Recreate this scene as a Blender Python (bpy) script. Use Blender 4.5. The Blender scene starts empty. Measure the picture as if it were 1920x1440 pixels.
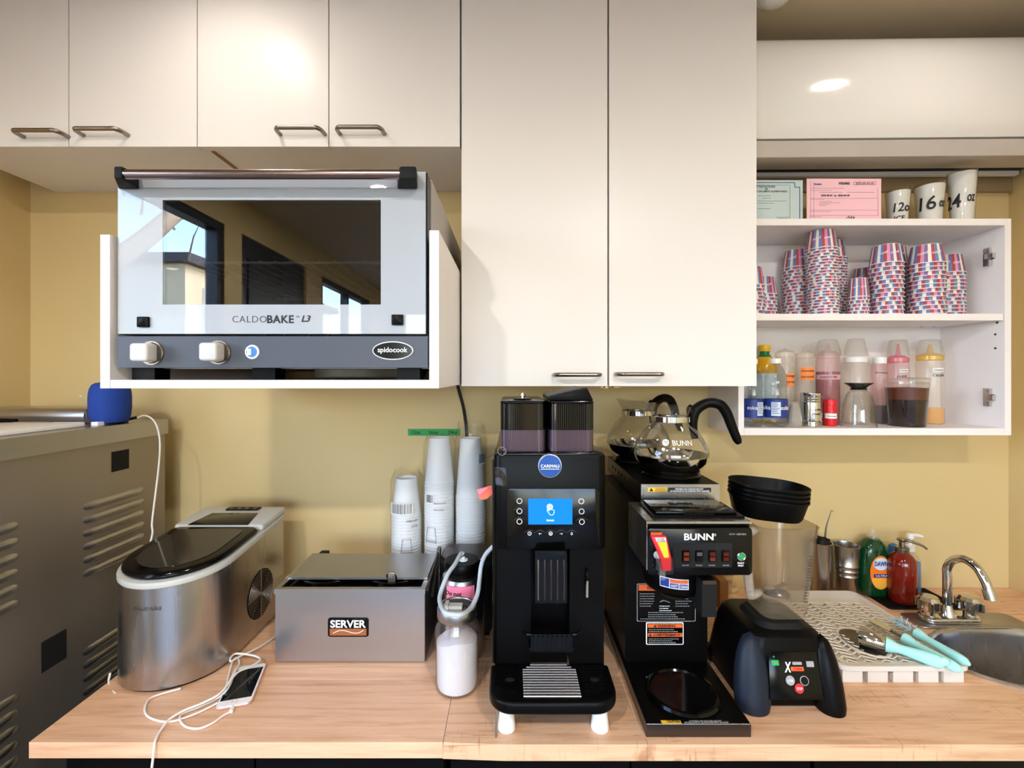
import bpy, bmesh, math, random
from mathutils import Vector, Matrix, Euler
random.seed(7)
SC = bpy.context.scene
COL = SC.collection
PI = math.pi
# ------------------------------------------------------------------ camera
F, HX, HY, CZ = 853.0, 960.0, 705.0, 1.59
cam_d = bpy.data.cameras.new('camera')
cam_d.sensor_width = 36.0
cam_d.lens = 36.0 * F / 1920.0
cam_d.shift_y = -15.0 / 1920.0
cam_d.clip_start = 0.02
cam = bpy.data.objects.new('camera', cam_d)
cam.location = (0, 0, CZ)
cam.rotation_euler = (PI / 2, 0, 0)
COL.objects.link(cam)
SC.camera = cam
# ------------------------------------------------------------------ world, sun, exposure
SC.view_settings.view_transform = 'Standard'
SC.view_settings.look = 'None'
SC.view_settings.gamma = 1.0
SC.view_settings.use_curve_mapping = False
SC.view_settings.exposure = 0.31
world = bpy.data.worlds.new('sky')
SC.world = world
world.use_nodes = True
wn = world.node_tree
wn.nodes.clear()
w_out = wn.nodes.new('ShaderNodeOutputWorld')
w_bg = wn.nodes.new('ShaderNodeBackground')
w_sky = wn.nodes.new('ShaderNodeTexSky')
w_sky.sky_type = 'NISHITA'
w_sky.sun_disc = False
w_sky.sun_elevation = math.radians(42)
w_sky.sun_rotation = math.radians(100)
w_sky.dust_density = 1.2
w_sky.ozone_density = 1.6
w_bg.inputs['Strength'].default_value = 3.0
SC.cycles.transparent_max_bounces = 48
SC.cycles.max_bounces = 14
w_tint = wn.nodes.new('ShaderNodeMix'); w_tint.data_type = 'RGBA'; w_tint.blend_type = 'MULTIPLY'
w_tint.inputs[0].default_value = 1.0
w_tint.inputs[7].default_value = (1.05, 0.985, 1.03, 1)
wn.links.new(w_sky.outputs[0], w_tint.inputs[6])
wn.links.new(w_tint.outputs[2], w_bg.inputs[0])
wn.links.new(w_bg.outputs[0], w_out.inputs[0])
sun_d = bpy.data.lights.new('sun', 'SUN')
sun_d.energy = 9.0
sun_d.color = (1.0, 0.95, 0.86)
sun_d.angle = 0.01
sun = bpy.data.objects.new('sun', sun_d)
sun.rotation_euler = Vector((-0.75, 0.12, -0.62)).to_track_quat('-Z', 'Y').to_euler()
sun.location = (6, -2, 8)
COL.objects.link(sun)

# daylight coming in through the glazed side and the glazed street front
def area(name, loc, direction, sx, sy, power, color, portal=False):
    d = bpy.data.lights.new(name, 'AREA')
    d.shape = 'RECTANGLE'
    d.size, d.size_y = sx, sy
    d.energy = power
    d.color = color
    if portal:
        d.cycles.is_portal = True
    o = bpy.data.objects.new(name, d)
    o.location = loc
    o.rotation_euler = Vector(direction).to_track_quat('-Z', 'Z').to_euler()
    COL.objects.link(o)
    return o
area('side_window_portal', (-1.66, -0.15, 1.38), (1, 0, 0), 1.2, 2.1, 1, (1, 1, 1), True)
area('side_window_portal', (-1.66, -2.66, 1.38), (1, 0, 0), 1.25, 2.1, 1, (1, 1, 1), True)
area('street_front_portal', (0.0, -4.07, 1.4), (0, 1, 0), 2.9, 2.1, 1, (1, 1, 1), True)

# ------------------------------------------------------------------ helpers
def W(px, py, Y):
    return Vector(((px - HX) * Y / F, Y, CZ - (py - HY) * Y / F))
def PX(px, Y):
    return (px - HX) * Y / F
def PZ(py, Y):
    return CZ - (py - HY) * Y / F
def cyl(a, b, Y):
    """true centre x and radius of an upright round thing whose outline runs from column a to column b"""
    t1, t2 = math.atan((a - HX) / F), math.atan((b - HX) / F)
    m, h = (t1 + t2) / 2, (t2 - t1) / 2
    return Y * math.tan(m), Y / math.cos(m) * math.sin(h)
CT = 0.90      # worktop height
WY = 1.484     # plane of the wall behind the worktop

def lin(c):
    return tuple(((v / 255.0) / 12.92 if v / 255.0 <= 0.04045 else ((v / 255.0 + 0.055) / 1.055) ** 2.4) for v in c) + (1.0,)

MATS = {}
def mat(name, rgb, rough=0.5, metal=0.0, spec=0.5, coat=0.0, bump=0.0, bscale=200.0, vary=0.06, vscale=6.0, stretch=None, emit=None, estr=1.0, trans=0.0, ior=1.45, sheen=0.0):
    """principled material with a little procedural variation of tone and roughness"""
    m = bpy.data.materials.new(name)
    m.use_nodes = True
    nt = m.node_tree
    b = nt.nodes['Principled BSDF']
    c = lin(rgb)
    tc = nt.nodes.new('ShaderNodeTexCoord')
    mp = nt.nodes.new('ShaderNodeMapping')
    nt.links.new(tc.outputs['Object'], mp.inputs[0])
    if stretch:
        mp.inputs['Scale'].default_value = stretch
    nz = nt.nodes.new('ShaderNodeTexNoise')
    nz.inputs['Scale'].default_value = vscale
    nz.inputs['Detail'].default_value = 4
    nt.links.new(mp.outputs[0], nz.inputs['Vector'])
    mx = nt.nodes.new('ShaderNodeMix')
    mx.data_type = 'RGBA'
    mx.inputs[6].default_value = tuple(v * (1 - vary) for v in c[:3]) + (1,)
    mx.inputs[7].default_value = tuple(min(1, v * (1 + vary)) for v in c[:3]) + (1,)
    nt.links.new(nz.outputs[0], mx.inputs[0])
    nt.links.new(mx.outputs[2], b.inputs['Base Color'])
    mr = nt.nodes.new('ShaderNodeMapRange')
    mr.inputs[3].default_value = max(0.0, rough * 0.85)
    mr.inputs[4].default_value = min(1.0, rough * 1.15)
    nt.links.new(nz.outputs[0], mr.inputs[0])
    nt.links.new(mr.outputs[0], b.inputs['Roughness'])
    b.inputs['Metallic'].default_value = metal
    b.inputs['Specular IOR Level'].default_value = spec
    b.inputs['Coat Weight'].default_value = coat
    b.inputs['Coat Roughness'].default_value = 0.03
    b.inputs['IOR'].default_value = ior
    if trans:
        b.inputs['Transmission Weight'].default_value = trans
    if bump:
        n2 = nt.nodes.new('ShaderNodeTexNoise')
        n2.inputs['Scale'].default_value = bscale
        nt.links.new(mp.outputs[0], n2.inputs['Vector'])
        bp = nt.nodes.new('ShaderNodeBump')
        bp.inputs['Strength'].default_value = bump
        bp.inputs['Distance'].default_value = 0.001
        nt.links.new(n2.outputs[0], bp.inputs['Height'])
        nt.links.new(bp.outputs[0], b.inputs['Normal'])
    if emit:
        b.inputs['Emission Color'].default_value = lin(emit)
        b.inputs['Emission Strength'].default_value = estr
    MATS[name] = m
    return m

def glassy(name, tint, refl=0.05, edge=0.55, rough=0.02, milk=0.0, milk_rgb=(230, 230, 230)):
    """thin clear sheet: lets light straight through, reflects more at grazing angles"""
    m = bpy.data.materials.new(name)
    m.use_nodes = True
    nt = m.node_tree
    nt.nodes.clear()
    out = nt.nodes.new('ShaderNodeOutputMaterial')
    tr = nt.nodes.new('ShaderNodeBsdfTransparent')
    tr.inputs[0].default_value = lin(tint)
    gl = nt.nodes.new('ShaderNodeBsdfGlossy')
    gl.inputs['Roughness'].default_value = rough
    lw = nt.nodes.new('ShaderNodeLayerWeight')
    lw.inputs[0].default_value = 0.5
    pw = nt.nodes.new('ShaderNodeMath'); pw.operation = 'POWER'; pw.inputs[1].default_value = 3.0
    ml = nt.nodes.new('ShaderNodeMath'); ml.operation = 'MULTIPLY_ADD'
    ml.inputs[1].default_value = edge; ml.inputs[2].default_value = refl
    nt.links.new(lw.outputs['Facing'], pw.inputs[0])
    nt.links.new(pw.outputs[0], ml.inputs[0])
    base = tr
    if milk:
        df = nt.nodes.new('ShaderNodeBsdfDiffuse')
        df.inputs[0].default_value = lin(milk_rgb)
        m0 = nt.nodes.new('ShaderNodeMixShader')
        m0.inputs[0].default_value = milk
        nt.links.new(tr.outputs[0], m0.inputs[1]); nt.links.new(df.outputs[0], m0.inputs[2])
        base = m0
    ms = nt.nodes.new('ShaderNodeMixShader')
    nt.links.new(ml.outputs[0], ms.inputs[0])
    nt.links.new(base.outputs[0], ms.inputs[1])
    nt.links.new(gl.outputs[0], ms.inputs[2])
    nt.links.new(ms.outputs[0], out.inputs[0])
    MATS[name] = m
    return m

def N():
    return bmesh.new()

def merge(dst, src, M=None):
    if M is not None:
        bmesh.ops.transform(src, matrix=M, verts=src.verts)
    vm = {}
    for v in src.verts:
        vm[v] = dst.verts.new(v.co)
    for f in src.faces:
        try:
            nf = dst.faces.new([vm[v] for v in f.verts])
            nf.material_index = f.material_index
        except ValueError:
            pass
    src.free()
    return dst

def bevel_all(b, w, seg=2, ang=30):
    es = [e for e in b.edges if len(e.link_faces) == 2 and e.calc_face_angle(0) > math.radians(ang)]
    if es and w > 0:
        bmesh.ops.bevel(b, geom=es, offset=w, segments=seg, affect='EDGES', profile=0.5, clamp_overlap=True)

def box(bm, x0, x1, y0, y1, z0, z1, bev=0.0, seg=2, M=None):
    b = N()
    c = [b.verts.new((x, y, z)) for z in (z0, z1) for y in (y0, y1) for x in (x0, x1)]
    for f in ((0, 2, 3, 1), (4, 5, 7, 6), (0, 1, 5, 4), (2, 6, 7, 3), (0, 4, 6, 2), (1, 3, 7, 5)):
        b.faces.new([c[i] for i in f])
    if bev:
        bevel_all(b, bev, seg)
    return merge(bm, b, M)

def prism(bm, pts, lo, hi, axis='z', bev=0.0, seg=2, M=None, cap=True):
    """outline pts extruded along axis; for 'z' pts are (x,y), for 'y' (x,z), for 'x' (y,z)"""
    b = N()
    def mk(p, t):
        return {'z': (p[0], p[1], t), 'y': (p[0], t, p[1]), 'x': (t, p[0], p[1])}[axis]
    A = [b.verts.new(mk(p, lo)) for p in pts]
    B = [b.verts.new(mk(p, hi)) for p in pts]
    n = len(pts)
    for i in range(n):
        b.faces.new((A[i], A[(i + 1) % n], B[(i + 1) % n], B[i]))
    if cap:
        b.faces.new(A[::-1]); b.faces.new(B)
    bmesh.ops.recalc_face_normals(b, faces=b.faces)
    if bev:
        bevel_all(b, bev, seg, 40)
    return merge(bm, b, M)

def rrect(x0, x1, y0, y1, r, n=6):
    r = min(r, (x1 - x0) / 2 - 1e-5, (y1 - y0) / 2 - 1e-5)
    p = []
    for cx, cy, a in ((x1 - r, y1 - r, 0), (x0 + r, y1 - r, 90), (x0 + r, y0 + r, 180), (x1 - r, y0 + r, 270)):
        for i in range(n + 1):
            t = math.radians(a + 90 * i / n)
            p.append((cx + r * math.cos(t), cy + r * math.sin(t)))
    return p

def ellipse(cx, cy, a, b, n=40):
    return [(cx + a * math.cos(2 * PI * i / n), cy + b * math.sin(2 * PI * i / n)) for i in range(n)]

def lathe(bm, prof, c=(0, 0, 0), seg=32, M=None, closed=False, sx=1.0, sy=1.0):
    """prof: list of (r, z); turned about z"""
    b = N()
    rings = []
    for r, z in prof:
        if r < 1e-6:
            rings.append([b.verts.new((0, 0, z))])
        else:
            rings.append([b.verts.new((r * sx * math.cos(2 * PI * k / seg), r * sy * math.sin(2 * PI * k / seg), z)) for k in range(seg)])
    pairs = list(zip(rings[:-1], rings[1:]))
    if closed:
        pairs.append((rings[-1], rings[0]))
    for A, B in pairs:
        for k in range(seg):
            k2 = (k + 1) % seg
            if len(A) == 1 and len(B) == 1:
                continue
            if len(A) == 1:
                b.faces.new((A[0], B[k], B[k2]))
            elif len(B) == 1:
                b.faces.new((A[k], A[k2], B[0]))
            else:
                b.faces.new((A[k], A[k2], B[k2], B[k]))
    T = Matrix.Translation(c)
    if M is not None:
        T = T @ M
    return merge(bm, b, T)

def disc(bm, c, r, t, axis='-y', seg=32, r2=None, bev=0.0):
    """solid disc of thickness t standing on plane through c, growing towards axis"""
    r2 = r if r2 is None else r2
    pr = [(0, 0), (r, 0), (r2, t - bev), (max(r2 - bev, 0), t), (0, t)] if bev else [(0, 0), (r, 0), (r2, t), (0, t)]
    M = {'-y': Matrix.Rotation(PI / 2, 4, 'X'), 'z': Matrix.Identity(4), 'x': Matrix.Rotation(PI / 2, 4, 'Y'), '-x': Matrix.Rotation(-PI / 2, 4, 'Y'), 'y': Matrix.Rotation(-PI / 2, 4, 'X')}[axis]
    return lathe(bm, pr, c, seg, M)

def ring(bm, c, r, t, axis='-y', seg=32, ts=8):
    """torus of radius r, thickness radius t, its axis along axis"""
    pr = [(r + t * math.cos(2 * PI * i / ts), t * math.sin(2 * PI * i / ts)) for i in range(ts)]
    M = {'-y': Matrix.Rotation(PI / 2, 4, 'X'), 'z': Matrix.Identity(4), 'x': Matrix.Rotation(PI / 2, 4, 'Y')}[axis]
    return lathe(bm, pr, c, seg, M, closed=True)

def smooth_path(pts, k=6):
    P = [Vector(p) for p in pts]
    if len(P) < 3:
        return P
    out = []
    for i in range(len(P) - 1):
        p0 = P[max(i - 1, 0)]; p1 = P[i]; p2 = P[i + 1]; p3 = P[min(i + 2, len(P) - 1)]
        for j in range(k):
            t = j / k
            out.append(0.5 * ((2 * p1) + (-p0 + p2) * t + (2 * p0 - 5 * p1 + 4 * p2 - p3) * t * t + (-p0 + 3 * p1 - 3 * p2 + p3) * t ** 3))
    out.append(P[-1])
    return out

def tube(bm, pts, r, seg=8, k=0, closed=False, flat=1.0):
    """round bar along pts; r a number or one radius per point"""
    P = smooth_path(pts, k) if k else [Vector(p) for p in pts]
    n = len(P)
    if isinstance(r, (list, tuple)):
        if len(r) != n:
            m = len(r)
            rr = []
            for i in range(n):
                t = i / (n - 1) * (m - 1)
                a = min(int(t), m - 2)
                rr.append(r[a] + (r[a + 1] - r[a]) * (t - a))
            r = rr
    else:
        r = [r] * n
    b = N()
    rings = []
    up = None
    for i in range(n):
        if closed:
            d = P[(i + 1) % n] - P[(i - 1) % n]
        else:
            d = P[min(i + 1, n - 1)] - P[max(i - 1, 0)]
        d.normalize()
        if up is None:
            up = Vector((0, 0, 1)) if abs(d.z) < 0.9 else Vector((1, 0, 0))
        s = d.cross(up)
        if s.length < 1e-6:
            s = d.orthogonal()
        s.normalize()
        up = s.cross(d); up.normalize()
        rings.append([b.verts.new(P[i] + (s * math.cos(2 * PI * j / seg) + up * math.sin(2 * PI * j / seg) * flat) * r[i]) for j in range(seg)])
    lim = n if closed else n - 1
    for i in range(lim):
        A, B = rings[i], rings[(i + 1) % n]
        for j in range(seg):
            b.faces.new((A[j], A[(j + 1) % seg], B[(j + 1) % seg], B[j]))
    if not closed:
        b.faces.new(rings[0][::-1]); b.faces.new(rings[-1])
    return merge(bm, b)

def wmat(o):
    M = o.matrix_basis.copy()
    while o.parent:
        o = o.parent
        M = o.matrix_basis @ M
    return M

def finish(name, bm, m, ang=38):
    bmesh.ops.recalc_face_normals(bm, faces=bm.faces)
    me = bpy.data.meshes.new(name)
    bm.to_mesh(me); bm.free()
    for x in (m if isinstance(m, (list, tuple)) else [m]):
        me.materials.append(MATS[x] if isinstance(x, str) else x)
    me.shade_smooth()
    me.set_sharp_from_angle(angle=math.radians(ang))
    return me

def part(name, bm, m, parent, label=None, ang=38, kind=None):
    """child mesh given in world coordinates"""
    bmesh.ops.transform(bm, matrix=wmat(parent).inverted(), verts=bm.verts)
    o = bpy.data.objects.new(name, finish(name, bm, m, ang))
    COL.objects.link(o)
    o.parent = parent
    if label:
        o['label'] = label
    if kind:
        o['kind'] = kind
    return o

def thing(name, label, cat, loc, group=None, rotz=0.0):
    o = bpy.data.objects.new(name, None)
    o.empty_display_size = 0.03
    o.location = loc
    o.rotation_euler = (0, 0, rotz)
    COL.objects.link(o)
    o['label'] = label; o['category'] = cat
    if group:
        o['group'] = group
    return o

def solo(name, bm, m, label, cat, loc=None, group=None, ang=38, kind=None):
    """a thing that is one mesh, given in world coordinates"""
    if loc is None:
        xs = [v.co for v in bm.verts]
        loc = (sum(v.x for v in xs) / len(xs), sum(v.y for v in xs) / len(xs), min(v.z for v in xs))
    bmesh.ops.translate(bm, verts=bm.verts, vec=-Vector(loc))
    o = bpy.data.objects.new(name, finish(name, bm, m, ang))
    o.location = loc
    COL.objects.link(o)
    o['label'] = label; o['category'] = cat
    if group:
        o['group'] = group
    if kind:
        o['kind'] = kind
    return o

def struct(name, bm, m, parent=None, ang=38):
    o = bpy.data.objects.new(name, finish(name, bm, m, ang))
    COL.objects.link(o)
    o['kind'] = 'structure'
    if parent:
        o.parent = parent
    return o

KIDS = {}
def dup(root, loc, rotz=0.0, label=None, group=None):
    r = root.copy(); COL.objects.link(r)
    r.location = loc; r.rotation_euler = (0, 0, rotz)
    if label:
        r['label'] = label
    if group:
        r['group'] = group
    for ch in list(root.children):
        c = ch.copy(); COL.objects.link(c); c.parent = r
        for g in list(ch.children):
            d = g.copy(); COL.objects.link(d); d.parent = c
    return r

UPR = Matrix.Rotation(PI / 2, 4, 'X')      # text lying in x-y stood up to face -y
def text_bm(s, w=None, h=None, bold=0.0, shear=0.0, thick=0.0006, space=1.0, res=3):
    cu = bpy.data.curves.new('lettering', 'FONT')
    cu.body = s
    cu.size = 1.0
    cu.offset = bold
    cu.shear = shear
    cu.space_character = space
    cu.resolution_u = res
    o = bpy.data.objects.new('lettering', cu)
    me = bpy.data.meshes.new_from_object(o)
    b = N(); b.from_mesh(me)
    bpy.data.objects.remove(o); bpy.data.curves.remove(cu); bpy.data.meshes.remove(me)
    xs = [v.co.x for v in b.verts]; ys = [v.co.y for v in b.verts]
    x0, x1, y0, y1 = min(xs), max(xs), min(ys), max(ys)
    sx = w / (x1 - x0) if w else None
    sy = h / (y1 - y0) if h else None
    sx = sx or sy; sy = sy or sx
    for v in b.verts:
        v.co.x = (v.co.x - (x0 + x1) / 2) * sx
        v.co.y = (v.co.y - (y0 + y1) / 2) * sy
        v.co.z = 0
    # give the letters a real, thin body
    ext = bmesh.ops.extrude_face_region(b, geom=list(b.faces))
    for v in ext['geom']:
        if isinstance(v, bmesh.types.BMVert):
            v.co.z += thick
    return b

def letters(parent, s, c, w=None, h=None, m='ink', bold=0.0, shear=0.0, rot=0.0, wrap=None, M=None, name='lettering', space=1.0, thick=0.0006, lift=0.0002, label=None, res=3):
    """text centred at world point c, facing -y; wrap=(cx, cy, radius) bends it round an upright cylinder"""
    b = text_bm(s, w, h, bold, shear, thick, space, res)
    if rot:
        bmesh.ops.rotate(b, verts=b.verts, cent=(0, 0, 0), matrix=Matrix.Rotation(rot, 3, 'Z'))
    c = Vector(c)
    if wrap:
        cx, cy, R = wrap
        a0 = math.asin(max(-1, min(1, (c.x - cx) / (R(c.z) if callable(R) else R))))
        for v in b.verts:
            z = c.z + v.co.y
            rr = R(z) if callable(R) else R
            a = a0 + v.co.x / rr
            q = rr + lift + v.co.z
            v.co = Vector((cx + q * math.sin(a), cy - q * math.cos(a), z))
    else:
        T = Matrix.Translation(c) @ (M if M is not None else UPR) @ Matrix.Translation((0, 0, lift))
        bmesh.ops.transform(b, matrix=T, verts=b.verts)
    return part(name, b, m, parent, label=label, ang=20)

def band(bm, cx, cy, R, a0, a1, z0, z1, t=0.0006, n=16):
    """curved label wrapped on an upright cylinder (or cone when R is a function of z); angle 0 faces -y"""
    b = N()
    rows = []
    for z in (z0, z1):
        rr = R(z) if callable(R) else R
        rows.append([[b.verts.new((cx + q * math.sin(a0 + (a1 - a0) * i / n), cy - q * math.cos(a0 + (a1 - a0) * i / n), z)) for i in range(n + 1)] for q in (rr + 0.0001, rr + t)])
    (i0, o0), (i1, o1) = rows
    for k in range(n):
        b.faces.new((o0[k], o0[k + 1], o1[k + 1], o1[k]))
        b.faces.new((i0[k + 1], i0[k], i1[k], i1[k + 1]))
        b.faces.new((i0[k], i0[k + 1], o0[k + 1], o0[k]))
        b.faces.new((i1[k + 1], i1[k], o1[k], o1[k + 1]))
    b.faces.new((i0[0], o0[0], o1[0], i1[0])); b.faces.new((o0[n], i0[n], i1[n], o1[n]))
    return merge(bm, b)

ORD = ['first', 'second', 'third', 'fourth', 'fifth', 'sixth', 'seventh', 'eighth', 'ninth', 'tenth', 'eleventh', 'twelfth', 'thirteenth', 'fourteenth', 'fifteenth', 'sixteenth', 'seventeenth', 'eighteenth', 'nineteenth', 'twentieth']
TENS = {20: 'twenty', 30: 'thirty', 40: 'forty'}
def nth(i):
    if i <= 20:
        return ORD[i - 1]
    t, u = i // 10 * 10, i % 10
    return (TENS[t] + '-' + ORD[u - 1]) if u else {30: 'thirtieth', 40: 'fortieth'}[t]

# ------------------------------------------------------------------ materials
mat('paint_mustard', (206, 182, 130), 0.55, bump=0.15, bscale=90, vary=0.04, vscale=3)
mat('olive_tone', (150, 128, 92), 0.6, bump=0.15, bscale=90, vary=0.05)
mat('ceiling_tan', (200, 184, 156), 0.7, vary=0.08, vscale=2)
mat('floor_tile', (120, 112, 104), 0.4, vary=0.15)
mat('laminate', (230, 225, 221), 0.36, spec=0.4, vary=0.008, vscale=1)
mat('laminate_shelf', (233, 227, 226), 0.35, vary=0.015)
mat('raw_board', (150, 108, 70), 0.8, vary=0.3, vscale=120)
mat('dark_void', (10, 9, 9), 0.7)
mat('steel', (176, 172, 168), 0.27, 1.0, vary=0.05, vscale=3, stretch=(8, 8, .4))
mat('steel_side', (158, 148, 138), 0.42, 0.8, vary=0.06, vscale=3, stretch=(1, 3, .3))
mat('steel_satin', (176, 174, 174), 0.33, 1.0, vary=0.04, vscale=3, stretch=(.4, 3, 3))
mat('steel_dull', (118, 110, 104), 0.42, 1.0, vary=0.08)
mat('chrome', (205, 203, 200), 0.08, 1.0, vary=0.02)
mat('brushed_dark', (92, 82, 76), 0.34, 1.0, vary=0.08)
mat('nickel', (150, 140, 130), 0.3, 1.0)
mat('black_plastic', (6, 5, 5), 0.36, spec=0.13, vary=0.1)
mat('black_gloss', (4, 4, 4), 0.13, spec=0.28)
mat('black_matte', (16, 16, 16), 0.6, spec=0.25, vary=0.15)
mat('black_cavity', (6, 6, 6), 0.8)
mat('slate_panel', (74, 78, 88), 0.4, spec=0.4)
mat('rubber_navy', (22, 29, 41), 0.5, spec=0.3)
mat('oven_glass_white', (172, 177, 183), 0.015, spec=0.55, vary=0.01)
glassy('oven_glass', (188, 186, 184), 0.13, 0.6, 0.0)
glassy('window_glass', (244, 248, 250), 0.03, 0.4, 0.0)
glassy('clear_glass', (250, 250, 249), 0.05, 0.6, 0.02)
glassy('smoke_glass', (92, 88, 84), 0.05, 0.5, 0.03)
glassy('jar_glass', (250, 250, 251), 0.04, 0.5, 0.02)
glassy('clear_plastic', (251, 250, 248), 0.03, 0.4, 0.06, milk=0.07, milk_rgb=(245, 243, 240))
glassy('cloudy_plastic', (248, 244, 238), 0.02, 0.3, 0.15, milk=0.2, milk_rgb=(240, 232, 224))
glassy('jug_plastic', (240, 235, 228), 0.05, 0.6, 0.06, milk=0.07, milk_rgb=(205, 192, 176))
glassy('sleeve_film', (252, 252, 251), 0.03, 0.28, 0.08, milk=0.012)
glassy('water_plastic', (236, 240, 239), 0.05, 0.7, 0.04)
mat('hopper_purple', (92, 78, 92), 0.2, 0.6, vary=0.1)
glassy('purple_plastic', (50, 46, 50), 0.05, 0.4, 0.06, milk=0.1, milk_rgb=(30, 26, 30))
glassy('jug_handle', (240, 236, 230), 0.06, 0.6, 0.06, milk=0.3, milk_rgb=(225, 214, 200))
glassy('dark_lid_plastic', (62, 60, 60), 0.05, 0.5, 0.04, milk=0.25, milk_rgb=(30, 29, 29))
glassy('hose_plastic', (225, 230, 232), 0.04, 0.4, 0.15, milk=0.72, milk_rgb=(205, 212, 216))
mat('paper_white', (236, 234, 230), 0.7, vary=0.015)
mat('cup_paper', (222, 222, 222), 0.55, vary=0.015)
mat('paper_pink', (238, 190, 200), 0.75, vary=0.02)
mat('paper_blue', (188, 206, 206), 0.75, vary=0.02)
mat('note_pink', (248, 130, 160), 0.75, vary=0.03)
mat('note_orange', (255, 120, 98), 0.7)
mat('note_orange_label', (245, 140, 70), 0.6)
mat('ink', (24, 22, 26), 0.6)
mat('ink_soft', (70, 66, 74), 0.6)
mat('worn_film', (112, 110, 112), 0.5)
mat('ink_blue', (60, 90, 150), 0.6)
mat('white_print', (235, 235, 235), 0.5)
mat('grey_print', (150, 150, 150), 0.5)
mat('silver_print', (190, 190, 195), 0.3, 0.6)
mat('orange_print', (226, 98, 36), 0.5)
mat('yellow_print', (240, 190, 40), 0.5)
mat('brown_print', (150, 86, 44), 0.4)
mat('blue_fabric', (22, 58, 140), 0.85, bump=0.5, bscale=900, vary=0.1, vscale=300)
mat('blue_badge', (16, 74, 150), 0.25, coat=0.3)
mat('white_plastic', (236, 234, 230), 0.35, vary=0.02)
mat('cable_white', (228, 222, 214), 0.45)
mat('cable_beige', (214, 190, 150), 0.5)
mat('cable_black', (16, 16, 17), 0.45)
mat('grey_plastic', (190, 190, 184), 0.4)
mat('rack_plastic', (212, 204, 195), 0.45, vary=0.02)
mat('mat_plastic', (214, 203, 184), 0.5, vary=0.03)
mat('mint_plastic', (164, 226, 218), 0.4, vary=0.03)
mat('tape_green', (34, 158, 74), 0.55)
mat('screen_blue', (0, 60, 140), 0.15, emit=(0, 128, 255), estr=1.0)
mat('screen_white', (255, 255, 255), 0.3, emit=(235, 245, 255), estr=0.9)
mat('phone_screen', (14, 18, 26), 0.05, coat=0.4)
mat('lid_smoke', (40, 39, 38), 0.06, spec=0.6)
mat('knob_grey', (196, 194, 190), 0.5)
mat('phone_white', (238, 234, 230), 0.25)
mat('phone_edge', (226, 190, 176), 0.3, 0.7)
mat('red_plastic', (214, 28, 44), 0.3)
mat('red_dark', (84, 16, 14), 0.4, spec=0.2)
mat('amber_switch', (104, 36, 16), 0.4, spec=0.2)
mat('green_lamp', (8, 120, 66), 0.2, emit=(20, 190, 110), estr=0.25)
mat('sugar', (226, 220, 216), 0.9, bump=0.5, bscale=900, vary=0.02)
mat('red_syrup', (132, 16, 34), 0.15)
mat('dark_syrup', (34, 14, 12), 0.12)
mat('choc_foam', (92, 40, 20), 0.35, vary=0.35, vscale=60)
mat('yellow_syrup', (232, 168, 24), 0.15)
mat('black_syrup', (18, 12, 16), 0.2)
glassy('pink_plastic', (246, 200, 206), 0.03, 0.3, 0.12, milk=0.4, milk_rgb=(240, 150, 165))
glassy('yellow_plastic', (250, 230, 170), 0.03, 0.3, 0.12, milk=0.4, milk_rgb=(242, 205, 110))
glassy('rosy_plastic', (248, 234, 234), 0.02, 0.3, 0.15, milk=0.16, milk_rgb=(240, 214, 214))
mat('cap_yellow', (224, 176, 24), 0.4)
mat('bottle_green', (12, 110, 50), 0.25)
mat('juice_amber', (216, 160, 24), 0.2)
mat('label_blue', (30, 52, 130), 0.4)
mat('label_pale', (205, 215, 226), 0.5)
mat('dawn_green', (5, 56, 26), 0.12, coat=0.3, vary=0.2, vscale=20)
mat('dawn_orange', (238, 120, 36), 0.4)
mat('dawn_yellow', (240, 172, 60), 0.4)
mat('amber_glass', (112, 22, 12), 0.12, coat=0.4)
mat('gel_blue', (70, 130, 190), 0.3)
mat('gel_pale', (170, 200, 210), 0.5)
mat('can_red', (206, 26, 34), 0.3)
mat('oven_bar', (150, 130, 122), 0.22, 1.0, stretch=(30, 1, 1), vary=0.05)
mat('frame_dark', (40, 44, 52), 0.4)
mat('facade_cream', (226, 208, 170), 0.8, vary=0.1, vscale=3)
mat('facade_white', (236, 236, 232), 0.6)
mat('roof_grey', (74, 70, 70), 0.7)
mat('bark', (168, 150, 126), 0.9, vary=0.3, vscale=8, bump=0.6, bscale=20)
mat('asphalt', (90, 88, 86), 0.9)
mat('lamp_glow', (255, 240, 214), 0.4, emit=(255, 226, 180), estr=14.0)
mat('wood_scrap', (150, 100, 58), 0.7, vary=0.3, vscale=30)
mat('kraft', (196, 160, 106), 0.7, vary=0.25, vscale=40)
mat('ac_white', (230, 228, 224), 0.12, spec=0.5, coat=0.3, vary=0.01)
mat('ac_grey', (206, 198, 190), 0.35)

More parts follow.
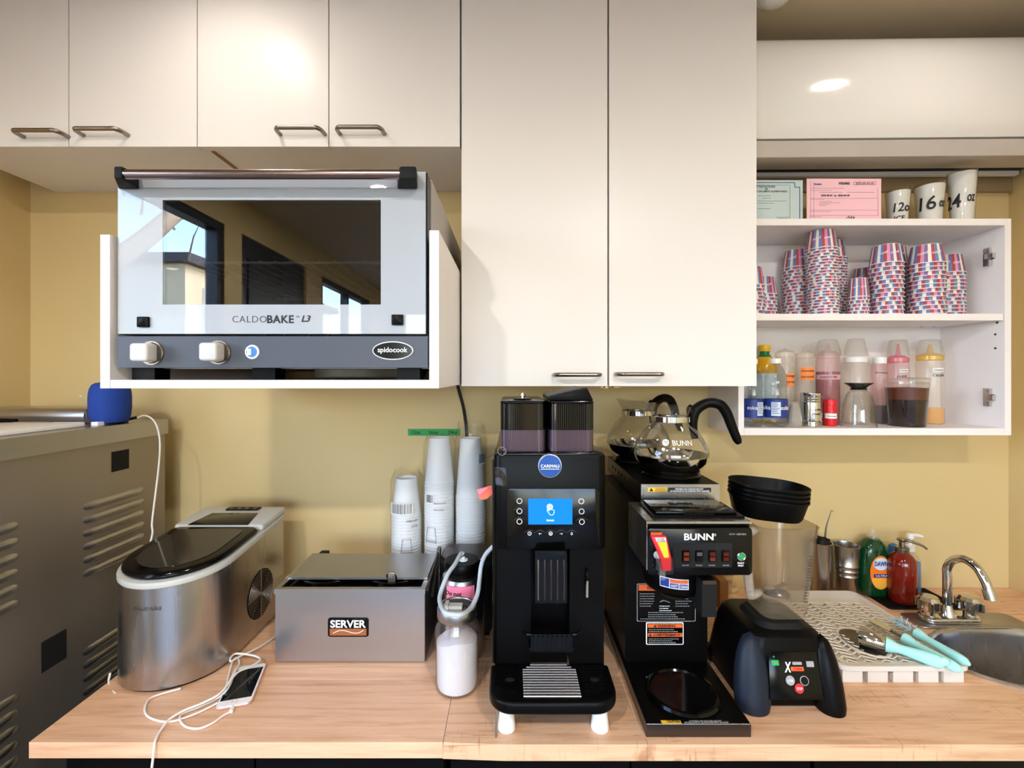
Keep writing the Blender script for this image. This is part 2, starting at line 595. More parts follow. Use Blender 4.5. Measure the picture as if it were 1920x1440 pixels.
def wood(name, base, dark, scratch):
    m = bpy.data.materials.new(name)
    m.use_nodes = True
    nt = m.node_tree; L = nt.links.new
    b = nt.nodes['Principled BSDF']
    tc = nt.nodes.new('ShaderNodeTexCoord')
    def noise(scale, sc, detail=5, dist=0.0):
        mp = nt.nodes.new('ShaderNodeMapping'); mp.inputs['Scale'].default_value = sc
        L(tc.outputs['Object'], mp.inputs[0])
        n = nt.nodes.new('ShaderNodeTexNoise'); n.inputs['Scale'].default_value = scale
        n.inputs['Detail'].default_value = detail; n.inputs['Distortion'].default_value = dist
        L(mp.outputs[0], n.inputs['Vector'])
        return n
    def ramp(src, stops):
        r = nt.nodes.new('ShaderNodeValToRGB')
        e = r.color_ramp.elements
        e[0].position, e[0].color = stops[0]
        e[1].position, e[1].color = stops[-1]
        for p, c in stops[1:-1]:
            q = e.new(p); q.color = c
        L(src, r.inputs[0])
        return r
    def mul(a, bb, f=1.0, mode='MULTIPLY'):
        x = nt.nodes.new('ShaderNodeMix'); x.data_type = 'RGBA'; x.blend_type = mode
        x.inputs[0].default_value = f
        L(a, x.inputs[6]); L(bb, x.inputs[7])
        return x.outputs[2]
    grain = noise(5, (1.0, 14, 14), 6, 0.6)
    c = ramp(grain.outputs[0], [(0.25, lin(dark)), (0.5, lin(base)), (0.8, lin(tuple(min(255, v + 14) for v in base)))]).outputs[0]
    fine = noise(30, (1.0, 30, 30), 3)
    c = mul(c, ramp(fine.outputs[0], [(0.3, (0.88, 0.86, 0.85, 1)), (0.62, (1, 1, 1, 1))]).outputs[0], 0.7)
    # glued staves running along x: each its own tone, with thin joints
    br = nt.nodes.new('ShaderNodeTexBrick')
    br.inputs['Scale'].default_value = 1.0
    br.inputs['Brick Width'].default_value = 60.0
    br.inputs['Row Height'].default_value = 0.108
    br.inputs['Mortar Size'].default_value = 0.0006
    br.inputs['Color1'].default_value = (1, 1, 1, 1)
    br.inputs['Color2'].default_value = (0.91, 0.89, 0.88, 1)
    br.inputs['Mortar'].default_value = (0.62, 0.5, 0.4, 1) if scratch else (0.82, 0.74, 0.67, 1)
    mb = nt.nodes.new('ShaderNodeMapping'); mb.inputs['Location'].default_value = (17.3, 0.031, 0)
    L(tc.outputs['Object'], mb.inputs[0]); L(mb.outputs[0], br.inputs['Vector'])
    c = mul(c, br.outputs[0], 0.9)
    if scratch:
        s1 = noise(16, (9.0, 0.9, 1.0), 3, 0.2)
        s2 = noise(16, (1.2, 8.0, 1.0), 3, 0.2)
        wear = noise(3, (1, 2, 1), 2)
        a = ramp(s1.outputs[0], [(0.30, (0.66, 0.57, 0.48, 1)), (0.40, (1, 1, 1, 1))]).outputs[0]
        d = ramp(s2.outputs[0], [(0.30, (0.62, 0.52, 0.42, 1)), (0.40, (1, 1, 1, 1))]).outputs[0]
        both = mul(a, d)
        wr = ramp(wear.outputs[0], [(0.40, (0, 0, 0, 1)), (0.58, (1, 1, 1, 1))])
        x = nt.nodes.new('ShaderNodeMix'); x.data_type = 'RGBA'; x.blend_type = 'MULTIPLY'
        L(wr.outputs[0], x.inputs[0]); L(c, x.inputs[6]); L(both, x.inputs[7])
        c = x.outputs[2]
    L(c, b.inputs['Base Color'])
    b.inputs['Roughness'].default_value = 0.42
    bp = nt.nodes.new('ShaderNodeBump'); bp.inputs['Strength'].default_value = 0.12; bp.inputs['Distance'].default_value = 0.001
    L(fine.outputs[0], bp.inputs['Height']); L(bp.outputs[0], b.inputs['Normal'])
    MATS[name] = m
wood('wood_top', (230, 184, 146), (208, 156, 118), False)
wood('wood_top_worn', (226, 181, 142), (200, 150, 112), True)

def striped(name):
    """paper tub print: upright stripes by angle about the tub's own axis"""
    m = bpy.data.materials.new(name); m.use_nodes = True
    nt = m.node_tree; L = nt.links.new
    b = nt.nodes['Principled BSDF']
    tc = nt.nodes.new('ShaderNodeTexCoord'); sp = nt.nodes.new('ShaderNodeSeparateXYZ')
    L(tc.outputs['Object'], sp.inputs[0])
    at = nt.nodes.new('ShaderNodeMath'); at.operation = 'ARCTAN2'
    L(sp.outputs[1], at.inputs[0]); L(sp.outputs[0], at.inputs[1])
    mu = nt.nodes.new('ShaderNodeMath'); mu.operation = 'MULTIPLY_ADD'; mu.inputs[1].default_value = 4 / (2 * PI); mu.inputs[2].default_value = 10.0
    L(at.outputs[0], mu.inputs[0])
    fr = nt.nodes.new('ShaderNodeMath'); fr.operation = 'FRACT'
    L(mu.outputs[0], fr.inputs[0])
    rp = nt.nodes.new('ShaderNodeValToRGB'); rp.color_ramp.interpolation = 'CONSTANT'
    cols = [(226, 216, 206), (92, 116, 164), (172, 58, 64), (212, 140, 166), (120, 100, 152), (226, 216, 206), (166, 62, 74), (104, 128, 172)]
    e = rp.color_ramp.elements
    e[0].position = 0; e[0].color = lin(cols[0]); e[1].position = 1 / 8; e[1].color = lin(cols[1])
    for i in range(2, 8):
        q = e.new(i / 8); q.color = lin(cols[i])
    L(fr.outputs[0], rp.inputs[0]); L(rp.outputs[0], b.inputs['Base Color'])
    b.inputs['Roughness'].default_value = 0.5
    MATS[name] = m
striped('tub_stripes')
# ================================================================== the room
LX, RX, FY, CH = -1.571, 1.62, -4.0, 2.62
b = N(); box(b, LX - .1, RX + .1, FY - .1, WY + .1, -.1, 0); struct('floor', b, 'floor_tile')
b = N(); box(b, LX - .1, RX + .1, FY - .1, WY + .1, CH, CH + .1); struct('ceiling', b, 'ceiling_tan')
b = N(); box(b, LX - .1, RX + .1, WY, WY + .1, 0, CH); struct('wall_back', b, 'paint_mustard')
b = N(); box(b, RX, RX + .1, FY, WY, 0, CH); struct('wall_right', b, 'paint_mustard')
b = N()
ops = [(-3.3, -2.03, .35, 2.42), (-1.75, -.92, 0, 2.42), (-.76, .45, .35, 2.42)]
y = FY
for y0, y1, z0, z1 in ops:
    box(b, LX - .1, LX, y, y0, 0, CH)
    if z0 > 0:
        box(b, LX - .1, LX, y0, y1, 0, z0)
    box(b, LX - .1, LX, y0, y1, z1, CH)
    y = y1
box(b, LX - .1, LX, y, WY, 0, CH)
struct('wall_left', b, 'paint_mustard')
b = N()
box(b, LX, -1.4, FY - .1, FY, 0, CH); box(b, 1.4, RX, FY - .1, FY, 0, CH)
box(b, -1.4, 1.4, FY - .1, FY, 0, .35); box(b, -1.4, 1.4, FY - .1, FY, 2.42, CH)
struct('wall_front', b, 'paint_mustard')

def side_window(name, y0, y1, z0, z1, mulls=()):
    b = N(); t = .045
    x0, x1 = LX - .075, LX - .01
    box(b, x0, x1, y0, y1, z0, z0 + t); box(b, x0, x1, y0, y1, z1 - t, z1)
    box(b, x0, x1, y0, y0 + t, z0 + t, z1 - t); box(b, x0, x1, y1 - t, y1, z0 + t, z1 - t)
    for q in mulls:
        box(b, x0, x1, q - t / 2, q + t / 2, z0 + t, z1 - t)
    f = struct(name, b, 'frame_dark')
    b = N(); box(b, LX - .048, LX - .042, y0 + .03, y1 - .03, z0 + .03, z1 - .03)
    struct('pane', b, 'window_glass', f)
side_window('window_1', -.76, .45, .35, 2.42)
side_window('window_2', -3.3, -2.03, .35, 2.42, (-2.66,))
b = N(); box(b, LX - .07, LX - .02, -1.75, -.92, 0, 2.42, .004); box(b, LX - .022, LX - .012, -1.66, -1.01, .15, 1.0, .004); box(b, LX - .022, LX - .012, -1.66, -1.01, 1.1, 2.3, .004)
struct('door_1', b, 'frame_dark')
b = N(); t = .05
for x in (-1.4, -.47, .42, 1.35):
    box(b, x, x + t, FY - .08, FY - .02, .35, 2.42)
box(b, -1.35, 1.35, FY - .08, FY - .02, .35, .40); box(b, -1.35, 1.35, FY - .08, FY - .02, 2.37, 2.42)
f = struct('window_3', b, 'frame_dark')
b = N(); box(b, -1.37, 1.37, FY - .055, FY - .05, .38, 2.40); struct('pane', b, 'window_glass', f)
# boxed-out strip of wall under the ceiling, in a darker olive tone, between the tall cabinet and the side wall
b = N(); box(b, .637, RX, WY - .012, WY + .001, 2.187, CH); struct('trim_1', b, 'olive_tone')

# ------------------------------------------------ the street seen mirrored in the oven door
b = N(); box(b, -40, 30, -40, 20, -.45, -.35); solo('street', b, 'asphalt', 'grey street outside the shop windows', 'street', kind='structure')
t = thing('street_building', 'sunlit cream building mirrored in the oven door glass', 'building', (-12, -15.8, -.35))
b = N(); box(b, -16, -9, -21, -10.8, -.35, 4.7); part('facade', b, 'facade_cream', t)
b = N(); box(b, -16.2, -8.75, -21.2, -10.6, 4.7, 4.95); part('roof', b, 'roof_grey', t)
for yy in (-12.0, -14.4, -16.8, -19.2):
    for zz in (.3, 2.8):
        b = N(); h = 1.35
        box(b, -9.03, -8.93, yy - .5, yy + .5, zz, zz + h)
        w = part('window', b, 'facade_white', t)
        b = N(); box(b, -8.94, -8.915, yy - .40, yy - .05, zz + .1, zz + h - .1); box(b, -8.94, -8.915, yy + .05, yy + .40, zz + .1, zz + h - .1)
        part('pane', b, 'phone_screen', w)
b = N()
tube(b, [(-5.2, -1.9, -.4), (-5.15, -2.3, 1.2), (-5.0, -3.0, 2.35), (-4.74, -3.8, 3.04), (-4.69, -4.8, 4.03), (-4.5, -6.2, 5.4)], [.26, .22, .16, .12, .10, .05], 10, 4)
tube(b, [(-5.1, -2.6, 1.9), (-5.5, -2.0, 3.4), (-5.9, -1.6, 5.0)], [.14, .1, .04], 8, 4)
rr = random.Random(3)
for i in range(46):
    p = Vector((-5.6 + rr.random() * 2.2, -6.2 + rr.random() * 3.6, 3.4 + rr.random() * 1.5))
    q = p + Vector((rr.uniform(-.6, .6), rr.uniform(-.8, .8), rr.uniform(.3, 1.2)))
    tube(b, [p, (p + q) / 2 + Vector((rr.uniform(-.1, .1), 0, .1)), q], [.016, .010, .004], 5)
solo('street_tree', b, 'bark', 'bare street tree mirrored in the oven door glass', 'tree', (-5.2, -1.9, -.35))

# ------------------------------------------------ ceiling lamps
def spot(x, y, power, label):
    t = thing('ceiling_lamp', label, 'lamp', (x, y, CH), 'recessed ceiling lamps')
    b = N(); lathe(b, [(.062, CH), (.062, CH - .006), (.045, CH - .010), (.045, CH - .003), (0, CH - .003)], (x, y, 0), 28)
    part('trim_ring', b, 'white_plastic', t)
    b = N(); lathe(b, [(0, CH - .0045), (.044, CH - .0045), (.044, CH - .006), (0, CH - .007)], (x, y, 0), 28)
    part('diffuser', b, 'lamp_glow', t)
    d = bpy.data.lights.new('ceiling_lamp_light', 'AREA'); d.shape = 'DISK'; d.size = .09; d.energy = power; d.color = (1.0, .95, .895)
    o = bpy.data.objects.new('ceiling_lamp_light', d); o.location = (x, y, CH - .012); COL.objects.link(o)
LAMP = 4.0
spot(-.715, .90, LAMP * .35, 'recessed ceiling lamp above the oven, outside the photo')
spot(1.10, .87, LAMP * .35, 'recessed ceiling lamp above the sink, outside the photo')
spot(-.72, -.75, LAMP * 6, 'added ceiling fill lamp behind the photographer by the side windows')  # unseen lamp added to brighten the worktop from above
spot(.62, -.75, LAMP * 6, 'added ceiling fill lamp behind the photographer by the plain wall')  # its unseen twin, also added for top light on the worktop
spot(0, -2.6, LAMP * 2.5, 'added ceiling fill lamp deepest in the shop near the street front')  # unseen lamp added as extra fill from deeper in the shop
t = thing('ceiling_fixture', 'small white dome fixture on the ceiling beside the tall cabinet', 'fixture', (.712, 1.23, CH))
b = N(); lathe(b, [(0, CH - .022), (.02, CH - .021), (.036, CH - .014), (.042, CH - .004), (.046, CH - .004), (.046, CH + .001), (0, CH + .001)], (.712, 1.23, 0), 28); part('dome', b, 'white_plastic', t)

# ================================================================== upper cabinets
def pull(parent, px, py, Yd=1.184, width=.116, reach=.033, r=.0055):
    z = PZ(py, Yd - reach); x = PX(px, Yd - reach); h = width / 2
    b = N()
    tube(b, [(x - h, Yd + .001, z), (x - h, Yd - .012, z), (x - h + .002, Yd - .024, z), (x - h + .010, Yd - reach, z), (x - h + .02, Yd - reach, z),
             (x + h - .02, Yd - reach, z), (x + h - .010, Yd - reach, z), (x + h - .002, Yd - .024, z), (x + h, Yd - .012, z), (x + h, Yd + .001, z)], r, 10, 4)
    return part('handle', b, 'nickel', parent)

CB, CTOP, CF = 2.187, 2.618, 1.184
def wall_cabinet(name, label, x0, x1, zb, doors, pulls, strip=None):
    t = thing(name, label, 'cabinet', ((x0 + x1) / 2, CF + .15, zb))
    b = N()
    box(b, x0, x1, CF + .0205, WY - .001, zb + .003, CTOP, .001, 1)
    part('carcass', b, 'laminate', t)
    if strip:
        b = N(); box(b, strip, strip + .011, CF + .03, WY - .004, zb + .0008, zb + .004); part('edge_strip', b, 'raw_board', t, 'bare brown board edge under the cabinet')
    for (a, c), (px, py) in zip(doors, pulls):
        b = N(); box(b, a + .0015, c - .0015, CF, CF + .0185, zb, CTOP - .002, .0012, 2)
        d = part('door', b, 'laminate', t)
        pull(d, px, py)
    return t
x0 = PX(129, CF) - .3335
wall_cabinet('wall_cabinet', 'white two-door wall cabinet in the corner above the blue speaker', x0 - .3335 + .3335, PX(370, CF), CB, [(x0, PX(129, CF)), (PX(129, CF), PX(370, CF))], [(62, 244), (177, 241)])
wall_cabinet('wall_cabinet', 'white two-door wall cabinet directly above the countertop oven', PX(370, CF) + .0005, PX(863, CF) - .001, CB, [(PX(370, CF), PX(616.5, CF)), (PX(616.5, CF), PX(863, CF))], [(556, 239), (671, 238)], strip=-.803)
TB = PZ(724, CF)
t = wall_cabinet('tall_wall_cabinet', 'tall white two-door wall cabinet hanging over the black coffee machine', PX(864, CF), PX(1419.5, CF), TB, [(PX(864, CF) + .0005, PX(1140, CF)), (PX(1140, CF) + .0015, PX(1419.5, CF))], [(1084.5, 702.5), (1203, 701.5)])
b = N(); box(b, PX(1140, CF) - .004, PX(1140, CF) + .006, CF + .0188, CF + .0205, TB, CTOP); part('gap_shadow_strip', b, 'dark_void', t, 'dark strip standing in for the shade between the doors')  # near-black strip paints the shade seen through the door gap
rr = random.Random(5); b = N()
for k in range(7):
    x = PX(1131 + k * 5.5, CF); w = .003 + rr.random() * .004
    if k in (2, 3): continue
    box(b, x - w, x + w, CF + .004, CF + .016, TB - .001 - rr.random() * .005, TB + .002, .0008, 1)
part('chipped_edge', b, 'kraft', t, 'chipped door corner')

# ------------------------------------------------ open shelf unit
SF = 1.285
sx0, sx1, si0, si1 = PX(1384.5, SF), PX(1896, SF), PX(1395, SF), PX(1884, SF)
S_top1, S_top0, S_mid1, S_mid0, S_bot1, S_bot0 = PZ(410, SF), PZ(422.5, SF), PZ(588, SF), PZ(600.5, SF), PZ(803, SF), PZ(816, SF)
t = thing('open_shelf_unit', 'white open wall cabinet with its doors taken off, holding tubs and bottles', 'shelf', ((sx0 + sx1) / 2, 1.38, S_bot0))
for a, c in ((sx0, si0), (si1, sx1)):
    b = N(); box(b, a, c, SF, WY - .001, S_bot0, S_top1 - (0 if a > 1 else 0), .0008, 1); part('side_panel', b, 'laminate_shelf', t)
b = N(); box(b, si0 + .0005, si1 - .0005, SF, WY - .001, S_top0, S_top1, .0008, 1); part('top_panel', b, 'laminate_shelf', t)
b = N(); box(b, si0 + .0005, si1 - .003, SF + .002, WY - .007, S_mid0, S_mid1, .0008, 1); part('shelf_board', b, 'laminate_shelf', t)
b = N(); box(b, si0 + .0005, si1 - .0005, SF, WY - .001, S_bot0, S_bot1, .0008, 1); part('bottom_panel', b, 'laminate_shelf', t)
b = N(); box(b, si0 + .0005, si1 - .0005, WY - .006, WY - .0015, S_bot1 + .0005, S_top0 - .0005); part('back_panel', b, 'laminate_shelf', t)
for py in (482, 745):
    Y = 1.325; z = PZ(py, Y); b = N()
    box(b, si1 - .004, si1 + .0005, Y - .016, Y + .016, z - .009, z + .009, .001)
    box(b, si1 - .010, si1 - .003, Y - .008, Y + .010, z - .026, z + .026, .002)
    box(b, si1 - .016, si1 - .008, Y - .022, Y + .004, z - .007, z + .007, .002)
    disc(b, (si1 - .010, Y + .001, z + .018), .004, .002, '-x', 12); disc(b, (si1 - .010, Y + .001, z - .018), .004, .002, '-x', 12)
    part('hinge', b, 'chrome', t)
for px, py, Y in ((1866, 627, 1.31), (1870, 653, 1.31), (1866, 605, 1.305)):
    b = N(); x = si1; disc(b, (x + .0004, Y, PZ(py, Y)), .003, .0012, '-x', 12); part('pin_hole', b, 'black_matte', t)
for px in (1727, 1751):
    b = N(); Y = 1.45; disc(b, (PX(px, Y), Y, S_mid0 - .0005), .004, .003, 'z', 12); part('screw', b, 'steel_dull', t)

# ------------------------------------------------ air conditioner
t = thing('air_conditioner', 'white curved split air conditioner mounted above the open shelf', 'air conditioner', (1.07, WY, 2.21), rotz=0)
AX0, AX1 = .645, 1.605
def acx(pts, name, m, x0=AX0, x1=AX1, n=1, lab=None):
    b = N(); prism(b, pts, x0, x1, 'x')
    bmesh.ops.rotate(b, verts=b.verts, cent=(AX0, WY, 2.2), matrix=Matrix.Rotation(math.radians(-1.0), 3, 'Z'))
    return part(name, b, m, t, lab, ang=50)
front = smooth_path([(1.270, 0, 2.252), (1.252, 0, 2.290), (1.243, 0, 2.345), (1.243, 0, 2.42), (1.252, 0, 2.48), (1.272, 0, 2.525), (1.30, 0, 2.548)], 6)
fp = [(p.x, p.z) for p in front]
acx(fp + [(1.45, 2.548), (1.45, 2.252)], 'front_cover', 'ac_white')
acx([(1.2735, 2.2475), (1.2995, 2.214), (1.306, 2.214), (1.306, 2.2475)], 'louver_flap', 'ac_grey', AX0 + .02)
acx([(1.3095, 2.2150), (1.42, 2.233), (1.42, 2.2475), (1.3095, 2.2475)], 'bottom_housing', 'ac_grey')
acx([(1.4205, 2.240), (1.456, 2.240), (1.456, 2.2515), (1.29, 2.2515), (1.29, 2.2480), (1.4205, 2.2480)], 'rear_slot', 'dark_void')
acx([(1.3063, 2.219), (1.3092, 2.219), (1.3092, 2.247), (1.3063, 2.247)], 'flap_gap', 'dark_void')
acx([(1.4565, 2.228), (1.471, 2.228), (1.471, 2.54), (1.4565, 2.54)], 'mounting_plate', 'white_plastic')

# ================================================================== worktops and base
L0 = -.91
b = N(); box(b, L0, -.1305, .857, WY - .001, CT - .030, CT, .004, 3)
solo('worktop', b, 'wood_top', 'pale solid wood worktop section under the ice maker and food warmer', 'worktop')
# sink opening
SKX, SKY, SKA, SKB = 1.285, 1.11, .245, .145
b = N()
x0, x1, y0, y1 = -.1295, RX - .001, .852, WY - .001
oa, ob = SKA - .006, SKB - .006
n = 64
angs = [2 * PI * i / n for i in range(n)]
cors = [math.atan2(y - SKY, x - SKX) % (2 * PI) for x in (x0, x1) for y in (y0, y1)]
angs = sorted(set(angs + cors))
def edge_pt(a):
    dx, dy = math.cos(a), math.sin(a); ts = []
    if dx > 1e-9: ts.append((x1 - SKX) / dx)
    if dx < -1e-9: ts.append((x0 - SKX) / dx)
    if dy > 1e-9: ts.append((y1 - SKY) / dy)
    if dy < -1e-9: ts.append((y0 - SKY) / dy)
    s = min(ts); return (SKX + dx * s, SKY + dy * s)
def ell_pt(a):
    k = 1 / math.sqrt((math.cos(a) / oa) ** 2 + (math.sin(a) / ob) ** 2)
    return (SKX + k * math.cos(a), SKY + k * math.sin(a))
zt, zb = CT, CT - .031
ot = [b.verts.new((*edge_pt(a), zt)) for a in angs]; obm = [b.verts.new((*edge_pt(a), zb)) for a in angs]
it = [b.verts.new((*ell_pt(a), zt)) for a in angs]; ib = [b.verts.new((*ell_pt(a), zb)) for a in angs]
for i in range(len(angs)):
    j = (i + 1) % len(angs)
    b.faces.new((it[i], ot[i], ot[j], it[j])); b.faces.new((ib[j], obm[j], obm[i], ib[i]))
    b.faces.new((ot[i], obm[i], obm[j], ot[j])); b.faces.new((it[j], ib[j], ib[i], it[i]))
es = [e for e in b.edges if len(e.link_faces) == 2 and abs(e.verts[0].co.y - y0) < 1e-5 and abs(e.verts[1].co.y - y0) < 1e-5 and abs(e.verts[0].co.z - e.verts[1].co.z) < 1e-5]
bmesh.ops.bevel(b, geom=es, offset=.004, segments=3, affect='EDGES')
solo('worktop', b, 'wood_top_worn', 'scratched solid wood worktop section under the coffee machines and around the sink', 'worktop', (.7, 1.15, CT))
def base_unit(x0, x1, label, m='black_plastic', name='base_cabinet'):
    t = thing(name, label, 'cabinet', ((x0 + x1) / 2, 1.2, 0))
    b = N(); box(b, x0, x1, .93, WY - .003, .08, CT - .0315); part('carcass', b, m, t)
    n = 2
    for k in range(n):
        a = x0 + (x1 - x0) * k / n; c = x0 + (x1 - x0) * (k + 1) / n
        b = N(); box(b, a + .002, c - .002, .912, .9295, .09, CT - .045, .002); d = part('door', b, m, t)
        b = N(); xx = c - .05 if k == 0 else a + .05
        tube(b, [(xx, .913, .60), (xx, .885, .61), (xx, .885, .74), (xx, .913, .75)], .005, 8, 3); part('handle', b, 'nickel', d)
    b = N(); box(b, x0 + .01, x1 - .01, .96, 1.46, 0, .0805); part('plinth', b, 'black_matte', t)
base_unit(L0 + .015, -.135, 'black base cabinet under the worktop section with the ice maker')
base_unit(-.125, .60, 'black base cabinet under the black coffee machines')
t = thing('under_sink_cabinet', 'pale base cabinet under the sink end of the worktop', 'cabinet', (1.1, 1.2, 0))
b = N()
box(b, .605, .62, .93, WY - .003, 0, CT - .0315); box(b, RX - .02, RX - .002, .93, WY - .003, 0, CT - .0315); box(b, .62, RX - .02, .93, WY - .003, .08, .10); box(b, .62, RX - .02, 1.46, WY - .003, .10, CT - .0315)
part('carcass', b, 'laminate', t)
for a, c in ((.605, 1.07), (1.073, RX - .003)):
    b = N(); box(b, a, c, .911, .9295, .02, CT - .045, .002); part('door', b, 'laminate' if a > .7 else 'black_plastic', t)

# ------------------------------------------------ sink and faucet
t = thing('sink', 'oval stainless steel sink basin set into the worktop', 'sink', (SKX, SKY, CT - .16))
b = N()
pf = [(1.0, CT + .0005), (1.0, CT + .004), (.985, CT + .0065), (.955, CT + .0055), (.925, CT + .001), (.905, CT - .02), (.88, CT - .09), (.80, CT - .135), (.6, CT - .150), (.15, CT - .155), (0, CT - .156)]
pf += [(0, CT - .1585), (.15, CT - .1575), (.6, CT - .1525), (.81, CT - .138), (.892, CT - .092), (.917, CT - .02), (.936, CT + .0003)]
lathe(b, [(r, z) for r, z in pf], (SKX, SKY, 0), 56, closed=True, sx=SKA, sy=SKB)
part('basin', b, 'steel', t)
b = N(); prism(b, rrect(SKX - .17, SKX + .14, SKY + .128, SKY + .208, .02), CT + .0004, CT + .0055, 'z', .002); part('deck', b, 'steel_satin', t)
b = N(); lathe(b, [(0, CT - .1545), (.035, CT - .1545), (.038, CT - .152), (.030, CT - .150), (.028, CT - .153), (0, CT - .153)], (SKX, SKY, 0), 24); part('drain', b, 'chrome', t)
FYc = 1.275; fx = PX(1776, FYc)
t = thing('faucet', 'chrome two-handle faucet with a gooseneck spout behind the sink', 'faucet', (fx, FYc, CT))
zf = CT + .0058
b = N(); prism(b, rrect(fx - .075, fx + .085, FYc - .026, FYc + .026, .024), zf, zf + .015, 'z', .005, 3); part('base', b, 'chrome', t)
b = N(); zt = PZ(1052, FYc)
tube(b, [(fx, FYc, zf + .014), (fx, FYc, zt - .05), (fx, FYc, zt - .02), (fx + .005, FYc - .010, zt + .006), (fx + .012, FYc - .035, zt + .020), (fx + .019, FYc - .062, zt + .008), (fx + .024, FYc - .080, zt - .022), (fx + .026, FYc - .087, zt - .048)], .0105, 16, 6)
lathe(b, [(.02, 0), (.019, .006), (.0125, .02), (.011, .03), (0, .03)], (fx, FYc, zf + .014), 24)
s = part('spout', b, 'chrome', t)
b = N(); tube(b, [(fx + .0255, FYc - .0845, zt - .040), (fx + .0275, FYc - .0905, zt - .064)], .0128, 18); part('aerator', b, 'chrome', s)
for dx in (-.052, .062):
    b = N(); x = fx + dx
    pr = []
    lathe(b, [(.014, 0), (.014, .012), (.0235, .016), (.026, .03), (.026, .044), (.021, .053), (.010, .056), (0, .056)], (x, FYc, zf + .0145), 12)
    for k in range(6):
        a = k * PI / 3
        tube(b, [(x + .0255 * math.cos(a), FYc + .0255 * math.sin(a), zf + .0335), (x + .0255 * math.cos(a), FYc + .0255 * math.sin(a), zf + .0565)], .0065, 8)
    h = part('handle', b, 'chrome', t, ang=25)
# ================================================================== oven in its hung box
OF = .852
t = thing('oven_shelf', 'white open-topped hanging box shelf carrying the oven', 'shelf', (-.45, 1.15, 1.567))
ol0, ol1, or0, or1 = PX(188, OF), PX(206, OF), PX(805, OF), PX(823, OF)
zs0, zs1 = PZ(728, OF), PZ(712.5, OF)
b = N(); box(b, ol0, ol1, OF, WY - .001, zs0, PZ(440, OF), .001, 1); part('side_panel', b, 'laminate_shelf', t)
b = N(); box(b, or0, or1, OF, WY - .001, zs0, PZ(432, OF), .001, 1); part('side_panel', b, 'laminate_shelf', t)
b = N(); box(b, ol1 + .0005, or0 - .0005, OF + .001, WY - .001, zs0, zs1, .001, 1); part('bottom_panel', b, 'laminate_shelf', t)

D = .862     # door face
t = thing('convection_oven', 'countertop convection oven with white glass door and dark control panel', 'oven', (-.46, 1.1, zs1))
dx0, dx1, dz0, dz1 = PX(221, D), PX(798, D), PZ(626, D), PZ(322, D)
wx0, wx1, wz0, wz1 = PX(305, D), PX(714, D), PZ(571, D), PZ(375, D)
# body: hollow steel case with a dark cavity
b = N()
bx0, bx1, by0, by1, bz0, bz1 = dx0 + .006, dx1 + .004, D + .041, 1.42, PZ(690, D) - .001, dz1 + .002
box(b, bx0, bx1, by1 - .012, by1, bz0, bz1); box(b, bx0, bx0 + .03, by0, by1 - .012, bz0, bz1); box(b, bx1 - .03, bx1, by0, by1 - .012, bz0, bz1)
box(b, bx0 + .03, bx1 - .03, by0, by1 - .012, bz1 - .03, bz1); box(b, bx0 + .03, bx1 - .03, by0, by1 - .012, bz0, dz0 + .012)
part('body', b, 'steel_side', t)
b = N(); e = .002
box(b, bx0 + .03, bx0 + .034, by0 + .002, by1 - .016, dz0 + .0125, bz1 - .0305); box(b, bx1 - .034, bx1 - .03, by0 + .002, by1 - .016, dz0 + .0125, bz1 - .0305)
box(b, bx0 + .034, bx1 - .034, by1 - .0165, by1 - .0125, dz0 + .0125, bz1 - .0305); box(b, bx0 + .034, bx1 - .034, by0 + .002, by1 - .0165, bz1 - .0345, bz1 - .0305); box(b, bx0 + .034, bx1 - .034, by0 + .002, by1 - .0165, dz0 + .0125, dz0 + .0165)
part('cavity_liner', b, 'brushed_dark', t)
# door: white printed glass border, dark clear window, black edge frame
b = N()
for x0, x1, z0, z1 in ((dx0, wx0, dz0, dz1), (wx1, dx1, dz0, dz1), (wx0, wx1, dz0, wz0), (wx0, wx1, wz1, dz1)):
    box(b, x0, x1, D, D + .006, z0, z1)
dr = part('door', b, 'oven_glass_white', t)
b = N(); box(b, wx0 - .0005, wx1 + .0005, D + .0003, D + .0057, wz0 - .0005, wz1 + .0005); part('window', b, 'oven_glass', dr)
b = N()
for x0, x1, z0, z1 in ((dx0 - .001, dx0 + .05, dz0 - .001, dz1 + .001), (dx1 - .05, dx1 + .002, dz0 - .001, dz1 + .001), (dx0 + .05, dx1 - .05, dz0 - .001, dz0 + .05), (dx0 + .05, dx1 - .05, dz1 - .05, dz1 + .001)):
    box(b, x0, x1, D + .0062, D + .040, z0, z1)
part('door_frame', b, 'black_plastic', dr)
for px, py in ((271, 604), (746, 600)):
    x, z = PX(px, D), PZ(py, D); b = N(); prism(b, rrect(x - .011, x + .011, z - .010, z + .010, .002), D - .006, D + .0005, 'y', .002); part('bumper_stud', b, 'black_plastic', dr)
hb = .822; hz = PZ(327, hb)
b = N(); tube(b, [(PX(231, hb), hb, hz), (PX(768, hb), hb, hz)], .0088, 20); hd = part('handle', b, 'oven_bar', dr)
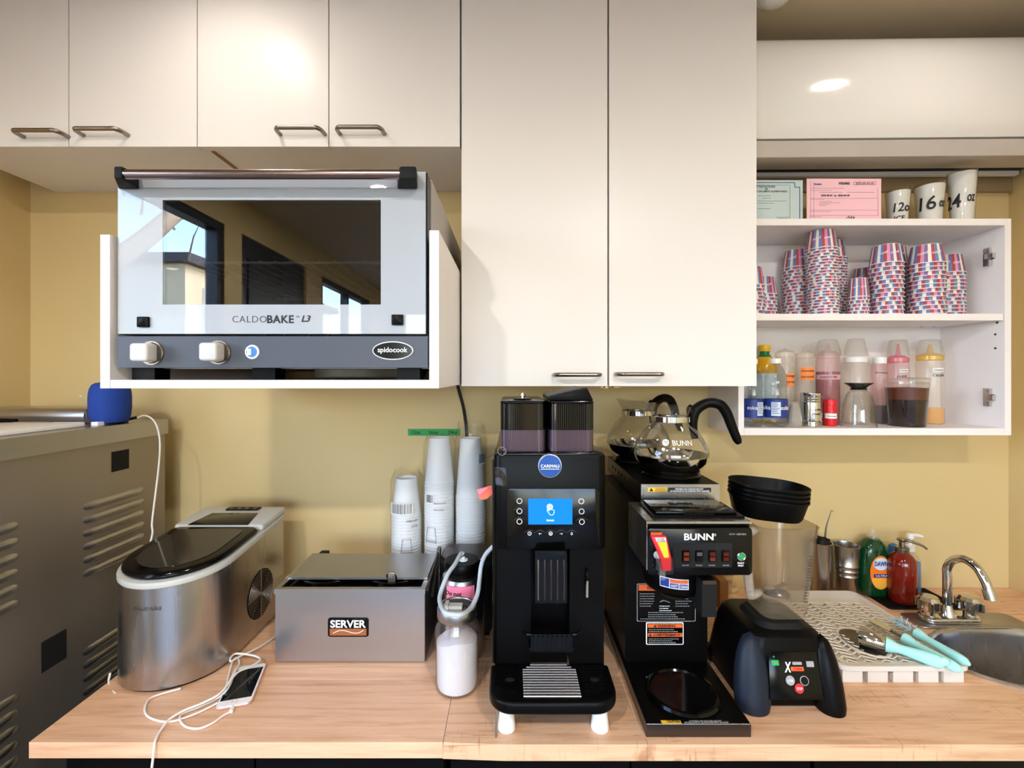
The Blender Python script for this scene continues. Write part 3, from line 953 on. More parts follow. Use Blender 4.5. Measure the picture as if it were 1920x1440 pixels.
for s, xa, xb in ((-1, dx0 + .002, PX(262, D)), (1, PX(745, D), PX(783, D))):
    b = N(); xo = xa if s < 0 else xb
    c = (PX(226, hb) + PX(234, hb)) / 2 if s < 0 else PX(767, hb)
    w = .007 if s < 0 else .015
    zt, zl = hz + .0105, hz - .0115
    pts = [(c - w, hb - .010, zl), (c + w, hb - .010, zl), (c + w, hb - .010, zt), (c - w, hb - .010, zt), (xa, D - .0002, dz1 - .034), (xb, D - .0002, dz1 - .034), (xb, D - .0002, dz1 - .003), (xa, D - .0002, dz1 - .003)]
    v = [b.verts.new(p) for p in pts]
    for f in ((0, 1, 2, 3), (4, 5, 6, 7), (0, 1, 5, 4), (3, 2, 6, 7), (0, 3, 7, 4), (1, 2, 6, 5)):
        b.faces.new([v[i] for i in f])
    bmesh.ops.recalc_face_normals(b, faces=b.faces); bevel_all(b, .003, 2)
    part('bracket', b, 'black_matte', hd)
letters(dr, 'CALDO', (PX(468, D), D, PZ(598.5, D)), w=.0645, m='ink_soft', space=1.12, bold=-.012)
letters(dr, 'BAKE', (PX(526, D), D, PZ(598.5, D)), w=.0505, m='ink', bold=.022, space=1.08)
letters(dr, 'TM', (PX(558, D), D, PZ(594, D)), w=.006, m='ink_soft')
letters(dr, 'L3', (PX(574, D), D, PZ(597.5, D)), w=.0175, m='ink', bold=.02, shear=.3)
# control panel
P0, P1 = PZ(689.5, D), PZ(630, D)
b = N(); box(b, PX(219.5, D - .004), PX(802, D - .004), D - .004, D + .038, P0, P1 - .001, .002); cp = part('control_panel', b, 'slate_panel', t)
yp = D - .004
for px, py in ((286, 662), (411, 661)):
    x, z = PX(px, yp), PZ(py, yp)
    b = N(); disc(b, (x, yp + .0005, z), .0225, .004, '-y', 36); disc(b, (x, yp - .003, z), .0200, .006, '-y', 36, .0185); k = part('knob', b, 'nickel', cp)
    b = N(); prism(b, rrect(x - .0165, x + .0165, z - .0165, z + .0165, .006), yp - .034, yp - .008, 'y', .004, 3); part('knob_grip', b, 'knob_grey', cp)
x, z = PX(473, yp), PZ(660, yp)
b = N(); ring(b, (x, yp, z), .0115, .0022); part('indicator_ring', b, 'white_print', cp)
b = N(); disc(b, (x, yp + .0003, z), .0100, .0024, '-y', 28); part('indicator_lens', b, 'gel_blue', cp)
b = N(); box(b, x - .008, x - .001, yp - .003, yp - .0015, z - .006, z + .006, .001); part('indicator_symbol', b, 'white_print', cp)
x, z = PX(737, yp), PZ(657.5, yp)
b = N(); prism(b, ellipse(x, z, .0385, .0175), yp - .0022, yp + .0003, 'y', .0008); part('badge_rim', b, 'white_print', cp)
b = N(); prism(b, ellipse(x, z, .0365, .0155), yp - .0030, yp - .0018, 'y'); part('badge', b, 'black_gloss', cp)
letters(cp, 'spidocook', (x, yp - .003, z), w=.056, m='white_print', bold=.012)
b = N()
for px in (492, 528, 575, 610):
    box(b, PX(px, D), PX(px + 5, D), D + .006, D + .012, PZ(630, D), PZ(626, D))
part('vent_slot', b, 'black_cavity', t)
for px, Y in ((284, .90), (505, .90), (770, .90), (284, 1.36), (770, 1.36)):
    x = PX(px, .9); b = N()
    box(b, x - .022, x + .022, Y - .02, Y + .02, zs1 + .0005, P0 + .004, .003); part('foot', b, 'black_plastic', t)
b = N(); box(b, PX(590, .93), PX(795, .93), .93, .95, zs1 + .006, P0 + .002); part('drip_guard', b, 'black_gloss', t)
# wire rack inside
Yr = .925; zr = PZ(493, Yr)
b = N()
xa, xb = bx0 + .0345, bx1 - .0345
tube(b, [(xa, Yr, zr), (xb, Yr, zr)], .0028, 8); tube(b, [(xa, 1.36, zr), (xb, 1.36, zr)], .0022, 8)
for k in range(17):
    x = xa + .012 + (xb - xa - .024) * k / 16
    tube(b, [(x, Yr - .004, zr + .003), (x, 1.365, zr + .003)], .0018, 6)
solo('oven_rack', b, 'knob_grey', 'wire rack seen through the dark oven window', 'rack', ((xa + xb) / 2, 1.14, zr))

# ================================================================== steel machine cabinet in the corner
MX, MB, MT = -1.068, 1.40, 1.458
t = thing('steel_machine_cabinet', 'large stainless steel machine cabinet with louvres standing in the corner', 'machine', (-1.31, 1.0, 0))
b = N(); box(b, LX + .012, MX, .62, MB, .06, MT - .045, .003); part('body', b, 'steel_side', t)
b = N(); box(b, LX + .008, MX + .006, .612, MB + .006, MT - .045, MT, .003); part('top', b, 'steel_satin', t)
for x in (LX + .06, MX - .05):
    for y in (.68, MB - .06):
        b = N(); lathe(b, [(0, 0), (.025, 0), (.025, .01), (.012, .015), (.012, .061), (0, .061)], (x, y, 0), 16); part('foot', b, 'black_plastic', t)
def louvre(y0, y1, z):
    b = N(); r = .0115; n = 10
    for (ya, yb) in ((y0, y1),):
        rows = []
        m = 18
        for i in range(m + 1):
            u = i / m; y = ya + (yb - ya) * u
            e = min(1, math.sin(PI * min(u, 1 - u) * (yb - ya) / .05) if min(u, 1 - u) * (yb - ya) < .025 else 1)
            row = []
            for j in range(n + 1):
                a = j / n
                row.append(b.verts.new((MX - .0008 + .009 * e * math.sin(PI * a) ** .7, y, z + r - 2 * r * a * (.55 + .45 * e) - (1 - e) * r * .4)))
            rows.append(row)
        for i in range(m):
            for j in range(n):
                b.faces.new((rows[i][j], rows[i + 1][j], rows[i + 1][j + 1], rows[i][j + 1]))
    return part('louvre', b, 'steel_satin', t, ang=60)
for k in range(6):
    z = 1.262 - .0335 * k
    louvre(1.131, 1.322, z); louvre(.79, .985, z + .006)
for k in range(6):
    z = .898 - .0335 * k
    louvre(1.131, 1.322, z); louvre(.79, .985, z)
for y0, y1, z0, z1 in ((1.213, 1.268, 1.333, 1.387), (1.032, 1.09, .915, .985)):
    b = N(); box(b, MX - .004, MX + .0008, y0, y1, z0, z1, .0006, 1); part('knockout_plate', b, 'black_cavity', t, 'square black opening')

# things on top of it
Y = 1.26; x, r = cyl(163.5, 248, Y)
t = thing('bluetooth_speaker', 'round blue fabric speaker on top of the steel machine cabinet', 'speaker', (x, Y, MT))
zt = PZ(717, Y); h = zt - MT
b = N(); pf = [(0, MT), (r * .72, MT), (r * .80, MT + h * .03)]
for i in range(9):
    u = i / 8; a = u * PI / 2
pf += [(r * .90, MT + h * .10), (r * .97, MT + h * .22), (r, MT + h * .40), (r, MT + h * .62), (r * .985, MT + h * .74), (r * .93, MT + h * .86), (r * .82, MT + h * .95), (r * .66, MT + h * .99), (0, MT + h)]
lathe(b, pf, (x, Y, 0), 40); part('fabric_body', b, 'blue_fabric', t, ang=80)
b = N(); lathe(b, [(r * .5, MT + h * .985), (r * .52, MT + h * 1.005), (0, MT + h * 1.01)], (x, Y, 0), 32); part('top_cap', b, 'rubber_navy', t)
b = N(); lathe(b, [(r * .70, MT - .0005), (r * .83, MT + .0005), (r * .83, MT + .008), (r * .7, MT + .008)], (x, Y, 0), 32, closed=True); part('base_ring', b, 'black_plastic', t)
b = N(); box(b, x - r * 1.002, x - r * .93, Y - .04, Y - .03, MT + h * .67, MT + h * .69); part('logo_tab', b, 'white_print', t)

b = N(); b1 = N()
prism(b1, [(p[0], p[1]) for p in rrect(1.245, 1.375, MT + .0005, PZ(766, 1.25) , .02, 5)], -1.50, PX(160, 1.25), 'x', .002)
merge(b, b1)
t = thing('foil_box', 'long silvery box lying on the steel cabinet beside the speaker', 'box', (-1.33, 1.31, MT))
part('box_body', b, 'steel_satin', t)
b = N(); box(b, PX(160, 1.25) + .0003, PX(160, 1.25) + .004, 1.25, 1.37, MT + .003, MT + .036, .001); part('end_cap', b, 'clear_plastic', t)
b = N(); b1 = N(); prism(b1, rrect(-1.42, -1.115, .80, 1.20, .02), MT + .0005, MT + .011, 'z', .002)
merge(b, b1)
t = thing('cutting_board', 'thin white plastic board lying flat at the front of the steel cabinet', 'board', (-1.26, 1.0, MT))
part('board', b, 'white_plastic', t)
t = thing('table_knife', 'dark-handled knife resting on the white board', 'knife', (-1.34, 1.17, MT + .0115))
b = N(); tube(b, [(-1.41, 1.18, MT + .016), (-1.33, 1.185, MT + .016), (-1.29, 1.185, MT + .0165)], [.005, .006, .004], 8, 3); part('handle', b, 'black_plastic', t)
b = N(); box(b, -1.29, -1.20, 1.178, 1.192, MT + .0115, MT + .013); part('blade', b, 'chrome', t)
b = N(); box(b, PX(147, 1.17), PX(160, 1.17), 1.205, 1.235, MT + .0002, MT + .010, .002)
t = thing('charger_block', 'small white charger cube at the foot of the blue speaker', 'charger', (PX(153, 1.2), 1.22, MT))
part('body', b, 'white_plastic', t)
b = N(); tube(b, [(PX(153, 1.2), 1.23, MT + .009), (PX(156, 1.2), 1.225, MT + .02), (PX(158, 1.2), 1.222, MT + .03)], .0015, 6, 3); part('lead', b, 'cable_white', t)

# ================================================================== ice maker
IX, IY, IR, IB = -.800, 1.11, .123, 1.372
def stadium(r, yb, rc=.03, n=28):
    p = [(IX + r * math.cos(PI + PI * i / n), IY + r * math.sin(PI + PI * i / n)) for i in range(n + 1)]
    for i in range(5):
        a = i / 4 * PI / 2
        p.append((IX + r - rc + rc * math.cos(a), yb - rc + rc * math.sin(a)))
    for i in range(5):
        a = PI / 2 + i / 4 * PI / 2
        p.append((IX - r + rc + rc * math.cos(a), yb - rc + rc * math.sin(a)))
    return p
def slope(b, y0=.985, k=.105):
    for v in b.verts:
        v.co.z += max(0, v.co.y - y0) * k
t = thing('ice_maker', 'stainless countertop ice maker with a rounded front and smoky lid', 'ice maker', (IX, IY + .1, CT))
zr = 1.126
b = N(); prism(b, stadium(IR, IB), CT + .006, zr, 'z')
for v in b.verts:
    if v.co.z > 1.0: v.co.z += max(0, v.co.y - .985) * .105
part('body', b, 'steel', t, ang=50)
b = N(); prism(b, stadium(IR - .006, IB - .006), CT, CT + .0065, 'z'); part('base', b, 'black_plastic', t)
b = N(); prism(b, stadium(IR + .002, IB + .002), zr, zr + .014, 'z', .003); slope(b); part('rim', b, 'grey_plastic', t)
# lid over the front two thirds
def lid_pts(r, yb):
    return [(IX + r * math.cos(PI + PI * i / 28), IY + r * math.sin(PI + PI * i / 28)) for i in range(29)] + [(IX + r, yb), (IX + r * .86, yb + .012), (IX - r * .86, yb + .012), (IX - r, yb)]
b = N(); prism(b, lid_pts(IR - .006, 1.225), zr + .0142, zr + .030, 'z', .010, 3); slope(b); ld = part('lid', b, 'black_gloss', t)
b = N(); prism(b, lid_pts(IR - .034, 1.20), zr + .0302, zr + .0315, 'z'); slope(b); part('lid_window', b, 'lid_smoke', ld)
b = N(); prism(b, [(IX - IR + .002, 1.2385), (IX + IR - .002, 1.2385), (IX + IR - .002, IB - .004), (IX - IR + .002, IB - .004)], zr + .0142, zr + .032, 'z', .006, 3)
slope(b); part('top_housing', b, 'grey_plastic', t)
b = N(); prism(b, [(IX - .082, 1.2375), (IX + .082, 1.2375), (IX + .066, 1.315), (IX - .066, 1.315)], zr + .0322, zr + .034, 'z', .001); slope(b); part('hinge_cover', b, 'black_gloss', t)
b = N(); prism(b, rrect(IX - .045, IX + .055, 1.335, 1.360, .008), zr + .0322, zr + .0340, 'z', .0006); slope(b); kp = part('keypad', b, 'black_plastic', t)
for k in range(4):
    b = N(); disc(b, (IX - .03 + .023 * k, 1.347, zr + .034), .006, .0012, 'z', 14); slope(b); part('button', b, 'slate_panel', kp)
letters(t, 'FRIGIDAIRE', (PX(276, .99), .99, PZ(1141, .99)), w=.060, m='ink_soft', wrap=(IX, IY, IR), space=1.15)
# fan grille on the side facing the warmer
fy, fz, fr = 1.225, 1.005, .063
b = N(); disc(b, (IX + IR - .0004, fy, fz), fr, .0012, 'x', 40); fg = part('fan_opening', b, 'black_cavity', t)
b = N()
for k in range(9):
    ring(b, (IX + IR + .0025, fy, fz), fr * (k + 1.2) / 10, .0006, 'x', 40, 6)
for a in (PI / 4, 3 * PI / 4, 0, PI / 2):
    d = Vector((0, math.cos(a), math.sin(a))) * fr
    tube(b, [Vector((IX + IR + .002, fy, fz)) - d, Vector((IX + IR + .002, fy, fz)) + d], .0010, 6)
part('fan_grille', b, 'nickel', fg)

# ------------------------------------------------ phone and leads
c = Vector((-.598, 1.010, CT))
t = thing('smartphone', 'white-fronted smartphone lying face up on the worktop by the ice maker', 'phone', (c.x, c.y, CT))
A = math.atan2(-.036, -.127)   # long axis
Rz = Matrix.Translation(c) @ Matrix.Rotation(math.atan2(1.074 - .948, -.616 + .580) - PI / 2, 4, 'Z')
def ph(x0, x1, y0, y1, z0, z1, r, bev=0.0):
    b = N(); prism(b, rrect(x0, x1, y0, y1, r), z0, z1, 'z', bev, 2, M=Rz); return b
part('case', ph(-.034, .034, -.069, .069, .0004, .0066, .009, .002), 'phone_edge', t)
part('front_glass', ph(-.0325, .0325, -.0675, .0675, .0066, .0071, .008), 'phone_white', t)
part('screen', ph(-.0295, .0295, -.050, .053, .00715, .0074, .001), 'phone_screen', t)
b = N(); ring(b, Rz @ Vector((0, -.0585, .0072)), .0052, .0006, 'z', 20); part('home_button', b, 'phone_edge', t)
b = N(); tube(b, [Rz @ Vector((-.006, .060, .0072)), Rz @ Vector((.006, .060, .0072))], .0007, 6); part('earpiece', b, 'ink', t)
plug = Rz @ Vector((0, -.0695, .0035))
dirv = (Rz.to_3x3() @ Vector((0, -1, 0)))
zc = CT + .0030
def cpt(px, py, dz=0.0):
    z = zc + dz; Y = (CZ - z) * F / (py - HY)
    return Vector((PX(px, Y), Y, z))
t = thing('phone_cable', 'white charging cable looped on the worktop and plugged into the smartphone', 'cable', (plug.x, plug.y - .05, CT))
b = N()
path = [plug + dirv * .012, cpt(418, 1342), cpt(398, 1356), cpt(372, 1366), cpt(348, 1362), cpt(337, 1348), cpt(345, 1337), cpt(378, 1324), cpt(410, 1308), cpt(428, 1290, .010), cpt(440, 1262, .010), cpt(449, 1244, .004), cpt(445, 1233, .002), cpt(437, 1238, .003), cpt(430, 1262), cpt(424, 1290), cpt(423, 1300)]
tube(b, path, .0021, 8, 5); part('lead', b, 'cable_white', t)
b = N(); tube(b, [plug, plug + dirv * .014], .0042, 10, flat=.7); part('connector', b, 'white_plastic', t)
t = thing('hanging_cable', 'white cable running along the worktop and dropping over its front edge', 'cable', (PX(330, .9), .9, CT))
b = N()
fe = .8495
path = [cpt(548, 1165), cpt(520, 1190), cpt(488, 1212, .006), cpt(455, 1228, .012), cpt(432, 1240, .016), cpt(440, 1226, .018), cpt(470, 1228, .016), cpt(488, 1236, .014), cpt(470, 1250, .016), cpt(444, 1262, .022), cpt(415, 1298, .015), cpt(380, 1318, .0095), cpt(345, 1332, .0075), cpt(316, 1350, .0052), cpt(300, 1372), cpt(294, 1383, .0005), Vector((PX(290.5, .8535), .8530, CT + .0012)), Vector((PX(288.5, fe), fe, CT - .010)), Vector((PX(285, fe), fe - .002, CT - .05)), Vector((PX(274, fe), fe, CT - .12)), Vector((PX(268, fe), fe + .02, CT - .3))]
tube(b, path, .0022, 8, 5); part('lead', b, 'cable_white', t)
t = thing('loose_cable', 'white cable curling out from under the front of the ice maker', 'cable', (PX(300, .95), .95, CT))
b = N()
path = [cpt(326, 1303, -.0005) + Vector((0, .02, 0)), cpt(288, 1306), cpt(273, 1322), cpt(275, 1341), cpt(300, 1352), cpt(330, 1351), cpt(372, 1336), cpt(408, 1318)]
tube(b, path, .0021, 8, 5); part('lead', b, 'cable_white', t)
t = thing('speaker_cable', 'white cable hanging from the blue speaker down behind the ice maker', 'cable', (PX(297, 1.3), 1.3, 1.3))
b = N()
def hp(px, py, Y): return W(px, py, Y)
path = [Vector((PX(246, 1.3), 1.30, MT + .009)), Vector((PX(258, 1.31), 1.31, MT + .012)), hp(270, 779, 1.31), hp(286, 786, 1.30), hp(296, 805, 1.29), hp(300, 835, 1.28), hp(297, 880, 1.27), hp(291, 930, 1.26), hp(285, 980, 1.25), hp(284, 1010, 1.24), hp(270, 1100, 1.22) + Vector((-.02, 0, 0)), Vector((-.985, 1.2, .98)), Vector((-.94, 1.17, CT + .004)), Vector((-.90, 1.10, CT + .0018)) + Vector((-.032, -.03, .001)), hp(205, 1270, 1.025), hp(209, 1292, 1.00), hp(224, 1299, .985)]
path = path[:12] + [Vector((-.975, 1.19, .93)), Vector((-.955, 1.16, CT + .012))]
tube(b, path, .0023, 8, 5); part('lead', b, 'cable_white', t)
b = N(); tube(b, [Vector((PX(241, 1.3), 1.295, MT + .0075)), Vector((PX(257, 1.31), 1.309, MT + .013))], .0042, 8); part('connector', b, 'rubber_navy', t)
t = thing('edge_cable', 'white cable peeking out at the corner between ice maker and worktop edge', 'cable', (-.9, 1.0, CT))
b = N(); tube(b, [hp(207, 1262, 1.04), hp(204, 1275, 1.03), hp(206, 1290, 1.01), hp(216, 1300, .99)], .0022, 8, 5); part('lead', b, 'cable_white', t)

# ================================================================== food warmer
wx0, wx1, wy0, wy1, wz = PX(513.5, 1.09), PX(797, 1.09), 1.09, 1.295, 1.079
t = thing('food_warmer', 'low stainless steel two-well food warmer on the worktop', 'food warmer', ((wx0 + wx1) / 2, 1.19, CT))
b = N(); box(b, wx0 + .002, wx1 - .002, wy0 + .003, wy1, CT + .004, wz - .012, .002); part('body', b, 'steel_satin', t)
b = N()
for x in (wx0 + .03, wx1 - .03):
    for y in (wy0 + .03, wy1 - .03):
        lathe(b, [(0, CT), (.010, CT), (.010, CT + .005), (0, CT + .005)], (x, y, 0), 12)
part('foot', b, 'black_plastic', t)
b = N(); n = 40
# top deck with two round wells
cs = [(wx0 + .095, 1.195, .074), (wx1 - .095, 1.195, .074)]
box(b, wx0, wx1, wy0, wy0 + .012, wz - .0118, wz, .0015); box(b, wx0, wx0 + .012, wy0 + .012, wy1, wz - .0118, wz); box(b, wx1 - .012, wx1, wy0 + .012, wy1, wz - .0118, wz); box(b, wx0 + .012, wx1 - .012, wy1 - .012, wy1, wz - .0118, wz)
part('top_rim', b, 'steel_satin', t)
b = N(); box(b, wx0 + .0122, wx1 - .0122, wy0 + .0122, wy1 - .0122, wz - .0117, wz - .008); part('deck', b, 'black_gloss', t)
for cx, cy, r in cs:
    b = N(); lathe(b, [(r, wz - .008), (r, wz - .002), (r - .006, wz - .0005), (r - .010, wz - .004), (r - .011, wz - .0075), (0, wz - .0078)], (cx, cy, 0), 40); part('well', b, 'black_gloss', t)
b = N(); ly0, ly1 = 1.140, 1.283
box(b, wx0 + .008, wx1 - .004, ly0, ly1, wz + .0045, wz + .0065); box(b, wx0 + .008, wx1 - .004, ly0, ly0 + .002, wz + .001, wz + .0045)
for v in b.verts:
    v.co.z += (v.co.y - ly0) * .03
ld = part('lid', b, 'steel_satin', t)
b = N(); hx = PX(732, 1.12)
tube(b, [(hx - .010, ly0 - .001, wz + .004), (hx - .011, ly0 - .012, wz + .016), (hx - .007, ly0 - .014, wz + .023), (hx + .007, ly0 - .014, wz + .023), (hx + .011, ly0 - .012, wz + .016), (hx + .010, ly0 - .001, wz + .004)], .0022, 8, 4)
box(b, hx - .009, hx + .009, ly0 - .010, ly0 - .008, wz - .004, wz + .020, .0008); disc(b, (hx, ly0 - .0105, wz + .012), .0035, .002, '-y', 12)
part('lid_clip', b, 'nickel', ld)
b = N()
tube(b, [(wx1 + .003, 1.10, wz - .006), (wx1 + .004, 1.20, wz + .014), (wx1 + .004, 1.27, wz + .030)], .003, 6)
tube(b, [(wx1 + .010, 1.13, wz - .035), (wx1 + .008, 1.21, wz + .005), (wx1 + .004, 1.27, wz + .030)], .0035, 6)
box(b, wx1 + .001, wx1 + .010, 1.25, 1.275, wz + .005, wz + .034, .002)
part('hinge_arm', b, 'steel_dull', t)
b = N(); box(b, wx1 - .0018, wx1 - .0008, wy0 + .004, wy1 - .002, CT + .005, wz - .013); part('side_panel', b, 'steel_dull', t)
lx, lz = PX(653, 1.092), PZ(1176, 1.092)
b = N(); prism(b, rrect(lx - .0490, lx + .0490, lz - .0230, lz + .0230, .006), 1.0912, 1.0935, 'y', .0006); lg = part('logo_plate', b, 'black_gloss', t)
b = N(); prism(b, rrect(lx - .044, lx + .044, lz - .0195, lz - .0030, .002), 1.0908, 1.0914, 'y'); part('logo_band', b, 'brown_print', lg)
b = N(); tube(b, [(lx - .036, 1.0906, lz - .014), (lx - .022, 1.0906, lz - .0075), (lx - .006, 1.0906, lz - .008), (lx + .012, 1.0906, lz - .013), (lx + .026, 1.0906, lz - .0125), (lx + .037, 1.0906, lz - .0065)], .0008, 6, 5); part('logo_wave', b, 'white_print', lg)
letters(lg, 'SERVER', (lx, 1.0912, lz + .0085), w=.085, h=.0185, m='white_print', bold=.025)
t = thing('warmer_cord', 'beige power cord with a dark plug behind the food warmer', 'cord', (wx0, 1.31, CT))
b = N(); tube(b, [(wx0 - .01, 1.31, CT + .004), hp(537, 1092, 1.33), hp(548, 1075, 1.38), hp(566, 1058, 1.42), hp(580, 1047, 1.44), hp(582, 1052, 1.44), hp(566, 1062, 1.40), hp(542, 1096, 1.34), Vector((wx0 - .030, 1.35, 1.03)), Vector((wx0 - .03, 1.37, .97)), Vector((wx0 - .02, 1.36, CT + .004))], .0022, 8, 5); part('lead', b, 'cable_beige', t)
b = N(); p = hp(600, 1049, 1.44); box(b, p.x - .012, p.x + .012, 1.43, WY + .0002, p.z - .008, p.z + .012, .004); part('plug', b, 'black_plastic', t)
# ================================================================== white paper cup stacks (upside down, nested)
def cup_mesh(R, r, h):
    b = N(); w = .00025
    pf = [(R, .0022), (R + .0012, .0012), (R + .0012, .0002), (R - .0002, -.0004), (R - w - .0006, .0006)]
    sl = (R - r) / h
    inn = [(r - w + sl * .008, h - .008), (0, h - .0082)]
    out = [(0, h - .0072), (r - .0016, h - .007), (r - .0014, h - .0004), (r - .0004, h), (r, h - .0012), (R, .0036)]
    pf = [(R - w, .0004)] + inn + out[:-1] + [(R, .0036), (R + .0014, .0030), (R + .0017, .0016), (R + .0013, .0002), (R, 0)]
    lathe(b, pf, (0, 0, 0), 32, closed=True)
    return finish('paper_cup', b, 'cup_paper', 45)
def place_cup(me, name, loc, rot, label, cat, group):
    o = bpy.data.objects.new(name, me); COL.objects.link(o)
    o.location = loc; o.rotation_euler = (0, 0, rot)
    o['label'] = label; o['category'] = cat; o['group'] = group
    return o
rr = random.Random(11)
CUPS = {}
def cup_stack(key, a, c, ytop, h, pitch, words, Y=1.378):
    x, R = cyl(a, c, Y)
    r = R * .69
    me = cup_mesh(R - .0020, r, h)
    ztop = PZ(ytop, Y)
    n = int(round((ztop - h - CT) / pitch)) + 1
    r0 = rr.random()
    pitch = (ztop - h - CT - .0006) / (n - 1)
    for i in range(n):
        z = CT + .0006 + pitch * i
        k = n - i
        lab = f'white paper cup, {nth(k)} from the top of {words}'
        u = i / n
        place_cup(me, 'paper_cup', (x + .0003 * math.sin(i * .35 + len(key)), Y, z), r0 + rr.randrange(32) * PI / 16, lab, 'cup', 'white paper cups in ' + words)
    CUPS[key] = (x, Y, R, r, h, ztop)
cup_stack('short', 733, 791, 895, .113, .0093, 'the shortest white stack')
cup_stack('middle', 795, 852, 820, .137, .0092, 'the white stack with small barcode')
cup_stack('tall', 854, 911, 821, .176, .0094, 'the white stack nearest coffee machine')
def sleeve(key, label, ztop_extra, bc, prints):
    """crinkled clear bag standing round a stack, loose above it"""
    x, Y, R, r, h, zt = CUPS[key]
    rn = random.Random(hash(key) % 97 if False else len(key) * 13)
    b = N(); seg = 36; rows = []
    levels = 22; z0 = CT + .0008; z1 = zt + ztop_extra
    for j in range(levels + 1):
        u = j / levels; z = z0 + (z1 - z0) * u
        rr0 = R + .0009
        if z > zt - h:
            rr0 = R + .0009
        row = []
        for k in range(seg):
            a = 2 * PI * k / seg
            fl = .0007 if z < zt - h - .02 else .0026
            q = rr0 + rn.uniform(-.4, 1) * fl + (.004 * math.sin(3 * a + j * .7) if z > zt else 0)
            if z > zt: q *= 1 + .25 * math.sin(2 * a + 1.0) * (z - zt) / max(ztop_extra, 1e-4)
            yy = Y - q * math.cos(a)
            row.append(b.verts.new((x + q * math.sin(a), min(yy, WY - .006), z + (rn.uniform(-.012, .012) if j == levels else 0))))
        rows.append(row)
    for j in range(levels):
        for k in range(seg):
            b.faces.new((rows[j][k], rows[j][(k + 1) % seg], rows[j + 1][(k + 1) % seg], rows[j + 1][k]))
    t = thing('plastic_sleeve', label, 'plastic sleeve', (x, Y, CT))
    part('film', b, 'sleeve_film', t, ang=25)
    RR = lambda z: R + .0018
    for (px0, px1, py0, py1, bg) in bc:
        a0, a1 = [math.asin(max(-.98, min(.98, (PX(p, Y - R) - x) / (R + .006)))) for p in (px0, px1)]
        zb0, zb1 = PZ(py1, Y - R), PZ(py0, Y - R)
        b = N(); band(b, x, Y, RR, a0, a1, zb0, zb1, .0006, 12); p = part('barcode_label', b, bg, t)
        b = N(); n = 22; rb = random.Random(4)
        u = .08
        while u < .92:
            w = rb.choice((.012, .02, .03)); band(b, x, Y, lambda z: R + .0024, a0 + (a1 - a0) * u, a0 + (a1 - a0) * (u + w), zb0 + .003, zb1 - .001, .0003, 1); u += w + rb.choice((.012, .02, .03))
        part('barcode', b, 'ink', p)
    for s, px, py, w in prints:
        c = (PX(px, Y - R), Y - R, PZ(py, Y - R))
        if s == '#cup':
            b = N(); z0, z1 = c[2] - .022, c[2] + .022
            def on(dx, z):
                a = (c[0] - x + dx) / (R + .0022); a = math.asin(max(-.98, min(.98, a)))
                return Vector((x + (R + .0022) * math.sin(a), Y - (R + .0022) * math.cos(a), z))
            tube(b, [on(-.016, z0), on(-.0115, z1), on(.0115, z1), on(.016, z0), on(-.016, z0)], .0007, 5); tube(b, [on(-.015, z0 + .005), on(.015, z0 + .005)], .0006, 5)
            part('cup_drawing', b, 'ink_soft', t)
        else:
            letters(t, s, c, w=w, m='ink_soft', wrap=(x, Y, RR), thick=.0003)
sleeve('short', 'crinkled clear plastic sleeve round the shortest cup stack, with a wide barcode', .02, [(728, 775, 945, 966, 'paper_white')], [('#cup', 762, 1026, 0), ('PAPER CUPS', 772, 978, .034), ('12 oz', 776, 988, .018)])
sleeve('middle', 'crinkled clear plastic sleeve round the middle cup stack, with a small barcode', .008, [(796, 812, 928, 945, 'paper_white')], [('PAPER HOT CUPS', 824, 944, .036), ('WITH LIDS', 822, 956, .03), ('#cup', 808, 1004, 0), ('Rosa', 818, 1050, .026)])
sleeve('tall', 'clear plastic sleeve round the cup stack beside the coffee machine, open above', .045, [(897, 911, 852, 872, 'label_pale')], [])
# taped label and cord on the wall
p0, p1 = W(765, 804, WY), W(863, 817, WY)
b = N(); box(b, p0.x, p1.x, WY - .0008, WY + .0002, p1.z, p0.z)
t = thing('tape_strip', 'strip of green tape with handwritten cup sizes on the wall above the cup stacks', 'tape', ((p0.x + p1.x) / 2, WY, p1.z))
part('tape', b, 'tape_green', t)
zc_ = (p0.z + p1.z) / 2
for s, px, w in (('12oz', 780, .031), ('16oz', 813, .031), ('24oz', 849, .033)):
    letters(t, s, (PX(px, WY), WY - .0008, zc_), w=w, m='ink', shear=.15, bold=.015)
t = thing('oven_cable', 'thick black power cord hanging down the wall from under the tall cabinet', 'cable', (PX(872, 1.46), 1.46, 1.3))
b = N(); tube(b, [W(856, 716, 1.44), W(862, 738, 1.45), W(869, 765, 1.46), W(874, 800, 1.472), W(876, 835, 1.474), W(880, 900, 1.474), W(884, 980, 1.474), W(884, 1100, 1.474)], .0052, 10, 4); part('lead', b, 'cable_black', t)

# ================================================================== sugar jar
Y = 1.012; x, R = cyl(815.5, 898, Y)
t = thing('glass_jar', 'clear glass jar of white sugar with a grey flip-top lid', 'jar', (x, Y, CT))
zsh = PZ(1180, Y - R); ztop = PZ(1147, Y - R * .9)
b = N(); k = R / .049
pf = [(0, CT + .0005), (R * .86, CT + .0005), (R * .97, CT + .004), (R, CT + .012), (R * .97, CT + .05), (R * .985, CT + .09), (R, CT + .125), (R * .97, CT + .138), (R * .84, CT + .150), (R * .82, CT + .165)]
lathe(b, pf + [(R * .82 - .0022, CT + .165), (R * .84 - .002, CT + .149), (R * .97 - .0022, CT + .1365), (R - .0024, CT + .124), (R * .97 - .0024, CT + .05), (R - .0026, CT + .014), (R * .9, CT + .0055), (0, CT + .005)], (x, Y, 0), 40)
part('glass_body', b, 'jar_glass', t)
b = N(); zl = CT + .156
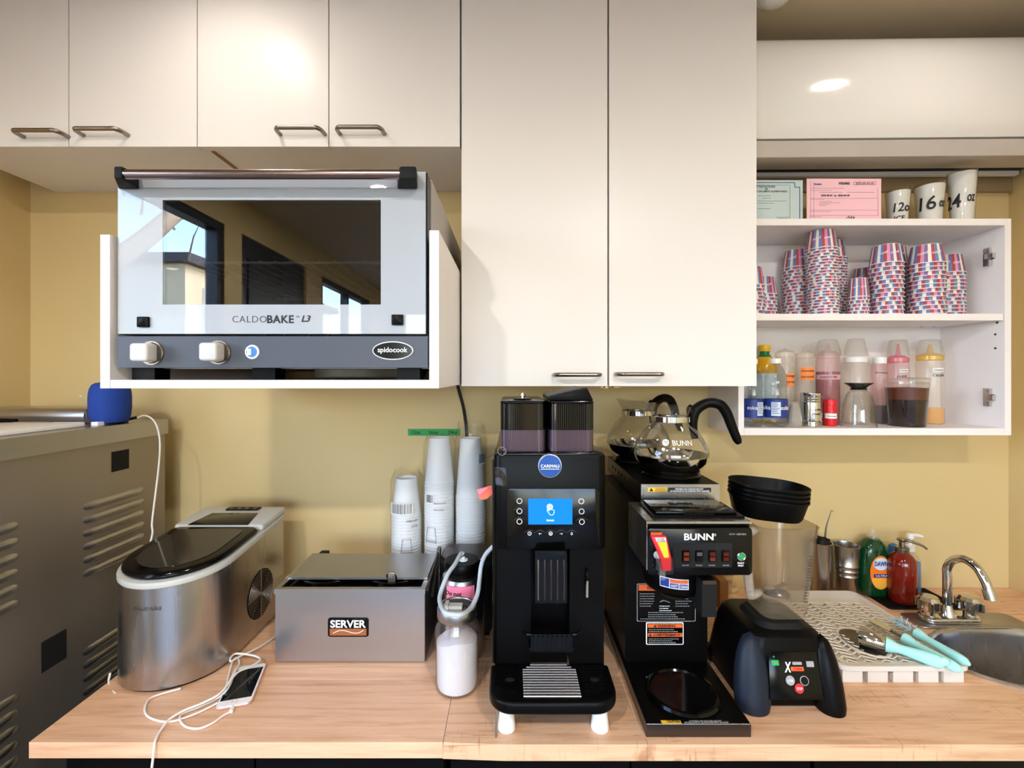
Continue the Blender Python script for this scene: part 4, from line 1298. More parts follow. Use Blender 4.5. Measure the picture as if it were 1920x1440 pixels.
lathe(b, [(R * .87, zl), (R * .90, zl + .002), (R * .90, zl + .020), (R * .87, zl + .0235), (R * .80, zl + .0235), (R * .78, zl + .021), (0, zl + .021), (0, zl + .0185), (R * .86, zl + .0185)], (x, Y, 0), 40, closed=False)
ld = part('lid', b, 'steel_satin', t)
b = N(); box(b, x - .022, x + .012, Y - .012, Y + .004, zl + .0212, zl + .028, .003); box(b, x - .026, x - .018, Y - .016, Y + .006, zl + .0212, zl + .032, .002); part('flip_spout', b, 'grey_plastic', ld)
b = N(); disc(b, (x + .018, Y - .004, zl + .0212), .005, .002, 'z', 14); part('rivet', b, 'brushed_dark', ld)
b = N(); n = 22; R2 = R - .0030; zs = CT + .110
rn = random.Random(2)
lathe(b, [(0, CT + .0058), (R * .86, CT + .0062), (R * .97 - .003, CT + .016), (R * .97 - .0032, CT + .05), (R * .985 - .0032, CT + .09), (R - .0036, zs), (R * .8, zs + .003), (R * .4, zs + .007), (0, zs + .004)], (x, Y, 0), 40)
for v in b.verts:
    if v.co.z > zs - .001: v.co.z += .006 * math.sin((v.co.x - x) * 60 + 1) * 1.0 - (v.co.y - Y) * .05
solo('sugar', b, 'sugar', 'white sugar filling two thirds of the glass jar', 'sugar', (x, Y, CT + .0058), kind='stuff')

# ================================================================== milk cooler with steel canister
t = thing('milk_cooler', 'black milk cooler unit behind the sugar jar', 'milk cooler', (-.125, 1.26, CT))
b = N(); prism(b, rrect(-.196, -.052, 1.205, 1.325, .03), CT + .003, 1.098, 'z', .008, 3); part('housing', b, 'black_matte', t)
b = N(); prism(b, rrect(-.190, -.058, 1.211, 1.319, .026), 1.098, 1.105, 'z', .003); part('top_cover', b, 'steel_dull', t)
b = N(); box(b, -.19, -.06, 1.21, 1.32, CT, CT + .0035); part('base', b, 'black_plastic', t)
Y = 1.140; x, R = cyl(825, 908, Y)
t = thing('milk_canister', 'steel milk canister with a black cap and a pink note behind the sugar jar', 'canister', (x, Y, CT))
b = N(); lathe(b, [(0, CT + .0005), (R * .97, CT + .0005), (R, CT + .004), (R, CT + .168), (R * .97, CT + .183), (R * .88, CT + .194), (R * .74, CT + .198), (0, CT + .198)], (x, Y, 0), 44); part('body', b, 'steel', t)
b = N(); lathe(b, [(R * .74, CT + .1975), (R * .74, CT + .206), (R * .68, CT + .209), (R * .68, CT + .213), (R * .80, CT + .216), (R * .80, CT + .227), (R * .76, CT + .231), (0, CT + .232)], (x, Y, 0), 40); cap = part('cap', b, 'black_plastic', t)
b = N(); lathe(b, [(.011, CT + .2325), (.011, CT + .235), (.004, CT + .237), (.004, CT + .241), (0, CT + .241)], (x + .004, Y - .01, 0), 18); part('hose_nipple', b, 'white_plastic', cap)
zn0, zn1 = PZ(1142, Y - R), PZ(1101, Y - R)
t = thing('pink_note', 'pink paper note with handwriting stuck to the steel milk canister', 'note', (x, Y - R, zn0))
b = N(); band(b, x, Y, R, -.62, .66, zn0, zn1, .0006, 18); part('paper', b, 'note_pink', t)
letters(t, 'Do not', (PX(849, Y - R), Y - R, PZ(1114, Y - R)), w=.042, m='ink', shear=.2, wrap=(x, Y, R + .0006), bold=.02)
letters(t, 'touch', (PX(848, Y - R), Y - R, PZ(1130, Y - R)), w=.030, m='ink', shear=.2, wrap=(x, Y, R + .0006), bold=.01)
t = thing('milk_hose', 'translucent white hose looping from the milk canister to the coffee machine', 'hose', (x, 1.05, 1.1))
b = N(); s0 = Vector((x + .004, Y - .01, CT + .2470))
tube(b, [s0, s0 + Vector((-.006, -.004, .003)), W(853, 1058, 1.088), W(839, 1078, 1.058), W(826, 1112, 1.03), W(825, 1130, 1.00), W(834, 1148, .958), W(850, 1152, .952), W(868, 1151, .956), W(884, 1138, .99), W(895, 1115, 1.02), W(899, 1088, 1.05), W(902, 1062, 1.06), W(909, 1042, 1.06), W(920, 1029, 1.055), W(926, 1024, 1.05)], .0050, 12, 5)
part('tube', b, 'hose_plastic', t)

# ================================================================== espresso machine
EX0, EX1, EF = -.0385, .1965, .945
t = thing('espresso_machine', 'tall black bean-to-cup coffee machine with a lit blue screen', 'coffee machine', (.079, 1.12, CT))
zb_, zu, ztp = .958, PZ(1031, EF), PZ(853, EF)
b = N()
box(b, EX0 + .002, EX1 - .002, 1.03, 1.385, zb_, ztp - .004, .006); part('body', b, 'black_plastic', t)
b = N(); prism(b, rrect(EX0, EX1, EF, 1.06, .018), zu, ztp, 'z', .004, 2); up = part('upper_housing', b, 'black_plastic', t)
b = N(); box(b, EX0 + .002, .040, .962, 1.031, zb_ + .02, zu - .0006, .004); box(b, .122, EX1 - .002, .962, 1.031, zb_ + .02, zu - .0006, .004); box(b, .0405, .1215, 1.000, 1.031, zb_ + .002, zu - .0006); part('front_panel', b, 'black_plastic', t)
b = N(); tube(b, [(EX0 + .001, EF + .012, zb_ + .03), (EX0 + .001, EF + .012, ztp - .012)], .0040, 8); part('edge_trim', b, 'black_gloss', t)
b = N(); prism(b, rrect(EX0 + .004, EX1 - .004, EF + .004, 1.37, .02), ztp - .0045, ztp + .0035, 'z', .002); part('top_tray', b, 'black_gloss', t)
# bean hoppers
def hopper(px0, px1, opened):
    x0, x1 = PX(px0, .972), PX(px1, .972); y0, y1 = .965, 1.165
    z0, z1, z2 = ztp + .004, PZ(806, .97), PZ(757, .97)
    def outline(g):
        base = rrect(x0 + g, x1 - g, y0 + g, y1 - g, .013, 5)
        out = []; n = len(base)
        for i in range(n):
            p, q = Vector(base[i]), Vector(base[(i + 1) % n])
            L_ = (q - p).length
            m = max(1, int(L_ / .0022))
            nrm = Vector((q.y - p.y, -(q.x - p.x))).normalized()
            for j in range(m):
                out.append(p + (q - p) * j / m + nrm * (.0009 if j % 2 else 0))
        return [(v.x, v.y) for v in out]
    h = thing('bean_hopper', 'ribbed smoky bean hopper with its lid propped open on the coffee machine' if opened else 'ribbed smoky bean hopper with a closed knobbed lid on the coffee machine', 'bean hopper', ((x0 + x1) / 2, 1.065, z0), 'bean hoppers')
    b = N(); prism(b, outline(0), z1 + .0003, z2, 'z', cap=False); part('shell', b, 'purple_plastic', h, ang=20)
    b = N(); prism(b, outline(0), z0, z1, 'z'); part('lower_shell', b, 'hopper_purple', h, 'purple ribbed lower half', ang=20)
    b = N(); prism(b, rrect(x0 + .004, x1 - .004, y0 + .004, y1 - .004, .011), z1 + .0005, z2 - .002, 'z'); part('coffee_beans', b, 'dark_syrup', h)
    b = N(); prism(b, rrect(x0 - .001, x1 + .001, y0 - .001, y1 + .001, .013), z2, z2 + .007, 'z', .003); ld = part('lid', b, 'black_gloss', h)
    if opened:
        b = N(); zz = z2 + .0072
        pts = [(x0 - .004, zz), (x1 - .001, zz), (x1 - .014, zz + .026), (x1 - .020, zz + .027), (x0 - .002, zz + .009)]
        prism(b, pts, y0 + .002, y1 - .03, 'y', .002); part('tilted_flap', b, 'black_plastic', ld)
    else:
        b = N(); zz = z2 + .007; cx = (x0 + x1) / 2
        lathe(b, [(.022, zz), (.020, zz + .004), (0, zz + .005)], (cx, y0 + .03, 0), 24)
        part('knob_base', b, 'black_gloss', ld)
        b = N(); lathe(b, [(.0045, zz + .004), (.0045, zz + .008), (.0065, zz + .009), (.0065, zz + .012), (.004, zz + .0125), (.004, zz + .015), (0, zz + .0155)], (cx, y0 + .03, 0), 18); part('knob', b, 'chrome', ld)
hopper(939, 1022, False)
hopper(1030, 1113, True)
# round badge
x, z = PX(1031, EF - .004), PZ(873.5, EF - .004)
b = N(); disc(b, (x, EF + .0003, z), .0262, .005, '-y', 44, .0255, .001); bd = part('badge_ring', b, 'chrome', up)
b = N(); disc(b, (x, EF - .0044, z), .0228, .0014, '-y', 40); part('badge', b, 'blue_badge', up)
letters(up, 'CARIMALI', (x, EF - .0058, z), w=.038, m='white_print', bold=.012)
b = N(); box(b, x - .019, x + .019, EF - .0064, EF - .0057, z - .0068, z - .0056); part('badge_underline', b, 'white_print', up)
# screen panel
b = N(); prism(b, rrect(PX(950, EF), PX(1124, EF), PZ(1029, EF), PZ(916, EF), .010), EF - .0012, EF + .0004, 'y', .0005); sp_ = part('control_panel', b, 'black_gloss', up)
yq = EF - .0013
b = N(); box(b, PX(990.5, yq), PX(1073, yq), yq - .0012, yq + .0004, PZ(983, yq), PZ(935, yq)); scn = part('screen', b, 'screen_blue', up)
ys = yq - .0014
def spx(px, py): return Vector((PX(px, ys), ys, PZ(py, ys)))
b = N()
hand = [(1030, 957), (1030, 948), (1032.5, 948), (1032.5, 955.5), (1036, 955.2), (1039, 957), (1039, 961.5), (1036.5, 965.8), (1031.5, 965.5), (1027.5, 960), (1025.3, 956), (1027, 955.3), (1030, 958)]
tube(b, [spx(*p) for p in hand], .0005, 5)
ring(b, spx(1030.8, 950.5), .0034, .0004, '-y', 20, 5); ring(b, spx(1030.8, 950.5), .0058, .0005, '-y', 24, 5)
part('touch_icon', b, 'screen_white', up)
letters(up, 'Carimali', spx(1031.5, 975.5) + Vector((0, .0002, 0)), w=.0150, m='screen_white', bold=.02)
for px, py in ((974, 939.5), (974, 958.5), (974, 978), (1090, 940), (1090.5, 959), (1091, 978.5)):
    c = W(px, py, yq); b = N(); ring(b, c, .0052, .0007, '-y', 24, 6)
    bt = part('selection_button', b, 'white_print', up)
    b = N(); s = 1 if px > 1000 else -1
    # worn streak above each button where the film has been rubbed off
    tube(b, [c + Vector((-.013, .0002, .002)), c + Vector((-.006, .0002, .0068)), c + Vector((0, .0002, .0082)), c + Vector((.007, .0002, .0062)), c + Vector((.013, .0002, .003))], [.0006, .0012, .0016, .0012, .0006], 6, 3, flat=.2)
    part('worn_streak', b, 'worn_film', bt)
for px, sym in ((993, 'i'), (1013, '<'), (1032.5, 'o'), (1052, '>'), (1072, 'd')):
    c = W(px, 1000.5, yq); b = N()
    if sym in '<>':
        s = -1 if sym == '<' else 1
        tube(b, [c + Vector((-.003 * s, 0, 0)), c + Vector((.003 * s, 0, 0)), c + Vector((.0008 * s, 0, .0022)), c + Vector((.003 * s, 0, 0)), c + Vector((.0008 * s, 0, -.0022))], .0005, 5)
    elif sym == 'd':
        tube(b, [c + Vector((0, 0, .003)), c + Vector((-.002, 0, -.0005)), c + Vector((0, 0, -.0028)), c + Vector((.002, 0, -.0005)), c + Vector((0, 0, .003))], .0005, 5, 3)
    else:
        ring(b, c, .0036, .0006, '-y', 20, 5); box(b, c.x - .0005, c.x + .0005, c.y - .0004, c.y, c.z - .002, c.z + .001)
        if sym == 'o': box(b, c.x - .0022, c.x + .0022, c.y - .0005, c.y, c.z - .0007, c.z + .0007)
    bt = part('menu_button', b, 'white_print', up)
    b = N()
    tube(b, [c + Vector((-.012, .0002, .001)), c + Vector((-.004, .0002, .0062)), c + Vector((.002, .0002, .0070)), c + Vector((.011, .0002, .002))], [.0005, .0014, .0018, .0005], 6, 3, flat=.2)
    part('worn_streak', b, 'worn_film', bt)
# spout
sx_0, sx_1, sy = PX(1003, .925), PX(1062, .925), .915
b = N(); box(b, sx_0, sx_1, sy, 1.0, PZ(1131, sy), PZ(1041, sy), .005, 3); spo = part('spout', b, 'black_gloss', t)
for k in range(5):
    xx = sx_0 + .006 + k * (sx_1 - sx_0 - .012) / 4
    b = N(); tube(b, [(xx, sy - .0005, PZ(1125, sy)), (xx, sy - .001, PZ(1066, sy)), (xx, sy + .001, PZ(1050, sy))], .0016, 8, 3); part('spout_rib', b, 'nickel' if k == 0 else 'brushed_dark', spo)
b = N()
for k in range(2):
    xx = sx_0 + .018 + k * .025
    lathe(b, [(.005, PZ(1131, sy) - .010), (.0065, PZ(1131, sy) + .001), (.004, PZ(1131, sy) + .001), (.0035, PZ(1131, sy) - .010)], (xx, sy + .02, 0), 14, closed=True)
part('nozzle', b, 'black_plastic', spo)
# hot water wand
b = N(); x = PX(1101, .95); tube(b, [(x, .952, PZ(1120, .95)), (x, .952, PZ(1089, .95))], .0035, 12); wd = part('water_nozzle', b, 'chrome', t)
b = N(); tube(b, [(x, .952, PZ(1089, .95) - .0005), (x, .953, PZ(1074, .95)), (x, .965, PZ(1070, .95))], .0026, 10, 3); part('nozzle_stem', b, 'black_gloss', wd)
# folding cup rest
b = N(); zc0 = PZ(1206, .955); 
box(b, .035, .127, .930, .999, zc0, zc0 + .005, .002); box(b, .038, .124, .928, .932, zc0 - .004, zc0 + .034, .001)
for k in range(9):
    xx = .042 + k * .0098; box(b, xx, xx + .003, .9255, .929, zc0, zc0 + .03)
tube(b, [(.022, .945, zc0 + .030), (.030, .935, zc0 + .030), (.132, .935, zc0 + .030), (.142, .945, zc0 + .030)], .003, 8)
part('cup_rest', b, 'black_gloss', t)
# drip tray
TY0, TY1, TZ0, TZ1 = .845, .961, .958, .982
b = N()
pts = [(-.0445 + .0, TY1), (-.0445, .905)] + [(-.0445 + .045 - .045 * math.cos(a), .892 - .047 * math.sin(a)) for a in [i / 8 * PI / 2 for i in range(9)]] + [(.2025 - .045 + .045 * math.sin(a), .892 - .047 * math.cos(a)) for a in [i / 8 * PI / 2 for i in range(9)]] + [(.2025, .905), (.2025, TY1)]
prism(b, pts, TZ0, TZ1, 'z', .006, 3); dt = part('drip_tray', b, 'black_plastic', t)
b = N(); gx0, gx1 = .022, .131
for k in range(13):
    y = .861 + k * .0078
    in_ = .004 * max(0, k - 10)
    tube(b, [(gx0 + in_ * 2, y, TZ1 + .002), (gx1 - in_ * 2, y, TZ1 + .002)], .0022, 8)
for x in (gx0 + .012, gx1 - .012):
    tube(b, [(x, .860, TZ1 + .0008), (x, .950, TZ1 + .0008)], .0013, 6)
part('drip_grille', b, 'nickel', t)
for s in (0, 1):
    b = N()
    for k in range(10):
        y = .875 + k * .0083; cut = .02 * max(0, (2 - k)) / 2
        a, c = (-.034 + cut, .012) if s == 0 else (.142, .192 - cut)
        box(b, a, c, y, y + .0042, TZ1 - .0006, TZ1 + .0016, .0006, 1)
    part('tray_grating', b, 'black_gloss', t)
    b = N(); xx = -.004 if s == 0 else .165
    prism(b, ellipse(xx, .908, .009, .006, 20), TZ1 + .0014, TZ1 + .0022, 'z'); part('drain_hole', b, 'black_cavity', t)
for x, y in ((-.0105, .893), (.1725, .893), (-.008, 1.34), (.166, 1.34)):
    b = N(); lathe(b, [(0, CT + .0003), (.0172, CT + .0003), (.0175, CT + .003), (.0125, CT + .046), (.0122, TZ0 + .002), (0, TZ0 + .002)], (x, y, 0), 24); part('foot', b, 'white_plastic', t)
b = N(); tube(b, [(PX(930, .87), .868, CT + .0012), (PX(933, .9), .885, TZ0 + .003)], .0022, 8)
solo('metal_rod', b, 'nickel', 'thin metal rod leaning against a white foot of the black coffee machine', 'rod')
t = thing('paper_flag', 'folded coral paper tag sticking out beside the black coffee machine', 'paper tag', (PX(910, .98), .98, PZ(938, .98)))
b = N(); q = [W(894, 918, .975), W(921, 910, .985), W(924, 926, .985), W(912, 936, .98), W(899, 937, .975)]
vs = [b.verts.new(p) for p in q] + [b.verts.new(p + Vector((0, .0006, 0))) for p in q]
n = 5
b.faces.new(vs[:n]); b.faces.new(vs[n:][::-1])
for i in range(n): b.faces.new((vs[i], vs[(i + 1) % n], vs[n + (i + 1) % n], vs[n + i]))
part('paper', b, 'note_orange', t)
b = N(); q = [W(894, 918, .9745), W(916, 914, .9795), W(899, 928, .9742)]
vs = [b.verts.new(p + Vector((0, -.0008, 0))) for p in q] + [b.verts.new(p - Vector((0, .0002, 0))) for p in q]
b.faces.new(vs[:3]); b.faces.new(vs[3:][::-1])
for i in range(3): b.faces.new((vs[i], vs[(i + 1) % 3], vs[3 + (i + 1) % 3], vs[3 + i]))
part('folded_corner', b, 'note_pink', t)
b = N(); box(b, W(921, 910, .985).x - .001, EX0 + .001, .984, .986, W(921, 920, .985).z, W(921, 914, .985).z); part('adhesive_tab', b, 'clear_plastic', t)
b = N()
c = W(941, 846, .942) + Vector((0, 0, 0))
ring(b, c, .0085, .0007, '-y', 28, 6); tube(b, [c + Vector((-.008, 0, -.003)), W(925, 852, .95), W(910, 861, .97)], .0007, 6)
solo('wire_loop', b, 'nickel', 'thin wire loop hooked on the upper corner of the black coffee machine', 'wire')
b = N(); q0 = [W(926, 875, .943), W(948, 877, .943), W(951, 912, .943), W(929, 908, .943)]
rows = []
rn = random.Random(8)
for i in range(7):
    u = i / 6; row = []
    for j in range(5):
        v = j / 4
        p = (q0[0] * (1 - v) + q0[1] * v) * (1 - u) + (q0[3] * (1 - v) + q0[2] * v) * u
        row.append(b.verts.new(p + Vector((0, -.0015 - rn.random() * .0016, 0))))
    rows.append(row)
for i in range(6):
    for j in range(4): b.faces.new((rows[i][j], rows[i][j + 1], rows[i + 1][j + 1], rows[i + 1][j]))
ext = bmesh.ops.extrude_face_region(b, geom=list(b.faces))
for g in ext['geom']:
    if isinstance(g, bmesh.types.BMVert): g.co.y += .0006
part('clear_tape', b, 'clear_glass', bpy.data.objects['upper_housing'].parent)
# ================================================================== drip coffee brewer
BX0, BX1, BF = .2567, .4565, .869
bt0, bt1 = PZ(1382, BF), PZ(1358, BF)
t = thing('coffee_brewer', 'black and steel drip coffee brewer with two warming plates on top', 'coffee brewer', (.356, 1.08, CT))
b = N(); box(b, BX0, BX1, BF, 1.30, bt0, bt1, .0015); bs = part('base', b, 'brushed_dark', t)
b = N(); box(b, BX0 + .002, BX1 - .002, BF + .0022, 1.056, bt1 - .0008, bt1 + .0008); part('base_deck', b, 'black_plastic', bs)
b = N(); tube(b, [(BX0 + .001, BF + .0005, bt1), (BX1 - .001, BF + .0005, bt1)], .0011, 6); part('edge_trim', b, 'steel', bs)
b = N()
for x in (BX0 + .02, BX1 - .02):
    for y in (BF + .03, 1.27): lathe(b, [(0, CT), (.011, CT), (.011, bt0 + .001), (0, bt0 + .001)], (x, y, 0), 14)
part('foot', b, 'black_plastic', t)
hz0, hz1 = PZ(1077, BF), PZ(981, BF)
b = N(); box(b, BX0 + .006, BX1 - .002, 1.058, 1.298, bt1 + .0005, hz0 + .001, .003); col = part('column', b, 'black_plastic', t)
def plate(cx, cy, z, r, par):
    b = N(); lathe(b, [(r * 1.08, z), (r * 1.10, z + .004), (r * 1.05, z + .009), (r * .97, z + .0095), (r * .93, z + .006), (r * .90, z + .0055), (0, z + .006)], (cx, cy, 0), 48)
    return part('warming_plate', b, 'black_gloss', par)
plate(PX(1279, .952), .952, bt1 + .0008, .068, t)
b = N()
for px, py in ((1213, 1272), (1295, 1270), (1320, 1273)):
    Yq = (CZ - bt1) * F / (py - HY); disc(b, (PX(px, Yq), Yq, bt1 + .0008), .0025, .002, 'z', 12)
part('screw', b, 'chrome', t)
# base labels
def up_plate(px0, px1, py0, py1, m, z, par, name):
    Y1, Y0 = (CZ - z) * F / (py0 - HY), (CZ - z) * F / (py1 - HY)
    b = N(); box(b, PX(px0, Y0), PX(px1, Y0), Y0, Y1, z, z + .0005); return part(name, b, m, par), Y0, Y1
p, Y0, Y1 = up_plate(1241, 1278, 1351, 1356.5, 'yellow_print', bt1 + .0008, bs, 'caution_label')
FLAT = Matrix.Identity(4)
letters(p, 'CAUTION', ((PX(1264, Y0)), (Y0 + Y1) / 2, bt1 + .0013), w=.024, h=.006, m='ink', M=FLAT)
p, Y0, Y1 = up_plate(1281, 1370, 1351, 1357, 'black_gloss', bt1 + .0008, bs, 'warning_strip')
letters(p, 'WARMERS AND SURFACES ARE HOT', (PX(1325, Y0), Y0 + (Y1 - Y0) * .7, bt1 + .0013), w=.062, h=.0032, m='grey_print', M=FLAT)
letters(p, 'LES RECHAUDS ET LES SURFACES SONT CHAUDES', (PX(1325, Y0), Y0 + (Y1 - Y0) * .25, bt1 + .0013), w=.084, h=.0032, m='grey_print', M=FLAT)
# hood
b = N(); box(b, BX0 + .001, BX1 - .001, BF + .004, 1.298, hz0 + .0005, hz1, .003); hd = part('hood', b, 'black_plastic', t)
b = N(); prism(b, rrect(BX0 + .0005, BX1 + .0005, hz0, hz1 - .006, .009), BF - .006, BF + .0045, 'y', .003, 2); fp_ = part('front_panel', b, 'black_gloss', t)
b = N(); box(b, BX0 - .001, BX1 - .0005, BF - .004, .998, hz1 + .0002, hz1 + .0045, .0012); box(b, BX0 - .001, BX0 + .0008, BF - .004, .998, hz0 + .01, hz1 + .0002); part('top_tray', b, 'steel', t)
b = N(); box(b, BX0 + .018, BX1 - .004, BF + .016, .988, hz1 + .0047, hz1 + .0085, .002); ld = part('filler_lid_base', b, 'black_plastic', t)
b = N(); prism(b, [(BX0 + .026, BF + .026), (BX1 - .014, BF + .026), (BX1 - .016, .982), (BX0 + .026, .982)], hz1 + .0087, hz1 + .0145, 'z', .002); lid = part('filler_lid', b, 'black_gloss', t)
b = N(); box(b, .335, .395, BF + .0195, BF + .032, hz1 + .0087, hz1 + .0120, .001); part('lid_catch', b, 'black_plastic', lid)
letters(lid, 'BUNN', (.352, .952, hz1 + .0146), w=.05, m='black_plastic', bold=.02, M=FLAT)
yb = BF - .0061
def bp(px, py): return Vector((PX(px, yb), yb, PZ(py, yb)))
letters(fp_, 'BUNN', bp(1310, 1006.5), w=.0555, h=.0128, m='white_print', bold=.02)
b = N(); ring(b, bp(1340.5, 1003), .0018, .0004, '-y', 16, 5); part('trademark_ring', b, 'white_print', fp_)
letters(fp_, 'CW SERIES', bp(1383, 1001.5), w=.032, h=.0030, m='grey_print')
b = N(); prism(b, rrect(bp(1262, 0).x, bp(1373, 0).x, bp(0, 1064).z, bp(0, 1018).z, .003), yb - .0006, yb + .002, 'y', .0004); sw = part('switch_panel', b, 'black_cavity', fp_)
for px, m1, m2, s in ((1285, 'amber_switch', 'amber_switch', ''), (1309.5, 'ink_soft', 'black_gloss', ''), (1334, 'red_dark', 'amber_switch', ''), (1359, 'red_dark', 'red_dark', '')):
    c = bp(px, 1041); b = N(); box(b, c.x - .0065, c.x + .0065, yb - .0055, yb - .0005, c.z - .0105, c.z + .0095, .0012); s1 = part('rocker_switch', b, 'black_gloss', fp_)
    b = N(); box(b, c.x - .0048, c.x + .0048, yb - .0063, yb - .0050, c.z + .0010, c.z + .0075, .0005); part('switch_lens', b, m1, s1)
    b = N(); box(b, c.x - .0048, c.x + .0048, yb - .0063, yb - .0050, c.z - .0085, c.z - .0020, .0005); part('switch_lens', b, m2, s1)
for px, s in ((1285, 'ON\nOFF'), (1310, 'TOP\nREAR'), (1334, 'TOP\nFRONT'), (1361, 'LOWER')):
    letters(fp_, s.replace('\n', ' '), bp(px, 1059.5) + Vector((0, -.0007, 0)), w=.0125, h=.0022, m='grey_print')
c = bp(1390, 1043.5)
b = N(); ring(b, c, .0070, .0016, '-y', 28, 8); part('lamp_ring', b, 'chrome', fp_)
b = N(); disc(b, c + Vector((0, .0004, 0)), .0060, .0040, '-y', 24, .0048, .0014); part('ready_lamp', b, 'green_lamp', fp_)
letters(fp_, 'READY', bp(1389, 1055.5), w=.0125, h=.0032, m='white_print'); letters(fp_, 'PRET', bp(1389, 1060.5), w=.0105, h=.0032, m='white_print')
# hot water faucet
b = N(); c0 = bp(1222, 999); 
box(b, bp(1220, 0).x, bp(1241, 0).x, yb - .0006, yb + .0004, bp(0, 1005).z, bp(0, 998).z); wl = part('hot_water_label', b, 'orange_print', fp_)
letters(wl, 'HOT WATER', bp(1230.5, 1003.2) + Vector((0, -.0007, 0)), w=.018, h=.0024, m='white_print')
yf = BF - .05
def fq(px, py, y): return Vector((PX(px, y), y, PZ(py, y)))
def solid_from(q0, q1):
    b = N(); n = len(q0); A = [b.verts.new(p) for p in q0]; B = [b.verts.new(p) for p in q1]
    b.faces.new(A); b.faces.new(B[::-1])
    for i in range(n): b.faces.new((A[i], B[i], B[(i + 1) % n], A[(i + 1) % n]))
    bmesh.ops.recalc_face_normals(b, faces=b.faces)
    return b
o1 = [(1221, 1007), (1250, 1006), (1259, 1046), (1259, 1071), (1243, 1072), (1239, 1048)]
yh = BF - .034
q0 = [fq(px, py, yh) for px, py in o1]; q1 = [p + Vector((0, .012, 0)) for p in q0]
b = solid_from(q0, q1); bevel_all(b, .002, 2); fh = part('faucet_handle', b, 'red_plastic', t)
q0 = [fq(px, py, yh - .0004) for px, py in ((1228.5, 1008.5), (1248, 1008), (1249.5, 1015.5), (1231.5, 1016))]; b = solid_from(q0, [p + Vector((0, .002, 0)) for p in q0]); hl = part('handle_label', b, 'white_print', fh)
q0 = [fq(px, py, yh - .0004) for px, py in ((1232.5, 1017), (1250, 1016.5), (1254.5, 1045), (1245.5, 1046))]; b = solid_from(q0, [p + Vector((0, .002, 0)) for p in q0]); part('handle_sticker', b, 'yellow_print', fh)
letters(hl, 'HOT WATER', fq(1238.5, 1010.5, yh - .0005), w=.014, h=.0022, m='ink'); letters(hl, 'EAU CHAUDE', fq(1240, 1013.8, yh - .0005), w=.014, h=.0022, m='ink')
b = N(); tube(b, [(PX(1232, BF), yb + .001, PZ(1040, BF)), (PX(1232, BF - .02), BF - .022, PZ(1040, BF - .02))], .007, 14); part('faucet_stem', b, 'grey_print', t)
b = N(); x0, x1 = PX(1233, yh - .004), PX(1262, yh - .004); z0, z1 = PZ(1077, yh - .004), PZ(1047, yh - .004)
box(b, x0, x1, yh - .005, yh - .0035, z0, z1); box(b, x0, x0 + .0015, yh - .0035, yb, z0, z1); box(b, x1 - .0015, x1, yh - .0035, yb, z0, z1); part('faucet_guard', b, 'clear_glass', t)
b = N(); tube(b, [(PX(1247, yh), yh + .014, PZ(1092, yh)), (PX(1247, yh), yh + .014, PZ(1070, yh))], .006, 14); tube(b, [(PX(1247, yh), yh + .014, PZ(1070, yh)), (PX(1244, yh), yb, PZ(1062, yh))], .005, 12); part('faucet_spout', b, 'clear_plastic', t)
# brew funnel
fcx, fcy, frr = .345, .965, .066
b = N(); zt = hz0 - .0005
lathe(b, [(0, zt - .085), (.012, zt - .085), (.030, zt - .080), (frr * .92, zt - .060), (frr, zt - .045), (frr, zt), (0, zt)], (fcx, fcy, 0), 44); fn = part('brew_funnel', b, 'black_plastic', t)
b = N(); x, y = PX(1325, .885), .885; box(b, x - .014, x + .014, y - .012, y + .03, PZ(1151, y), PZ(1084, y), .004, 3); part('funnel_handle', b, 'black_matte', fn)
b = N(); box(b, x - .0125, x + .0125, y - .0135, y + .012, PZ(1090, y), PZ(1083, y), .002); part('handle_cap', b, 'brushed_dark', fn)
RB = lambda z: frr
a0, a1 = -.78, .06; zl0, zl1 = zt - .043, zt - .023
b = N(); band(b, fcx, fcy, RB, a0, a1, zl0, zl1, .0006, 14); fl = part('funnel_label', b, 'white_print', fn)
R6 = lambda z: frr + .0006
b = N(); band(b, fcx, fcy, R6, a0 + .30, a1 - .02, zl0 + .0115, zl1 - .0015, .0003, 10); part('label_stripe', b, 'orange_print', fl)
b = N(); band(b, fcx, fcy, R6, a0 + .30, a0 + .55, zl0 + .0015, zl0 + .0105, .0003, 8); part('label_field', b, 'label_blue', fl)
b = N(); band(b, fcx, fcy, R6, a0 + .57, a1 - .02, zl0 + .0015, zl0 + .0105, .0003, 8); part('label_field', b, 'label_blue', fl)
b = N(); band(b, fcx, fcy, R6, a0 + .02, a0 + .28, zl0 + .0015, zl1 - .0015, .0003, 8); part('label_field', b, 'label_blue', fl)
letters(fl, 'HOT', (fcx + frr * math.sin(a0 + .425), 0, zl0 + .006), w=.012, h=.005, m='white_print', wrap=(fcx, fcy, frr + .0009)); letters(fl, 'CHAUD', (fcx + frr * math.sin(a0 + .70), 0, zl0 + .006), w=.014, h=.005, m='white_print', wrap=(fcx, fcy, frr + .0009))
